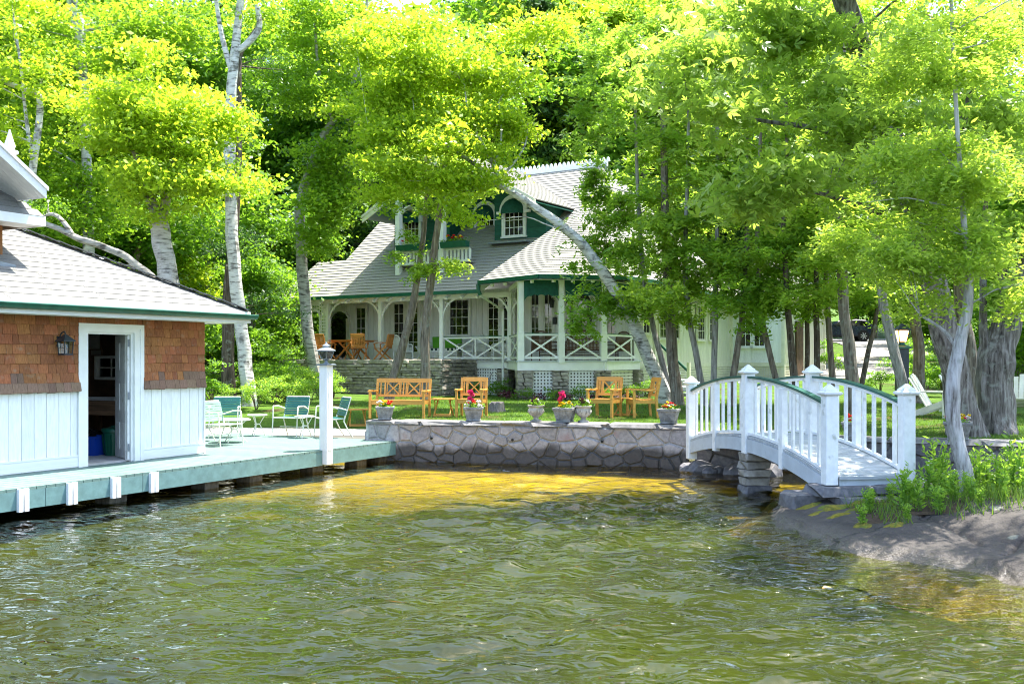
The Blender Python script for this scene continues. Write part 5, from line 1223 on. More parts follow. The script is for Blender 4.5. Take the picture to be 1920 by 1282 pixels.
# scalloped awning valance of the porch
def valance(p, q, z0, z1):
    d = (q - p).normalized(); n_ = Vector((d.y, -d.x, 0)); L_ = (q - p).length; m_ = 36; A = []; B = []
    for k in range(m_ + 1):
        t = k / m_; b = p + d * L_ * t; A.append(b + n_ * .05 + Vector((0, 0, z1))); B.append(b + n_ * .22 + Vector((0, 0, z0 + .035 * abs(math.sin(t * math.pi * 5)) + .16 * (2 * t - 1) ** 4 * -1)))
    mb = MB(); mb.strip(A, B, n_ * .008); mb.build('valance', 'awning', ho)
valance(off(pa, pb)[0], off(pa, pb)[1], 4.02, 4.52); valance(off(pb, pc)[0], off(pb, pc)[1], 4.02, 4.52); valance(off(pc, pd)[0], off(pc, pd)[1], 4.02, 4.52)
# stone piers and lattice under the porch
def pier(c, parent, wd=.62, top=1.68, ang=0):
    z = gzh - .15; k = 0
    while z < top - .02:
        h = min(rr.uniform(.08, .14), top - z); u = (z - gzh) / 1.0; w_ = wd * (1.0 + .22 * abs(u - .45))
        a = rr.uniform(.35, .65) * w_
        cc, ss = math.cos(ang), math.sin(ang)
        for x0, x1 in ((-w_ / 2, -w_ / 2 + a), (-w_ / 2 + a, w_ / 2)):
            xm = (x0 + x1) / 2; piece('pier_stone', parent, (c.x + xm * cc, c.y + xm * ss, z + h / 2), (x1 - x0 - .01, .42, h - .008), 'ledge_stone', rz=ang + rr.uniform(-.05, .05), style='stone', k=rr.randrange(6))
        z += h
a1 = math.atan2((pc - pa).y, (pc - pa).x); a2 = math.atan2((pd - pc).y, (pd - pc).x)
dA, dC = (pc - pa).normalized(), (pd - pc).normalized()
for p, a in ((pa + dA * .12, a1), (pa.lerp(pc, .47), a1), (pc - dA * .05, a1), (pd, a2), (Vector((10.85, .55, 0)), 0)): pier(p, ho, .5 if p is not pd else .4, 1.68, a)
lattice('lattice', (pa + dA * .3), (pa.lerp(pc, .40)), gzh - .02, 1.66, ho); lattice('lattice', (pa.lerp(pc, .55)), (pc - dA * .3), gzh - .02, 1.66, ho); lattice('lattice', (pc + dC * .35), (pd - dC * .3), gzh - .02, 1.66, ho, 'cream')  # last panel carries the sunlit tone of its face as paint
lattice('lattice', (14.74, 3.5), (14.74, 12.8), .8, 1.70, ho, 'cream'); lattice('lattice', (14.8, 12.90), (16.95, 12.90), .9, 1.70, ho, 'cream'); lattice('lattice', (17.05, 13.0), (17.05, 19.3), .9, 1.7, ho, 'cream')
# lattice screen with an arched opening, left end of the veranda
lattice('lattice_screen', (1.0, .5), (1.55, .5), FZ, 4.25, ho, pitch=.12, sw=.05, back=False); lattice('lattice_screen', (2.05, .5), (2.42, .5), FZ, 4.25, ho, pitch=.12, sw=.05, back=False); lattice('lattice_screen', (1.55, .5), (2.05, .5), 3.95, 4.25, ho, pitch=.12, sw=.05, back=False)
mb = MB(); n_ = 10; A = [(1.53, .47, FZ)] + [(1.8 - .24 * math.cos(math.pi * k / n_), .47, 3.72 + .24 * math.sin(math.pi * k / n_)) for k in range(n_ + 1)] + [(2.07, .47, FZ)]; A[0] = (1.56, .47, FZ); A[-1] = (2.04, .47, FZ)
B = [(1.49, .47, FZ)] + [(1.8 - .31 * math.cos(math.pi * k / n_), .47, 3.72 + .31 * math.sin(math.pi * k / n_)) for k in range(n_ + 1)] + [(2.11, .47, FZ)]; mb.strip(A, B, (0, .06, 0)); mb.build('screen_arch', 'white_paint', ho)
# ---- big gable dormer with recessed balcony
GC, GHW, GZT, GP_ = 7.95, 3.95, 7.66, .56; GA = GZT + GHW * GP_; gw0 = .85
mb = MB(); n = 24
for s_ in (-1, 1):
    wt = (GZT - EVZ) / PIT; wa = (GA - EVZ) / PIT
    facet(mb, (GC + s_ * GHW, gw0, GZT), (GC + s_ * GHW, wt + .1, GZT), (GC, gw0, GA), (GC, wa + .1, GA), n)
gr = mb.build('gable_roof', 'roof_house', ho); gr['kind'] = 'stuff'
mb = MB()
for s_ in (-1, 1):
    a0, a1 = Vector((GC + s_ * (GHW + .02), gw0 - .02, GZT - .02)), Vector((GC, gw0 - .02, GA - .02))
    mb.prism([a0, a1, a1 + Vector((0, 0, -.34)), a0 + Vector((0, 0, -.26))], (0, .05, 0)); mb.prism([a0 + Vector((0, -.03, .03)), a1 + Vector((0, -.03, .03)), a1 + Vector((0, -.03, -.08)), a0 + Vector((0, -.03, -.08))], (0, .028, 0))
mb.build('bargeboard', 'cream', ho)
mb = MB()
for s_ in (-1, 1): mb.hexa([(GC, gw0 + .04, GA - .14), (GC + s_ * GHW, gw0 + .04, GZT - .12), (GC + s_ * GHW, 3.8, GZT - .12), (GC, 3.8, GA - .14), (GC, gw0 + .04, GA - .11), (GC + s_ * GHW, gw0 + .04, GZT - .09), (GC + s_ * GHW, 3.8, GZT - .09), (GC, 3.8, GA - .11)])
mb.build('gable_soffit', 'green_trim', ho)
mb = MB(); gf = 2.43; L1, R1, L2, R2 = 4.35, 11.45, 7.1, 9.19; zt = lambda s: GA - abs(s - GC) * GP_ - .15
mb.prism([(L1, gf, 6.0), (L2, gf, 6.0), (L2, gf, zt(L2)), (L1, gf, zt(L1))], (0, 3.0, 0)); mb.prism([(R2, gf, 6.0), (R1, gf, 6.0), (R1, gf, zt(R1)), (R2, gf, zt(R2))], (0, 3.0, 0)); mb.prism([(L2 + .002, gf + .9, 6.0), (R2 - .002, gf + .9, 6.0), (R2 - .002, gf + .9, zt(R2)), (GC, gf + .9, zt(GC)), (L2 + .002, gf + .9, zt(L2))], (0, 2, 0))
mb.build('gable_wall', 'green_shingle', ho)
# courses of green wall shingles on the gable faces
for a, b in ((L1, L2), (R2, R1)):
    for k in range(16):
        z = 6.2 + k * .19; lim = (GA - .18 - z) / GP_; x0, x1 = max(a, GC - lim), min(b, GC + lim)
        if x1 - x0 > .1: piece('shingle_course', ho, ((x0 + x1) / 2, gf - .012, z), (x1 - x0, .022, .185), 'green_shingle', rot=(-.05, 0, 0))
def arched_window(s, z0, z1, wd, w, awn=True):
    f = glazed('dormer_window', s - wd / 2, s + wd / 2, z0, z1, w, 4 if wd > .6 else 2, 3, 0, 0, 'white_paint')
    n_ = 10; r0, r1 = wd / 2 + .02, wd / 2 + .17
    A = [(s - r0 * math.cos(math.pi * k / n_), w - .09, z1 + .02 + r0 * math.sin(math.pi * k / n_)) for k in range(n_ + 1)]; B = [(s - r1 * math.cos(math.pi * k / n_), w - .09, z1 + .02 + r1 * math.sin(math.pi * k / n_)) for k in range(n_ + 1)]
    mb = MB(); mb.strip(A, B, (0, .09, 0)); mb.bb(s - r1 - .12, s - r0, w - .1, w, z1 - .08, z1 + .02); mb.bb(s + r0, s + r1 + .12, w - .1, w, z1 - .08, z1 + .02); mb.build('arch_trim', 'white_paint', f)
    if awn:                                        # quarter-dome awning
        V_ = []; F_ = []; m_ = 8
        for i in range(m_ + 1):
            ph = math.pi / 2 * i / m_
            for k in range(n_ + 1): th = math.pi * k / n_; V_.append((s - r0 * math.cos(th) * (1 if i < m_ else 1), w - .10 - .34 * math.sin(ph) * math.sin(th) ** .6, z1 + .0 + r0 * math.sin(th) * math.cos(ph) - .12 * (i / m_) ** 2))
        for i in range(m_):
            for k in range(n_): a = i * (n_ + 1) + k; F_.append((a, a + 1, a + n_ + 2, a + n_ + 1))
        mb = MB(); mb.add(V_, F_); mb.build('window_awning', 'awning', f, smooth=True)
arched_window(5.25, 6.62, 7.55, .78, gf - .045); arched_window(10.08, 6.62, 7.55, .88, gf - .045); arched_window(8.2, 6.2, 7.6, .85, gf + .85)
for q, l in ((10.05, 1.7), (4.9, 1.2)): mb = MB(); mb.box((q, gf - .28, 6.36), (l, .5, .05)); mb.build('flashing', 'lamp_grey', ho)
# balcony posts, arches, boxes and pickets
for s in (5.7, 7.79):
    mb = MB(); mb.sq([(.10, RS(1.0) - .15), (.10, zt(s) - .05)], (s, 1.0, 0)); mb.build('balcony_post', 'white_paint', ho)
    for d in ((-1, 0), (1, 0)): bracket(s, 1.0, d, zt(s) - .55, .62, ho)
mb = MB(); mb.bb(5.7, 9.0, 1.0, gf + .9, 5.60, 5.68); mb.build('balcony_floor', 'grey_floor', ho)
for a, b in ((5.82, 7.67), (7.91, 9.05)):
    mb = MB(); mb.bb(a, b, .92, 1.0, 5.62, 5.70); mb.bb(a, b, .94, 1.0, 6.08, 6.14); rl = mb.build('balcony_rail', 'white_paint', ho)
    x = a + .08
    while x < b: mb = MB(); mb.bb(x, x + .09, .95, .985, 5.70, 6.08); mb.build('picket', 'white_paint', rl); x += .17
    bx = MB(); bx.prism([(a, .62, 6.36), (a, .95, 6.36), (a, .93, 6.14), (a, .70, 6.14)], (b - a, 0, 0)); fb_ = bx.build('flower_box', 'green_trim', ho)
    leaves_obj('foliage', leaf_cloud(160, ((b - a) * .55, .12, .08), .09, .5, int(a * 10), .3, center=((a + b) / 2, .8, 6.42)), 'leaf_green', fb_)
    for k in range(9 if a > 7 else 3):
        t = rr.random(); o = link('bloom', bloom_mesh('red_bloom' if rr.random() < .7 else 'yellow_bloom'), None, fb_, (lerp(a + .2, a + .9, t), .78 + rr.uniform(-.08, .08), 6.46 + rr.uniform(0, .12))); o.scale = (.075,) * 3; o.rotation_euler = (rr.uniform(-.5, .5), rr.uniform(-.5, .5), rr.uniform(0, 6))
# left gable end of the main roof
mb = MB(); mb.prism([(RL + .3, 2.0, 4.6), (RL + .3, 6.2, RS(6.2) - .2), (RL + .3, 10.4, 4.6)], (.1, 0, 0)); mb.build('end_gable', 'green_shingle', ho)
# porch lamp, hanging lamp, mailbox
def wall_item(px, py, w=WW - .06): r_ = (px - 960) / F; s = (r_ * (40.6 + .846 * w) + 9.72 - .533 * w) / (.846 + .533 * r_); Yd = 40.6 - .533 * s + .846 * w; return HW(s, w, CAMZ - (py - 672) / F * Yd)
t = thing('porch_lantern', 'small dark wall lantern under the porch roof', 'lantern', wall_item(1037, 570), HA)
mb = MB(); mb.sq([(.05, -.14), (.07, .1), (.09, .11), (.02, .2)], (0, -.1, 0)); mb.build('body', 'iron', t); mb = MB(); mb.tube([(0, .06, .1), (0, -.04, .24), (0, -.1, .2)], .012, 6); mb.build('bracket', 'iron', t)
mb = MB(); mb.box((0, 0, 0), (.16, .05, .26)); tag(mb.build('wall_plate', 'iron', None, loc=wall_item(1040, 601)), 'dark plate on the porch wall below the lantern', 'plate'); COL.objects[-1].rotation_euler = (0, 0, HA)
# ---------------------------------------------------------------- terrace with dry stone wall
tw = thing('terrace_wall', 'dry stacked ledge stone terrace wall below the dining set', 'wall', HW(0, 0, 0), HA)
TW, TS0, TS1, TZ1 = -1.68, -.6, 9.72, 2.02
mb = MB(); mb.bb(TS0, TS1 - .06, TW + .1, .44, .5, TZ1 - .05); mb.build('core', 'pile_wood', tw)
z = .58; k = 0
while z < TZ1 - .03:
    h = rr.uniform(.075, .14)
    if z + h > TZ1 - .09: h = TZ1 - z
    x = TS0 + rr.uniform(-.3, 0); last = h > .08 and z + h >= TZ1 - .01
    while x < TS1:
        l = rr.uniform(.28, .95) if not last else rr.uniform(.5, 1.1); xb = min(x + l, TS1)
        if xb - x > .06: piece('ledge_stone', tw, ((x + xb) / 2, TW + .1 + rr.uniform(-.025, .025), z + h / 2), (xb - x - .012, .36, h - .010), 'ledge_stone', style='stone', k=rr.randrange(6), rz=rr.uniform(-.02, .02))
        x = xb
    z += h
z = .58
while z < TZ1 - .03:
    h = min(rr.uniform(.09, .15), TZ1 - z); y = TW
    while y < .4:
        l = rr.uniform(.3, .8); yb_ = min(y + l, .42); piece('return_stone', tw, (TS1 - .1 + rr.uniform(-.02, .02), (y + yb_) / 2, z + h / 2), (.3, yb_ - y - .012, h - .01), 'ledge_stone', style='stone', k=rr.randrange(6)); y = yb_
    z += h
mb = MB(); mb.bb(TS0, TS1 - .2, TW + .25, .34, TZ1 - .06, TZ1 - .025); o = mb.build('terrace', 'patio', None, loc=H0); o.rotation_euler = (0, 0, HA); struct(o)
TZF = TZ1 - .024
# dining set
def fold_chair(label, s, w, rz):
    t = thing('folding_chair', label, 'chair', HW(s, w, TZF), HA + rz, 'slatted folding dining chairs'); h = .25
    for q in (-1, 1):
        mb = MB(); mb.beam((q * h, -.26, 0), (q * h, .30, .62), .024, .05); mb.build('leg', 'teak', t)
        mb = MB(); mb.beam((q * (h - .03), .28, 0), (q * (h - .03), -.22, .43), .024, .05); mb.build('leg', 'teak', t)
        mb = MB(); mb.beam((q * h, .22, .42), (q * h, .34, .95), .026, .05); mb.build('back_post', 'teak', t)
        mb = MB(); A = [(q * (h + .03) - .03, -.25, .60), (q * (h + .03) - .03, -.1, .66), (q * (h + .03) - .03, .1, .67), (q * (h + .03) - .03, .27, .64)]; mb.strip(A, [(a, b, c - .03) for a, b, c in A], (.055, 0, 0)); mb.build('arm', 'teak', t)
        mb = MB(); mb.beam((q * h, -.2, .42), (q * h, -.22, .61), .024, .04); mb.build('arm_post', 'teak', t)
    piece('top_rail', t, (0, .335, .92), (.52, .026, .10), 'teak', rot=(-.22, 0, 0)); piece('low_rail', t, (0, .235, .50), (.5, .026, .05), 'teak', rot=(-.22, 0, 0))
    for k in range(7):
        x = -.19 + k * .0633; mb = MB(); mb.beam((x, .24, .52), (x, .325, .88), .034, .014, (0, 1, 0)); mb.build('back_slat', 'teak', t)
    for k in range(6): piece('seat_slat', t, (0, -.22 + k * .078, .435), (.5, .062, .018), 'teak')
tb = thing('dining_table', 'octagonal slatted wooden dining table on the stone terrace', 'table', HW(4.55, -.35, TZF), HA)
for k in range(11):
    x = -.7 + k * .14; l = 1.6 - max(0, abs(x) - .42) * 1.7; piece('top_slat', tb, (x, 0, .735), (.134, l, .025), 'teak')
for q in (-1, 1):
    piece('top_rail', tb, (0, q * .45, .70), (1.3, .05, .045), 'teak')
    for p in (-1, 1): mb = MB(); mb.beam((p * .5, q * .42, 0), (-p * .32, q * .42, .69), .045, .06); mb.build('leg', 'teak', tb)
fold_chair('folding wooden chair with its slatted back to the lake, beside the birch', 3.95, -1.15, R(180 - 10) + 0)
fold_chair('folding wooden chair at the table end behind the grey birch trunk', 3.25, -.55, R(105))
fold_chair('folding wooden chair with its slatted back to the lake, near the leaning cedar', 5.45, -1.0, R(180 + 28))
fold_chair('folding wooden chair at the table end beside the white wicker chair', 5.85, -.15, R(-75))
fold_chair('folding wooden chair across the table facing the lake', 3.95, .35, R(15))
# wicker furniture
def wicker_chair(label, loc, rz, mat, W=.62, cushion=None, group='white wicker porch chairs'):
    t = thing('wicker_chair', label, 'chair', loc, rz, group); h = W / 2
    mb = MB(); n_ = 10
    arc = [(-h * math.cos(math.pi * k / n_) * 1.0, .27 + .06 * math.sin(math.pi * k / n_), .62 + .36 * math.sin(math.pi * k / n_) ** .6) for k in range(n_ + 1)]
    mb.tube([(-h, -.27, 0), (-h, -.27, .58), (-h - .03, -.2, .62), (-h, .1, .63)] + arc + [(h, .1, .63), (h + .03, -.2, .62), (h, -.27, .58), (h, -.27, 0)], .022, 6); mb.build('frame', mat, t, smooth=True)
    for q in (-1, 1): mb = MB(); mb.tube([(q * h, .28, 0), (q * h, .27, .63)], .02, 6); mb.build('leg', mat, t)
    wv_ = MB()
    m_ = int(W / .045)
    for k in range(1, m_):
        x = -h + W * k / m_; top_ = .62 + .36 * max(0, 1 - (x / h) ** 2) ** .3; wv_.beam((x, .27, .36), (x, .30, top_), .026, .008, (0, 1, 0))
    for k in range(12): z_ = .38 + k * .042; wv_.beam((-h, .29, z_), (h, .29, z_), .008, .022)
    for q in (-1, 1):
        for k in range(5): wv_.beam((q * h, -.26, .40 + k * .045), (q * h, .27, .40 + k * .045), .008, .022)
    for k in range(4): wv_.beam((-h, -.28, .14 + k * .055), (h, -.28, .14 + k * .055), .008, .028)
    wv_.build('weave', mat, t)
    mb = MB(); mb.bb(-h, h, -.28, .27, .33, .38); mb.build('seat', mat, t)
    if cushion:
        for k in range(int(W / .09)): mb = MB(); mb.bb(-h + .03 + k * .09, -h + .115 + k * .09, -.27, .22, .385, .47); mb.build('seat_cushion', 'stripe_dark' if k % 2 else 'stripe_light', t)
        mb = MB(); mb.hexa([(-h + .06, .20, .48), (h - .06, .20, .48), (h - .06, .27, .48), (-h + .06, .27, .48), (-h + .08, .14, .92), (h - .08, .14, .92), (h - .08, .22, .92), (-h + .08, .22, .92)]); mb.build('back_cushion', cushion, t, bevel=.02)
    return t
wicker_chair('white wicker settee with green back cushions and striped seat', HW(7.35, 1.7, FZ), HA + R(4), 'white_wicker', 1.45, 'green_cloth', None)
wicker_chair('white wicker armchair with open caned back near the dining set', HW(5.95, .95, FZ), HA + R(160), 'white_wicker', .5)
wicker_chair('white wicker armchair behind the crossed veranda rail near the settee', HW(8.85, 1.5, FZ), HA + R(-20), 'white_wicker', .62)
wicker_chair('white wicker armchair behind the veranda rail beside the downspout', HW(9.95, 1.6, FZ), HA + R(-50), 'white_wicker', .62)
wt_ = thing('wicker_table', 'small white wicker table beside the green cushioned settee', 'table', HW(6.45, 1.5, FZ), HA)
mb = MB(); mb.bb(-.2, .2, -.2, .2, .52, .55); mb.build('top', 'white_wicker', wt_)
for a in (-1, 1):
    for b in (-1, 1): mb = MB(); mb.tube([(a * .17, b * .17, .52), (a * .06, b * .06, .3), (a * .18, b * .18, 0)], .016, 6); mb.build('leg', 'white_wicker', wt_)
bw = 'brown_wicker'; bg2 = 'brown wicker porch seats'
wicker_chair('brown wicker armchair angled beside the left porch post', (1.1, 32.9, FZ), R(150), bw, .72, None, bg2)
wicker_chair('wide brown wicker settee with its back to the middle rail', (2.35, 32.75, FZ), R(183), bw, 1.15, None, bg2)
wicker_chair('brown wicker armchair behind the sunlit porch rail', (3.55, 33.7, FZ), R(222), bw, .72, None, bg2)
# side steps of the porch
ss = thing('porch_steps', 'short flight of steps beside the sunlit end of the porch', 'steps', HW(15.75, 2.6, 0), HA)
for k in range(5): piece('tread', ss, (.15 + k * .26, .3, 1.75 - k * .22), (.28, 1.1, .05), 'grey_paint'); piece('riser', ss, (.02 + k * .26, .3, 1.66 - k * .22), (.03, 1.06, .2), 'grey_paint')
mb = MB(); mb.beam((0, -.28, 2.75), (1.3, -.28, 1.6), .06, .07); mb.build('handrail', 'green_trim', ss)
for q in (0.05, 1.3): piece('newel', ss, (q, -.28, 1.9 - q * .72), (.1, .1, 1.9), 'cream')
# ---------------------------------------------------------------- trees
def catmull(P, sub=5):
    P = [np.array(p, float) for p in P]; out = []
    for i in range(len(P) - 1):
        p0, p1, p2, p3 = P[max(i - 1, 0)], P[i], P[i + 1], P[min(i + 2, len(P) - 1)]
        for k in range(sub):
            t = k / sub; out.append(.5 * ((2 * p1) + (-p0 + p2) * t + (2 * p0 - 5 * p1 + 4 * p2 - p3) * t * t + (-p0 + 3 * p1 - 3 * p2 + p3) * t ** 3))
    out.append(P[-1]); return out
def trunk_mesh(mb, pts, rad, seed=0, sides=11, flare=True, rough=.07):
    C = catmull([(*p, r_) for p, r_ in zip(pts, rad)]); r2 = random.Random(seed); n = sides; o = len(mb.v); m_ = len(C)
    ph = [r2.uniform(0, 6.28) for _ in range(6)]
    ref = Vector((1, .2, 0)); axes = []
    for i in range(m_):
        d = Vector(C[min(i + 1, m_ - 1)][:3]) - Vector(C[max(i - 1, 0)][:3]); d.normalize(); ref = (ref - d * ref.dot(d)).normalized(); axes.append((ref.copy(), d.cross(ref)))
    for i, c in enumerate(C):
        fl = 1 + (.30 * math.exp(-i / 2.2) if flare else 0)
        for k in range(n):
            a = 2 * math.pi * k / n; q = 1 + rough * (math.sin(3 * a + ph[0] + i * .35) + .7 * math.sin(5 * a + ph[1] - i * .5) + .8 * math.sin(i * 1.1 + ph[2] + a)) + (.14 * math.sin(4 * a + ph[3]) * math.exp(-i / 2.0) if flare else 0)
            p = Vector(c[:3]) + (axes[i][0] * math.cos(a) + axes[i][1] * math.sin(a)) * max(.004, c[3]) * fl * q; mb.v.append(tuple(p))
    for i in range(m_ - 1):
        for k in range(n): k2 = (k + 1) % n; mb.f.append((o + i * n + k, o + i * n + k2, o + (i + 1) * n + k2, o + (i + 1) * n + k))
    mb.f.append(tuple(o + (m_ - 1) * n + k for k in range(n))); return C
class Crown:
    def __init__(s, seed): s.r = np.random.default_rng(seed); s.V = []; s.R = []; s.cl = []
    def ell(s, c, rad, leaves, size, aspect=.55, clump=.45, up=.55, droop=.25, lobes=1, spray=False, per=None):
        r2 = s.r; c = np.array(c, float); rad = np.array(rad, float)
        per = per or 55; nc = max(3, int(leaves / per))
        npad = max(4, int(4 + 5.5 * rad[0] * rad[2])); npad = min(npad, 18)
        d = r2.normal(0, 1, (npad, 3)); d /= np.linalg.norm(d, axis=1)[:, None]; pads = c + d * rad * (r2.uniform(.1, 1.42, npad))[:, None]
        pr = rad * r2.uniform(.22, .75, npad)[:, None] * np.array([1.15, 1.15, .58]); pick = r2.choice(npad, nc, p=(lambda q: q / q.sum())(pr[:, 0] ** 2))
        d = r2.normal(0, 1, (nc, 3)); d /= np.linalg.norm(d, axis=1)[:, None]; cc = pads[pick] + d * pr[pick] * (r2.uniform(0, 1, nc) ** .5)[:, None]; cc[:, 2] -= .18 * np.sum((cc[:, :2] - pads[pick][:, :2]) ** 2, 1) / (pr[pick][:, 0] + .1)
        cc = np.concatenate([cc, pads]); nc = len(cc)
        s.cl += list(pads)
        P = np.repeat(cc, per, 0); nrm = None
        off_ = r2.normal(0, 1, (len(P), 3)) * clump * np.array([.66, .66, .24])
        if spray:                                  # flat drooping fans
            az = r2.uniform(0, 6.28, nc); el_ = r2.normal(-.25, .25, nc); ax = np.stack([np.cos(az) * np.cos(el_), np.sin(az) * np.cos(el_), np.sin(el_)], 1)
            sd_ = np.stack([-np.sin(az), np.cos(az), 0 * az], 1) * .45 + r2.normal(0, .25, (nc, 3)); t = r2.uniform(-.2, 1, (nc, per)); q = r2.normal(0, .38, (nc, per)) * (1 - .5 * np.abs(t))
            off_ = (ax[:, None, :] * t[..., None] + sd_[:, None, :] * q[..., None]).reshape(-1, 3) * clump + r2.normal(0, .06, (len(P), 3)); off_[:, 2] -= .25 * clump * (t.reshape(-1) ** 2)
            nrm = np.repeat(np.cross(ax, sd_), per, 0) * 1.2
        P = P + off_; L_ = size * np.clip(np.exp(r2.normal(-.05, .32, len(P))), .45, 1.9)
        tone = np.repeat(np.clip(r2.normal(.5, .2, nc), 0, 1), per)
        if lobes == 1:
            V, _, rd = kites(P, L_, aspect, r2, up, droop, nrm); s.V.append(V); s.R.append(np.clip(rd * .6 + np.repeat(tone, 4) * .4, 0, 1))
        else:
            n = len(P); nz = r2.normal(0, 1, (n, 3)); nz[:, 2] = np.abs(nz[:, 2]) * .5 + up * 1.6; nz /= np.linalg.norm(nz, axis=1)[:, None]
            d = r2.normal(0, 1, (n, 3)); d[:, 2] -= droop * 2; d -= nz * np.sum(d * nz, 1)[:, None]; d /= np.linalg.norm(d, axis=1)[:, None]; sd_ = np.cross(nz, d)
            base = P - d * L_[:, None] * .4; rd = np.repeat(np.clip(r2.normal(.5, .22, n) * .6 + tone * .4, 0, 1), 4)
            for an, ln, wd in ((0, 1.0, .36), (.85, .8, .32), (-.85, .8, .32)):
                dd_ = d * math.cos(an) + sd_ * math.sin(an); pp = np.cross(nz, dd_); Ln = (L_ * ln)[:, None]
                s.V.append(np.stack([base, base + dd_ * Ln * .55 + pp * Ln * wd * .5 + nz * Ln * .04, base + dd_ * Ln, base + dd_ * Ln * .55 - pp * Ln * wd * .5 + nz * Ln * .04], 1).reshape(-1, 3)); s.R.append(rd)
        return s
    def mesh(s, name, base):
        V = np.concatenate(s.V) - np.array(base); Rr_ = np.concatenate(s.R); return np_mesh(name, V, np.arange(len(V)).reshape(-1, 4), Rr_)
def EL(px, py, Y, rx, ry, dpt=None):
    k = Y / F; return at(px, py, Y), (rx * k, dpt if dpt else max(.5, rx * k * .9), ry * k)
def limbs(mb, C, targets, r2, k=12, r0=.04):
    Cn = np.array([c[:3] for c in C]); rad = np.array([c[3] for c in C])
    for t in targets[:k]:
        t = np.array(t); dist = np.linalg.norm(Cn - t, axis=1) + np.maximum(0, Cn[:, 2] - t[2] + .2) * 1.6; i = int(np.argmin(dist)); a = Cn[i]
        if not .25 < np.linalg.norm(t - a) < 3.0: continue
        b = (a + t) / 2 + np.array([r2.uniform(-.15, .15), r2.uniform(-.15, .15), r2.uniform(-.05, .3)]) * np.linalg.norm(t - a) * .4
        ra = min(rad[i] * .5, r0 * (.4 + .28 * np.linalg.norm(t - a))); P = catmull([a, lerp(a, b, .6), b, lerp(b, t, .6), t], 2); mb.tube([Vector(p) for p in P], [max(.005, ra * (1 - .85 * q / (len(P) - 1))) for q in range(len(P))], 5, False)
TR = .80
def tree(name, label, trunks, ells, bark, leaf, seed, group=None, size=.075, aspect=.6, clump=.45, spray=False, lobes=1, nl=12, r0=.04, per=None, up=.55, droop=.25, extra=None):
    """trunks: list of (pixel path [(px, py, radius_px)], Y or (Y0, Y1)); ells: (px, py, Y, rx, ry, leaves)"""
    r2 = random.Random(seed); first = None; mb = MB(); Cs = []
    for q, (path, Yd) in enumerate(trunks):
        y0, y1 = Yd if isinstance(Yd, tuple) else (Yd, Yd); n = len(path); pts = []; rad = []
        for i, (px, py, rp) in enumerate(path):
            Y = lerp(y0, y1, i / max(1, n - 1)); pts.append(at(px, py, Y)); rad.append(rp * Y / F * TR)
        if q == 0:
            g = Z(pts[0].x, pts[0].y) if extra is None else extra
            if pts[0].z > g - .05: b0 = pts[0].copy(); b0.z = g - .08; d = pts[0] - pts[1]; b0.x += d.x * .15 if pts[0].z - g > .3 else 0; pts.insert(0, b0); rad.insert(0, rad[0] * 1.05)
            else: pts[0].z = g - .08
            first = Vector((pts[0].x, pts[0].y, g))
        Cs += trunk_mesh(mb, pts, rad, seed + q, flare=(q == 0))
    t = thing(name, label, 'tree', first, 0, group)
    cr = Crown(seed)
    for e in ells:
        px, py, Y, rx, ry, lv = e[:6]; c, rad = EL(px, py, Y, rx, ry); cr.ell(c, rad, lv, size, aspect, clump, up, droop, lobes, spray, per)
    if ells: r2.shuffle(cr.cl); limbs(mb, Cs, cr.cl, r2, nl, r0)
    mb.v = [(x - first.x, y - first.y, z - first.z) for x, y, z in mb.v]
    mb.build('trunk', bark, t, smooth=True)
    if ells: link('crown', cr.mesh('crown', first), leaf, t)
    return t
# --- right bank
tree('cedar_tree', 'twisting pale cedar trunk leaning out of the weeds beside the bridge', [([(1814, 905, 17), (1803, 855, 17), (1788, 790, 16), (1786, 730, 16.5), (1797, 660, 15), (1812, 590, 12), (1817, 500, 9), (1808, 420, 6.5), (1796, 250, 5), (1786, 60, 4), (1780, -90, 3)], 12.2),
     ([(1797, 655, 6), (1770, 620, 4), (1725, 590, 3)], (12.2, 12.4))],
     [(1810, 500, 12.2, 75, 40, 1700), (1850, 440, 12.4, 80, 45, 2200), (1730, 470, 12.3, 80, 40, 2000), (1790, 370, 12.2, 110, 50, 2800), (1880, 330, 12.2, 70, 55, 2000), (1790, 260, 12.2, 120, 55, 3000), (1780, 140, 12.2, 110, 60, 2800), (1785, 20, 12.2, 110, 70, 2800), (1660, 515, 12.8, 75, 22, 1200), (1600, 455, 13, 55, 28, 900), (1640, 400, 12.9, 80, 35, 1500), (1900, 540, 12.0, 50, 40, 900), (1740, 565, 12.4, 45, 22, 700), (2030, -250, 11.4, 130, 80, 1300), (1950, -380, 11.3, 120, 70, 1000), (2090, -80, 11.0, 100, 70, 900), (1785, -120, 12.4, 120, 80, 1500), (1780, -280, 12.6, 130, 90, 1300), (1840, -420, 13.2, 120, 90, 1200), (1680, 150, 12.8, 70, 40, 1200), (1690, 280, 12.7, 70, 35, 1200)],  # boughs right of and above the view are unseen, added to dapple the rock
     'pale_bark', 'leaf_cedar_sun', 101, 'cedars on the right bank', size=.075, aspect=.42, clump=.30, spray=True, nl=26, r0=.018, per=46, droop=.5, extra=RZ(5.55, 12.2))
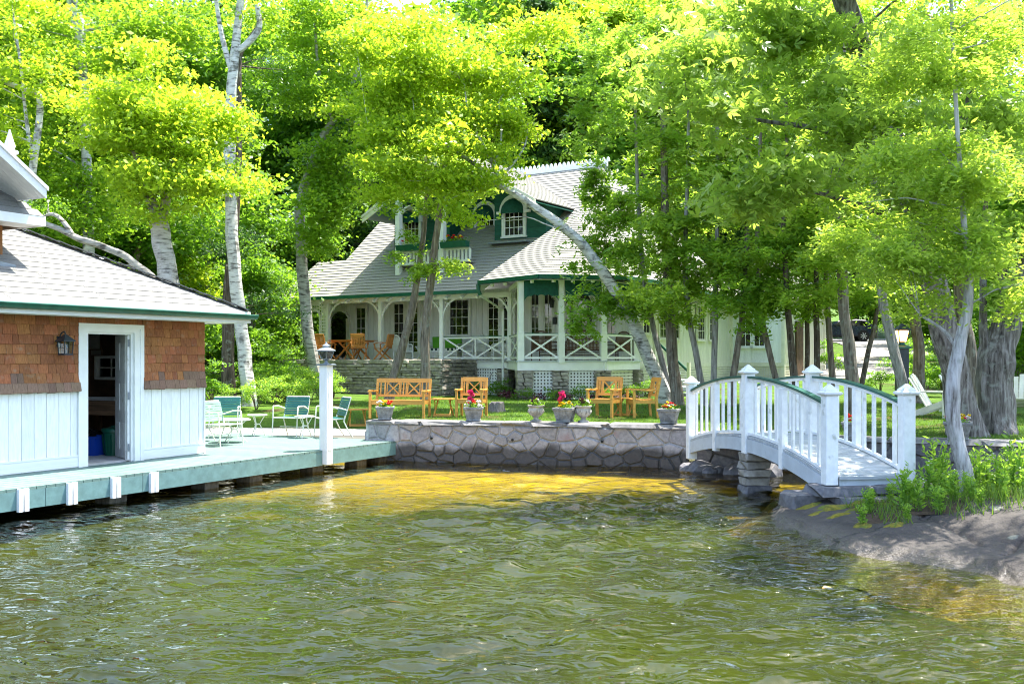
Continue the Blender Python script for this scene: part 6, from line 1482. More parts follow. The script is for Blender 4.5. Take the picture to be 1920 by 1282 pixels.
tree('maple_tree', 'old maple with thick furrowed trunk leaning over the adirondack chair', [([(1814, 828, 36), (1795, 720, 31), (1766, 600, 30), (1738, 480, 28), (1696, 330, 27), (1640, 170, 27), (1582, 0, 25), (1540, -120, 20)], (18.4, 17.0)), ([(1730, 480, 20), (1760, 380, 15), (1800, 240, 12), (1850, 60, 9)], 18), ([(1688, 325, 12), (1560, 250, 7), (1420, 225, 4), (1290, 190, 2.5)], (17.4, 16)), ([(1715, 430, 11), (1600, 380, 6), (1480, 350, 4), (1400, 330, 2)], (17.6, 16))],
     [(1380, 200, 16.2, 120, 45, 930), (1270, 130, 16.4, 110, 40, 806), (1500, 160, 16.6, 120, 55, 992), (1480, 330, 16.2, 120, 32, 806), (1400, 385, 16.2, 70, 20, 310), (1620, 250, 16.6, 100, 50, 930), (1720, 150, 17, 110, 70, 1178), (1840, 90, 17.5, 110, 80, 1364), (1870, 260, 17.5, 80, 80, 1116), (1700, 330, 16.5, 80, 45, 744), (1480, 90, 17.4, 100, 50, 700), (1440, 40, 16.8, 130, 55, 1054), (1760, 430, 17, 80, 40, 558), (1560, -90, 16.5, 150, 70, 700), (1700, -160, 16.5, 160, 80, 700), (1900, -150, 15, 130, 90, 800)],
     'maple_bark', 'leaf_maple', 102, None, size=.16, clump=.5, lobes=3, nl=30, r0=.03, per=22, up=.5, droop=.3)
tree('maple_tree', 'gnarled maple with a swollen burl trunk behind the planter', [([(1868, 806, 46), (1864, 745, 39), (1866, 690, 42), (1880, 630, 36), (1902, 570, 27), (1925, 480, 22), (1948, 380, 18), (1965, 200, 14)], 19), ([(1858, 690, 17), (1846, 640, 11), (1843, 560, 8), (1846, 470, 7), (1850, 330, 5)], 19), ([(1850, 660, 16), (1895, 600, 15), (1880, 520, 13), (1860, 420, 10)], 19.2)],
     [(1900, 420, 19, 80, 70, 992), (1930, 260, 19, 110, 100, 1364), (1840, 340, 19.3, 80, 70, 930), (1910, 545, 18.6, 45, 25, 248)], 'maple_bark', 'leaf_maple', 103, None, size=.14, clump=.5, lobes=3, nl=14, per=22)
tree('birch_tree', 'yellowish birch trunk squeezed between the two old maples', [([(1826, 790, 16), (1822, 720, 20), (1812, 640, 18), (1803, 570, 16), (1800, 470, 13), (1810, 300, 10), (1800, 100, 7)], 20.5)], [(1800, 200, 20.5, 110, 80, 1488), (1830, 60, 20.5, 110, 80, 1488)], 'cedar_bark', 'leaf_birch', 104, None, size=.085, nl=8)
# --- cedars between house and bridge: (path, Y, label, lean)
CED = [
 ([(1272, 752, 15), (1262, 680, 13), (1256, 600, 12.5), (1250, 480, 11), (1245, 300, 8), (1240, 100, 5)], 27.5, 'thick brown cedar right behind the leaning birch base', 'cedar_bark'),
 ([(1258, 742, 8), (1240, 670, 7), (1222, 600, 6.5), (1205, 500, 6), (1195, 330, 4), (1190, 150, 3)], 28.2, 'slim cedar crossing behind the leaning birch', 'grey_bark'),
 ([(1318, 735, 8), (1304, 660, 7), (1292, 590, 6.5), (1285, 480, 6), (1290, 300, 4), (1290, 120, 3)], 27.0, 'slim pale cedar just beyond the far bridge post', 'grey_bark'),
 ([(1337, 735, 7.5), (1340, 650, 7), (1342, 560, 6.5), (1345, 420, 5), (1345, 250, 4), (1340, 60, 3)], 26.5, 'straight lichen spotted cedar before the cottage windows', 'grey_bark'),
 ([(1372, 725, 8), (1383, 650, 7), (1392, 590, 6.5), (1400, 470, 6), (1400, 280, 4), (1405, 80, 3)], 26.5, 'cedar leaning away from the bridge beside the wing window', 'cedar_bark'),
 ([(1458, 725, 7), (1440, 650, 6.5), (1428, 580, 6), (1420, 450, 5), (1425, 280, 4), (1430, 90, 3)], 26.0, 'cedar leaning across the white wing windows', 'cedar_bark'),
 ([(1492, 735, 9), (1484, 650, 8), (1476, 560, 7), (1470, 420, 6), (1475, 250, 4), (1470, 50, 3)], 25.6, 'dark cedar at the corner of the white wing', 'dark_bark'),
 ([(1512, 735, 6), (1514, 640, 5.5), (1512, 540, 5), (1510, 380, 4), (1515, 180, 3)], 26.8, 'thin cedar beside the dark side door', 'dark_bark'),
 ([(1532, 740, 7.5), (1532, 640, 7), (1530, 540, 6), (1535, 380, 5), (1540, 180, 3)], 26.0, 'cedar directly behind the middle bridge post', 'dark_bark'),
 ([(1562, 740, 8), (1556, 640, 7), (1550, 540, 6), (1550, 380, 5), (1550, 150, 3)], 28.0, 'cedar before the driveway next to the cream corner board', 'cedar_bark'),
 ([(1600, 745, 16), (1594, 660, 14), (1582, 580, 12.5), (1578, 480, 11), (1580, 300, 8), (1585, 80, 5)], 23.5, 'stout brown cedar hiding the front of the parked car', 'cedar_bark'),
 ([(1612, 740, 6), (1628, 660, 5.5), (1642, 600, 5), (1655, 500, 4), (1665, 330, 3)], 26.0, 'thin bent cedar leaning towards the garden lamp', 'dark_bark'),
 ([(1698, 745, 13), (1680, 670, 12), (1660, 590, 11), (1650, 520, 10), (1640, 400, 8), (1640, 200, 5)], 21.8, 'grey cedar leaning left beside the near bridge post', 'grey_bark'),
 ([(1722, 735, 15), (1724, 660, 13), (1715, 590, 12), (1712, 480, 10), (1715, 300, 8), (1715, 100, 5)], 28.5, 'knotty brown cedar behind the adirondack chair', 'cedar_bark'),
]
for i, (path, Y, lab, bark) in enumerate(CED):
    r2 = random.Random(300 + i); el_ = []
    def xat(py):
        for (a, b, _), (c, d, _) in zip(path, path[1:]):
            if d <= py <= b: return lerp(a, c, (b - py) / (b - d))
        return path[-1][0]
    y = (545 if path[0][0] < 1540 else 492) + r2.uniform(-12, 14)
    while y > -40:
        el_.append((xat(y) + r2.uniform(-30, 30), y, Y + r2.uniform(-1.2, 1.0), r2.uniform(55, 85), r2.uniform(38, 54), 1450 if y > 250 else 420)); y -= r2.uniform(60, 85)
    if i == 1: el_ += [(1110, 600, 28.0, 32, 30, 700), (1150, 560, 28.0, 50, 30, 1100), (1100, 530, 28.2, 40, 34, 900), (1125, 460, 28.5, 45, 40, 1100), (1160, 380, 28.6, 60, 50, 1900), (1105, 320, 29, 40, 50, 1300), (1140, 240, 29, 60, 60, 1700), (1175, 470, 28.4, 55, 45, 1700), (1200, 300, 28.8, 60, 50, 1600), (1090, 250, 29.4, 40, 40, 900), (1180, 560, 28, 40, 24, 800), (1110, 140, 29, 60, 60, 1300), (1150, 60, 29, 70, 50, 1300)]
    if i == 5: el_ += [(1410, 598, 25.6, 22, 14, 220), (1425, 560, 25.7, 40, 22, 500)]
    tree('cedar_tree', lab, [(path, Y)], el_, bark, 'leaf_cedar' if i % 2 else 'leaf_cedar_sun', 300 + i, 'cedars between cottage and bridge', size=.135, aspect=.46, clump=.48, spray=True, nl=16, r0=.02, per=50, droop=.45)
# --- birch leaning over the porch
tree('birch_tree', 'white birch leaning far over the cottage porch roof', [([(1256, 762, 17), (1222, 682, 15.5), (1180, 595, 14.5), (1138, 520, 13.5), (1090, 456, 12), (1042, 416, 11), (1000, 386, 9.5), (960, 360, 8), (925, 340, 6.5), (895, 312, 5), (862, 290, 4), (830, 268, 3), (780, 240, 2)], (28.2, 26.5)),
     ([(940, 350, 5.5), (925, 310, 4.5), (905, 270, 3.5), (880, 220, 2.6), (870, 150, 1.6)], (26.9, 26.6)), ([(925, 342, 4), (960, 310, 3), (985, 270, 2), (990, 220, 1.2)], (26.9, 27)), ([(880, 300, 3.5), (820, 265, 2.6), (745, 250, 1.8), (690, 240, 1)], (26.7, 26)), ([(925, 312, 3), (940, 260, 2), (935, 190, 1.2)], 26.7)],
     [(850, 262, 26.6, 90, 40, 3000), (900, 215, 26.7, 80, 50, 3200), (800, 200, 26.6, 90, 55, 3600), (740, 250, 26.4, 60, 40, 2200), (860, 140, 26.8, 100, 50, 3600), (760, 130, 26.6, 90, 50, 3000), (950, 260, 27, 40, 45, 1300), (930, 120, 27, 70, 50, 2200), (700, 190, 26.4, 60, 50, 1700), (720, 310, 26.2, 50, 26, 1100), (810, 332, 26.4, 105, 28, 2600), (735, 350, 26.2, 45, 26, 1000), (905, 335, 26.5, 45, 22, 800), (880, 345, 26.4, 50, 16, 500), (855, 385, 26.2, 30, 14, 260), (870, 408, 26.2, 22, 10, 110), (800, 60, 26.8, 130, 45, 3200), (960, 60, 27.2, 80, 45, 1900), (670, 90, 26.6, 70, 50, 1900)],
     'birch_bark', 'leaf_sun', 110, None, size=.115, clump=.42, nl=40, r0=.02, per=50, up=.45)
tree('birch_tree', 'crooked grey birch rising beside the terrace dining set', [([(604, 740, 13), (590, 690, 13), (577, 620, 13.5), (568, 520, 13), (563, 420, 12), (566, 365, 11), (580, 320, 10), (595, 280, 9), (612, 245, 8), (632, 215, 6.5), (660, 160, 5), (680, 80, 4), (690, -20, 3)], (34.5, 33)), ([(625, 225, 5), (600, 150, 4), (590, 40, 3)], 33.2), ([(640, 215, 4), (690, 250, 3), (720, 280, 2)], 33)],
     [(620, 400, 33.2, 42, 60, 2600), (600, 335, 33.2, 34, 34, 1100), (625, 300, 33.2, 50, 40, 1700), (655, 350, 33, 32, 40, 1000), (640, 200, 33, 85, 60, 3200), (560, 170, 33.4, 70, 70, 2400), (690, 270, 32.8, 45, 35, 1200), (600, 80, 33.2, 95, 60, 3200), (700, 60, 33.2, 85, 60, 2600), (540, 30, 33.5, 70, 60, 2000), (610, 462, 33.2, 26, 24, 500), (650, 10, 33.2, 110, 50, 2400)],
     'birch_grey', 'leaf_birch', 111, None, size=.135, clump=.5, nl=22, r0=.022)
tree('cedar_tree', 'slender cedar leaning right in front of the terrace wall', [([(733, 726, 11), (752, 660, 10), (770, 590, 9), (783, 520, 7.5), (792, 460, 6.5), (798, 390, 5), (800, 320, 4), (790, 240, 2.5)], 30.4)],
     [(768, 466, 30.3, 20, 24, 500), (790, 500, 30.2, 26, 14, 380), (770, 345, 30.3, 70, 30, 2000), (735, 330, 30.3, 40, 40, 1300), (740, 385, 30.2, 24, 12, 260)], 'cedar_bark', 'leaf_cedar', 112, 'twin cedars by the terrace wall', size=.12, aspect=.45, clump=.36, spray=True, nl=12, r0=.018, per=44)
tree('cedar_tree', 'straighter cedar standing behind the garden bench', [([(797, 742, 12), (797, 660, 11), (800, 600, 10), (808, 520, 9), (818, 440, 8), (827, 380, 7), (835, 300, 5), (840, 200, 3)], 29.8)],
     [(835, 492, 29.6, 34, 17, 700), (800, 508, 29.6, 30, 16, 500), (825, 350, 29.8, 70, 28, 1900), (880, 330, 29.8, 45, 26, 1100), (790, 300, 29.8, 70, 40, 1700), (850, 280, 30, 60, 40, 1500)], 'cedar_bark', 'leaf_cedar_sun', 113, 'twin cedars by the terrace wall', size=.12, aspect=.45, clump=.36, spray=True, nl=14, r0=.018, per=44)
# --- left side
TR = .95
tree('birch_tree', 'tall straight white birch behind the dock chairs', [([(470, 757, 15), (460, 690, 13.5), (455, 640, 13), (446, 560, 12.5), (438, 480, 12), (433, 400, 11.5), (430, 280, 11), (436, 150, 10), (446, 50, 8), (455, -60, 6)], 28), ([(437, 140, 6), (418, 80, 5), (405, 0, 4)], 28), ([(440, 100, 6), (460, 85, 6.5), (485, 55, 6), (482, 10, 5)], 28)],
     [(440, -60, 28, 130, 40, 1500), (490, 20, 28.3, 40, 30, 300), (395, 330, 27.6, 40, 30, 600)], 'birch_bark', 'leaf_birch', 120, None, size=.12, nl=8)
TR = .85
tree('pine_tree', 'dark brown pine trunk beside the tall white birch', [([(428, 735, 15), (428, 640, 13.5), (432, 500, 12), (442, 350, 11), (446, 200, 9), (448, 110, 7), (470, 70, 5), (498, 30, 4)], 29.5)], [(440, 480, 29.8, 60, 50, 1300), (500, 120, 30, 40, 40, 400), (470, 560, 30, 60, 40, 900)], 'dark_bark', 'leaf_dark', 121, None, size=.1, aspect=.3, nl=8)
tree('birch_tree', 'sunlit birch with forked stubby trunk behind the boathouse roof', [([(318, 560, 22), (312, 500, 21), (302, 450, 20), (298, 415, 20)], 24), ([(300, 420, 14), (280, 370, 11), (262, 310, 7), (235, 250, 4), (200, 180, 2.5)], (24, 23.5)), ([(300, 420, 13), (312, 370, 9), (318, 320, 6), (335, 270, 4), (350, 180, 2.5)], (24, 23.8)), ([(314, 365, 6), (350, 350, 4), (385, 330, 2.5)], 23.8)],
     [(300, 270, 23.6, 95, 50, 3400), (380, 265, 23.7, 75, 55, 3000), (225, 230, 23.6, 85, 55, 2800), (330, 190, 23.6, 105, 50, 3400), (400, 345, 23.5, 60, 38, 1900), (250, 320, 23.4, 65, 34, 1500), (240, 150, 23.8, 90, 45, 2200), (340, 350, 23.4, 70, 26, 1300), (160, 190, 23.8, 70, 45, 1400), (430, 230, 24, 30, 50, 900), (280, 395, 23.4, 60, 16, 500)],
     'birch_grey', 'leaf_sun', 122, None, size=.115, clump=.42, nl=30, r0=.022, per=46, up=.45)
tree('birch_tree', 'birch pair with white upper stems high behind the boathouse', [([(170, 560, 12), (165, 400, 11), (160, 200, 10), (152, 90, 9), (138, 30, 8), (118, -40, 6)], 29), ([(153, 95, 8), (152, 50, 7.5), (140, 0, 6), (130, -60, 5)], 29)],
     [(70, 60, 29, 110, 70, 3000), (210, 40, 29, 110, 60, 2800), (120, 150, 29.2, 110, 55, 2600), (60, 230, 29, 80, 60, 2200), (260, 110, 29.3, 80, 50, 1600), (30, 330, 28.6, 50, 50, 900), (140, 330, 29, 90, 60, 2400), (180, 420, 29, 90, 45, 2000), (330, 40, 29.5, 90, 60, 1900)], 'birch_bark', 'leaf_birch', 123, None, size=.135, clump=.5, nl=24)
tree('birch_tree', 'half fallen birch limb slanting down behind the boathouse roof', [([(300, 560, 9), (250, 492, 8), (200, 465, 7.5), (150, 448, 7), (100, 425, 6), (55, 410, 4)], 25.5), ([(135, 440, 6), (118, 415, 5), (100, 402, 4), (82, 405, 2)], 25.5)], [(200, 500, 26, 80, 20, 500), (90, 385, 25.8, 70, 20, 600)], 'birch_grey', 'leaf_green', 124, None, size=.08, nl=6)
tree('birch_tree', 'pale stemmed birch with slanting boughs above the boathouse gable', [([(30, 520, 9), (60, 330, 8), (75, 190, 7), (50, 170, 6), (10, 155, 5)], 26), ([(62, 300, 5), (50, 230, 4), (38, 120, 3), (25, 30, 2)], 26)], [(30, 130, 26, 70, 60, 1400), (20, 260, 26, 60, 40, 1000), (60, 20, 26, 90, 50, 1400)], 'birch_bark', 'leaf_sun', 125, None, size=.12, nl=12)
# --- understorey trees and the forest behind: three crowns shared by many
def proto(name, bark, leaf, seed, h, w, n, size, conifer=False):
    r2 = random.Random(seed); mb = MB(); P = [(0, 0, -.3), (r2.uniform(-.2, .2), r2.uniform(-.2, .2), h * .3), (r2.uniform(-.3, .3), r2.uniform(-.3, .3), h * .6), (r2.uniform(-.4, .4), r2.uniform(-.4, .4), h * .95)]
    C = trunk_mesh(mb, P, [.24, .19, .13, .04], seed, 9); cr = Crown(seed)
    if conifer:
        for k in range(16):
            f = k / 15; z = h * (.12 + .86 * f); cr.ell((0, 0, z), (w * (1 - f * .88), w * (1 - f * .88), h * .045), int(n / 16 * (1.5 - f)), size, .3, .5, .45, .4, 1, True, 40)
    else:
        for k in range(13):
            a = r2.uniform(0, 6.28); q = w * r2.uniform(.2, .75); z = h * r2.uniform(.22, .95); s_ = w * r2.uniform(.35, .6); cr.ell((q * math.cos(a), q * math.sin(a), z), (s_, s_, s_ * .75), int(n / 13), size, .62, .6, .5, .3, 1, False, 46)
    limbs(mb, C, cr.cl, r2, 24, .035)
    t = thing(name, None, 'tree'); mb.build('trunk', bark, t, smooth=True); link('crown', cr.mesh('crown', (0, 0, 0)), leaf, t); return t
protoA = proto('forest_tree', 'cedar_bark', 'leaf_green', 401, 15, 4.2, 26000, .24)
protoB = proto('forest_tree', 'birch_grey', 'leaf_sun', 402, 14, 3.8, 24000, .23)
protoC = proto('conifer_tree', 'dark_bark', 'leaf_dark', 403, 17, 3.3, 30000, .26, True)
protoD = proto('young_tree', 'cedar_bark', 'leaf_green', 404, 6.0, 2.3, 16000, .16)
PR = {'A': protoA, 'B': protoB, 'C': protoC, 'D': protoD}; USED = set()
LAB = {'A': 'mid green leafy tree in the forest behind the cottage and boathouse', 'B': 'pale green birch in the forest behind the cottage and boathouse', 'C': 'dark conifer in the forest behind the cottage and boathouse', 'D': 'young leafy tree under the forest edge'}
SPOT = [('A', -17, 33, 1.0), ('B', -13.5, 36, .9), ('B', -20, 38, 1.1), ('A', -14.5, 43, 1.1), ('C', -7.6, 48.5, 1.0), ('A', -7.5, 52, 1.15), ('D', -11.8, 32.0, 1.0), ('D', -15.0, 30, .9), ('D', -9.8, 37.2, .8), ('D', -12.8, 41.5, 1.2), ('A', -23, 31, 1.0), ('C', -19, 46, 1.1), ('B', -25, 43, 1.2),
        ('A', -3, 56, 1.15), ('A', -1.5, 60, 1.3), ('C', 1.5, 58, 1.25), ('B', 4.5, 61, 1.3), ('A', 7.5, 59, 1.3), ('C', 11, 62, 1.3), ('A', 14, 64, 1.3), ('B', -6, 62, 1.3), ('A', -12, 58, 1.3), ('C', -17, 58, 1.3), ('A', -24, 56, 1.4), ('B', -30, 48, 1.3),
        ('C', 13.5, 59, 1.1), ('A', 16.5, 66, 1.2), ('A', 34, 70, 1.2), ('B', 38, 62, 1.2), ('C', 31, 90, 1.4), ('A', 24, 92, 1.4), ('B', 38, 86, 1.4), ('A', 45, 78, 1.4), ('D', 36.5, 74, 1.1), ('D', 30.5, 84, 1.3), ('D', 23, 86, 1.3), ('D', 33, 66, .9), ('A', 26, 50, 1.0), ('C', 29, 44, .95), ('B', 23.5, 41, .9), ('A', 21, 33.5, .9), ('D', 17.5, 31.5, .9), ('D', 19.5, 38, 1.0), ('B', 27, 35, 1.0), ('A', 16, 27.0, .85),
        ('A', -32, 36, 1.1), ('C', -29, 62, 1.4), ('A', 48, 60, 1.3), ('C', 40, 48, 1.2), ('A', 0, 74, 1.5), ('B', -14, 72, 1.5), ('C', 10, 76, 1.5), ('A', 21, 78, 1.3), ('C', -24, 74, 1.5), ('B', 7, 64, 1.75), ('A', 2, 70, 1.9), ('A', 4, 66, 1.6), ('B', 9, 68, 1.7), ('A', -10, 64, 1.5), ('D', -13.2, 34.0, 1.1), ('D', -11.0, 44.5, 1.2), ('D', -8.6, 48.5, 1.3), ('D', -6, 57, 1.6), ('A', 16, 55, 1.35), ('A', 13.5, 70, 1.6), ('D', -16.5, 36.5, 1.2), ('D', 24.5, 57, 1.1), ('D', 31.5, 57, 1.1), ('D', 26, 88, 1.5)]
for i, (k, x, y, sc) in enumerate(SPOT):
    o = PR[k] if k not in USED else copy_tree(PR[k]); USED.add(k)
    o.location = (x, y, Z(x, y)); r2 = random.Random(900 + i); o.rotation_euler = (0, 0, r2.uniform(0, 6.28)); o.scale = (sc * r2.uniform(.92, 1.08), sc * r2.uniform(.92, 1.08), sc)
    kind = {'A': 'mid green leafy tree', 'B': 'sunlit yellow green leafy tree', 'C': 'dark conifer', 'D': 'young leafy tree'}[k]
    px = 960 + x / y * F
    where = 'outside the old maples on the right bank' if x > 15 and y < 40 else 'beyond the driveway and parked car' if x > 15 else 'in the forest behind the boathouse roof' if px < 420 else 'between the boathouse and the left end of the cottage' if px < 620 and y < 55 else 'in the forest behind the cottage roof'
    tag(o, kind + ' ' + where, 'tree', kind + 's ' + where)
# ---------------------------------------------------------------- shrubs, weeds, grass
def shrub_proto(name, seed, r_, h, n, size, leaf, aspect=.5, stems=7):
    r2 = random.Random(seed); t = thing(name, None, 'shrub'); mb = MB(); cr = Crown(seed)
    for k in range(stems):
        a = r2.uniform(0, 6.28); q = r_ * r2.uniform(.3, .9); e = (q * math.cos(a), q * math.sin(a), h * r2.uniform(.5, .95)); mb.tube([(0, 0, -.05), (e[0] * .4, e[1] * .4, e[2] * .6), e], [.014, .01, .004], 5)
        cr.ell(e, (r_ * .4, r_ * .4, h * .28), int(n / stems), size, aspect, .14, .5, .2, 1, False, 26)
    mb.build('stem', 'dark_bark', t); link('foliage', cr.mesh('foliage', (0, 0, 0)), leaf, t); return t
sA = shrub_proto('shrub', 501, .8, 1.25, 1500, .075, 'leaf_green'); sB = shrub_proto('shrub', 502, .6, .95, 1300, .06, 'weed'); sC = shrub_proto('shrub', 503, .42, .5, 800, .05, 'leaf_green')
PRS = {'a': sA, 'b': sB, 'c': sC}; US = set()
SL = {'a': ('leafy green shrub at the wood edge behind the dock', 'shrubs at the wood edge'), 'b': ('bright sunlit shrub below the terrace wall', 'sunlit shrubs below the terrace'), 'c': ('low green plant in the bed along the cottage base', 'bed plants along the cottage')}
SP = [('a', 400, 27, 1.0), ('a', 500, 29.5, 1.0), ('a', 520, 33, 1.2), ('a', 395, 31, 1.2), ('b', 480, 27, .9), ('b', 515, 28.5, 1.0), ('b', 540, 29.6, 1.1), ('b', 570, 31, 1.1), ('b', 600, 31.5, 1.0), ('b', 555, 33.2, 1.2), ('b', 500, 32, 1.2), ('b', 625, 32.3, .8), ('a', 465, 34, 1.2), ('b', 420, 28.6, .8), ('b', 580, 29, .8), ('a', 340, 28, 1.2), ('b', 530, 31.5, 1.1),
      ('c', 905, 34.2, .9), ('c', 935, 33.6, 1.0), ('c', 985, 30.7, .7), ('c', 1040, 30.7, .8), ('c', 1090, 30.8, .8), ('c', 1135, 31, .9), ('c', 880, 34.6, .8), ('c', 1175, 32.2, .8), ('c', 1215, 33, 1.1),
      ('a', 1650, 36, .9), ('a', 1690, 34, 1.0), ('a', 1560, 44, 1.0), ('a', 1770, 33, 1.1), ('a', 1850, 31, 1.1), ('a', 1910, 33, 1.2), ('a', 1740, 38, 1.3), ('a', 1820, 40, 1.4)]
for i, (k, px, Y, sc) in enumerate(SP):
    o = PRS[k] if k not in US else copy_tree(PRS[k]); US.add(k); o.location = GP(px, Y); o.rotation_euler = (0, 0, i * 1.7); o.scale = (sc, sc, sc * (.85 + .3 * ((i * 37) % 10) / 10))
    if k == 'a' and px > 1400: tag(o, 'leafy green shrub beyond the lawn near the driveway', 'shrub', 'shrubs near the driveway')
    else: tag(o, SL[k][0], 'shrub', SL[k][1])
# maroon bedding along the porch
for i, (px, Y) in enumerate(((948, 32.6), (962, 31.2), (1010, 30.6), (1060, 30.6), (1110, 30.7), (1150, 31.0), (1180, 31.9))):
    t = thing('bedding_plant', 'low maroon bedding plant at the foot of the porch piers', 'plant', GP(px, Y), 0, 'maroon bedding along the porch'); leaves_obj('foliage', leaf_cloud(120, (.3, .22, .12), .09, .5, 60 + i, .3, center=(0, 0, .12)), 'maroon_leaf', t)
# weeds on the rock point
def weed(seed, h, n, lf, aspect, leaf='weed', flower=False):
    r2 = np.random.default_rng(seed); t = thing('weed_plant', None, 'plant'); mb = MB(); Vs = []; Rs = []
    for k in range(n):
        a = r2.uniform(0, 6.28); le = r2.uniform(.05, .4) * h; hh = h * r2.uniform(.6, 1.1); P = [Vector((0.05 * math.cos(a), .05 * math.sin(a), -.03)), Vector((le * .4 * math.cos(a), le * .4 * math.sin(a), hh * .6)), Vector((le * math.cos(a), le * math.sin(a), hh))]; mb.tube(P, [.006, .005, .002], 4)
        m_ = 20; tt = r2.uniform(.15, 1, m_); c = np.stack([np.interp(tt, [0, .5, 1], [p[i] for p in P]) for i in range(3)], 1); d = r2.normal(0, 1, (m_, 3)); d[:, 2] = np.abs(d[:, 2]) * .5 + .25; d /= np.linalg.norm(d, axis=1)[:, None]
        nz = np.cross(d, r2.normal(0, 1, (m_, 3))); nz[:, 2] = np.abs(nz[:, 2]) + .2; nz -= d * np.sum(nz * d, 1)[:, None]; nz /= np.linalg.norm(nz, axis=1)[:, None]; s_ = np.cross(nz, d); Ln = (lf * r2.uniform(.6, 1.2, m_) * (1.1 - .5 * tt))[:, None]
        Vs.append(np.stack([c, c + d * Ln * .45 + s_ * Ln * aspect * .5, c + d * Ln, c + d * Ln * .45 - s_ * Ln * aspect * .5], 1).reshape(-1, 3)); Rs.append(np.repeat(np.clip(r2.normal(.55, .22, m_), 0, 1), 4))
    mb.build('stem', 'weed', t); V = np.concatenate(Vs); link('foliage', np_mesh('foliage', V, np.arange(len(V)).reshape(-1, 4), np.concatenate(Rs)), leaf, t)
    if flower:
        for k in range(5): o = link('bloom', bloom_mesh('white_bloom'), None, t, (float(r2.uniform(-.1, .1)), float(r2.uniform(-.1, .1)), h * float(r2.uniform(.85, 1.0)))); o.scale = (.018,) * 3
    return t
wA = weed(601, .62, 9, .15, .3, 'weed', True); wB = weed(602, .42, 10, .10, .38); wC = weed(603, .85, 9, .17, .34)
PW = {'a': wA, 'b': wB, 'c': wC}; UW = set(); r2 = random.Random(4)
WLB = {'a': ('tall leafy weed with tiny white blooms on the rock point', 'flowering weeds on the rock'), 'b': ('short bushy weed at the edge of the rock', 'bushy weeds on the rock'), 'c': ('tallest broad leaved weed beside the leaning cedar', 'tall weeds by the leaning cedar')}
WS = [('b', 4.25, 11.75), ('b', 4.05, 11.35), ('a', 4.5, 11.6), ('a', 4.75, 11.9), ('b', 4.5, 11.2), ('a', 5.0, 12.1), ('a', 5.1, 11.6), ('c', 5.35, 12.55), ('c', 5.75, 12.4), ('a', 5.4, 11.9), ('b', 4.85, 11.3), ('b', 5.2, 11.2), ('a', 5.7, 11.8), ('c', 6.0, 12.7), ('a', 6.0, 11.7), ('b', 5.6, 11.25), ('b', 5.95, 11.35), ('c', 6.3, 12.2), ('a', 6.35, 11.6), ('c', 6.5, 12.9), ('b', 4.7, 12.3), ('b', 5.0, 12.5), ('a', 5.6, 12.7), ('b', 5.3, 11.5), ('a', 5.9, 12.1), ('c', 6.7, 12.2), ('b', 6.4, 11.3), ('a', 6.9, 11.9), ('c', 7.2, 12.6), ('b', 4.3, 12.05), ('a', 4.72, 11.55), ('a', 5.25, 12.25), ('c', 6.15, 12.0), ('a', 6.6, 11.75)]
for i, (k, x, y) in enumerate(WS):
    o = PW[k] if k not in UW else copy_tree(PW[k]); UW.add(k); x += r2.uniform(-.08, .08); o.location = (x, y, RZ(x, y)); o.rotation_euler = (0, 0, r2.uniform(0, 6)); s_ = r2.uniform(.5, 1.0) * (.75 if y < 11.5 else .92); o.scale = (s_, s_, s_); kind = {'a': 'tall leafy weed with tiny white blooms', 'b': 'short bushy weed', 'c': 'broad leaved tall weed'}[k]; where = 'beside the near bridge footing' if x < 4.95 else 'around the foot of the leaning cedar' if x < 6.05 else 'on the rock beyond the leaning cedar'
    tag(o, kind + ' ' + where, 'plant', 'weeds: ' + kind + ' ' + where)
# grass blades: lawn near the wall and tufts on the point
def blades(name, pts, h, w, seed, label):
    r2 = np.random.default_rng(seed); n = len(pts); d = r2.normal(0, .45, (n, 3)); d[:, 2] = 1; a = r2.uniform(0, 6.28, n); s_ = np.stack([np.cos(a), np.sin(a), 0 * a], 1) * w; H = (h * r2.uniform(.5, 1.3, n))[:, None]
    V = np.stack([pts - s_, pts + s_, pts + d * H + s_ * .2, pts + d * H - s_ * .2], 1).reshape(-1, 3)
    o = link(name, np_mesh(name, V, np.arange(4 * n).reshape(-1, 4), np.repeat(np.clip(r2.normal(.5, .25, n), 0, 1), 4)), 'grass_blade'); tag(o, label, 'grass', None, 'stuff'); return o
n = 90000; gx = rng.uniform(-4.5, 12, n); gy = ysh(gx) + .45 + rng.uniform(0, 1, n) ** 1.3 * 13; k = (gy > 24.6) | (gx > -2.6); gx, gy = gx[k], gy[k]
blades('lawn_grass', np.stack([gx, gy, zl(gx, gy) - .005], 1), .045, .006, 5, 'short mown grass of the lawn behind the granite wall')
n = 5200; gx = rng.uniform(3.8, 8.5, n); gy = rng.uniform(10.9, 13.6, n); zz = rockz(gx[None], gy[None])[0]; k = (zz > .24 + .06 * np.sin(gx * 7)) & (gy > 10.75 + .12 * (gx - 4) + .2 * np.sin(gx * 3.3)) & (gy < 12.6 + (gx - 4.0) * .5) & ~((gx < 5.4) & (gy > 12.2)); gx, gy, zz = gx[k], gy[k], zz[k]
blades('rock_grass', np.stack([gx, gy, zz - .01], 1), .17, .006, 6, 'long bright grass growing on the rock point')
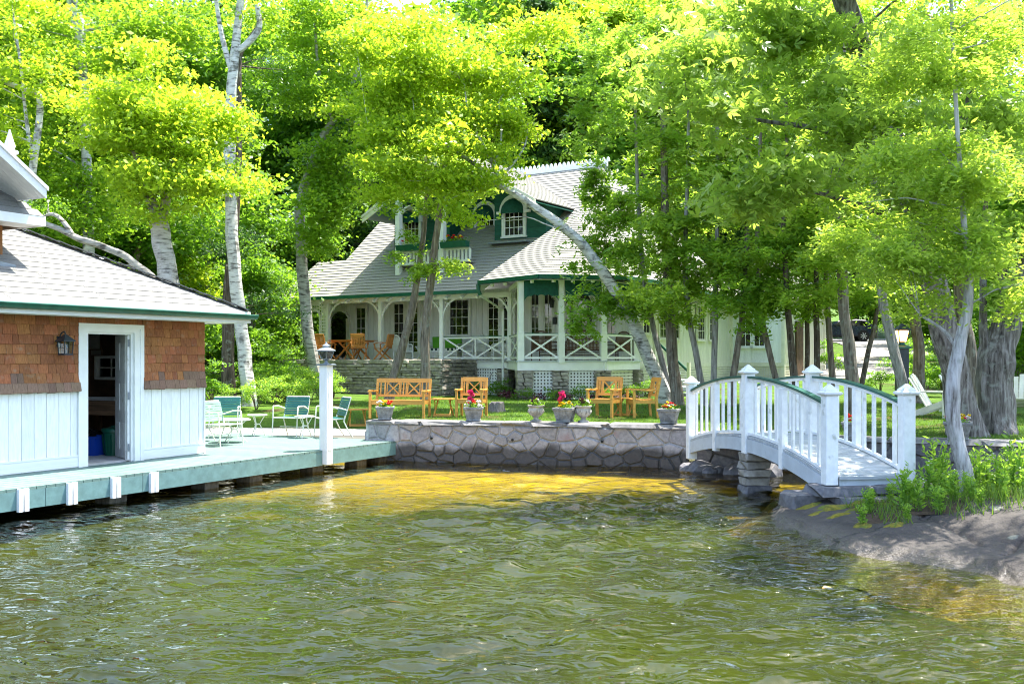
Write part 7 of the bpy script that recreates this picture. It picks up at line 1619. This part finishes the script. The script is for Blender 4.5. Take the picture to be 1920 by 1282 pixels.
# soil and moss cushions on the rock
def cushions(name, spots, mat, label, cat):
    mb = MB()
    for i, (x, y, rx, ry, h) in enumerate(spots):
        nr, na = 4, 14; z0 = None; o = len(mb.v)
        for q in range(nr + 1):
            f = q / nr
            for k in range(na):
                a = 6.283 * k / na; wob = 1 + .22 * math.sin(3 * a + i) + .12 * math.sin(5 * a + 2 * i); X, Y = x + rx * f * wob * math.cos(a), y + ry * f * wob * math.sin(a); mb.v.append((X, Y, RZ(X, Y) + h * (1 - f ** 2.5) - .006 + .006 * math.sin(X * 60) * math.cos(Y * 50) * (1 - f)))
        for q in range(nr):
            for k in range(na): k2 = (k + 1) % na; mb.f.append((o + q * na + k, o + q * na + k2, o + (q + 1) * na + k2, o + (q + 1) * na + k))
    return tag(mb.build(name, mat, None, smooth=True), label, cat, None, 'stuff')
M('moss', (.07, .075, .008), .95, col2=(.20, .165, .014), ns=18, det=6, bump=.8, var=0, coords='world', dirt=((.10, .13, .015), 6, .55))
M('soil', (.05, .032, .018), .95, ns=14, amt=.4, bump=.6, var=0, coords='world')
cushions('soil_patch', [(5.3, 12.0, 1.15, .75, .03), (6.6, 12.2, 1.0, .9, .03), (4.4, 11.6, .5, .4, .02), (8.2, 12.4, 1.3, 1.1, .03)], 'soil', 'dark soil under the weeds on the rock point', 'soil')
cushions('moss', [(3.75, 12.55, .16, .10, .035), (4.0, 12.25, .26, .12, .04), (4.35, 12.35, .22, .12, .04), (3.9, 11.9, .16, .08, .03), (4.2, 12.0, .2, .08, .03), (4.0, 11.35, .10, .16, .03), (4.25, 11.05, .12, .08, .03), (3.72, 12.2, .1, .06, .02), (4.6, 12.2, .2, .14, .03)], 'moss', 'yellow green moss cushions on the rock below the bridge footing', 'moss')
# ---------------------------------------------------------------- parked car
cz = Z(26, 78) + .055
car = thing('parked_car', 'dark blue sport utility car parked beyond the trees', 'car', (25.8, 78, cz), 0)
prof = [(-2.35, .35), (-2.38, .75), (-2.25, .98), (-1.15, 1.08), (-.55, 1.52), (.9, 1.64), (1.65, 1.58), (2.2, 1.12), (2.33, 1.0), (2.36, .45), (2.25, .3), (-2.2, .3)]
mb = MB(); mb.prism([(x, -.90, z) for x, z in prof], (0, 1.8, 0)); body = mb.build('body', 'car_paint', car, bevel=.06)
for s_ in (-1, 1):
    y = s_ * .905
    for nm, P in (('side_window', [(-.95, 1.12), (-.48, 1.44), (.15, 1.5), (.15, 1.12)]), ('side_window', [(.22, 1.12), (.22, 1.51), (1.0, 1.53), (1.1, 1.14)]), ('side_window', [(1.18, 1.15), (1.08, 1.52), (1.55, 1.47), (1.9, 1.18)])):
        mb = MB(); mb.prism([(x, y, z) for x, z in P], (0, .012 * s_, 0)); mb.build(nm, 'window_glass', car)
    for x in (-1.42, 1.42):
        mb = MB(); mb.tube([(x, s_ * .80, .36), (x, s_ * .92, .36)], .44, 20); mb.build('wheel_arch', 'rubber', car)
        mb = MB(); mb.tube([(x, s_ * .72, .36), (x, s_ * .945, .36)], .36, 22); wh = mb.build('wheel', 'rubber', car)
        mb = MB()
        for k in range(7):
            a = k * .898; mb.beam((x, s_ * .955, .36), (x + .26 * math.cos(a), s_ * .955, .36 + .26 * math.sin(a)), .02, .06, (0, 0, 1) if abs(math.cos(a)) > .4 else (1, 0, 0))
        mb.build('rim', 'alloy', wh)
    mb = MB(); mb.box((2.28, s_ * .72, .98), (.14, .34, .12)); mb.build('tail_light', 'tail_red', car); mb = MB(); mb.box((-2.3, s_ * .66, .82), (.14, .4, .12)); mb.build('headlight', 'alloy', car)
    mb = MB(); mb.box((-.72, s_ * 1.0, 1.12), (.12, .2, .14)); mb.build('mirror', 'car_paint', car)
mb = MB(); mb.bb(-2.3, 2.3, -.915, .915, .3, .42); mb.build('sill_trim', 'rubber', car)
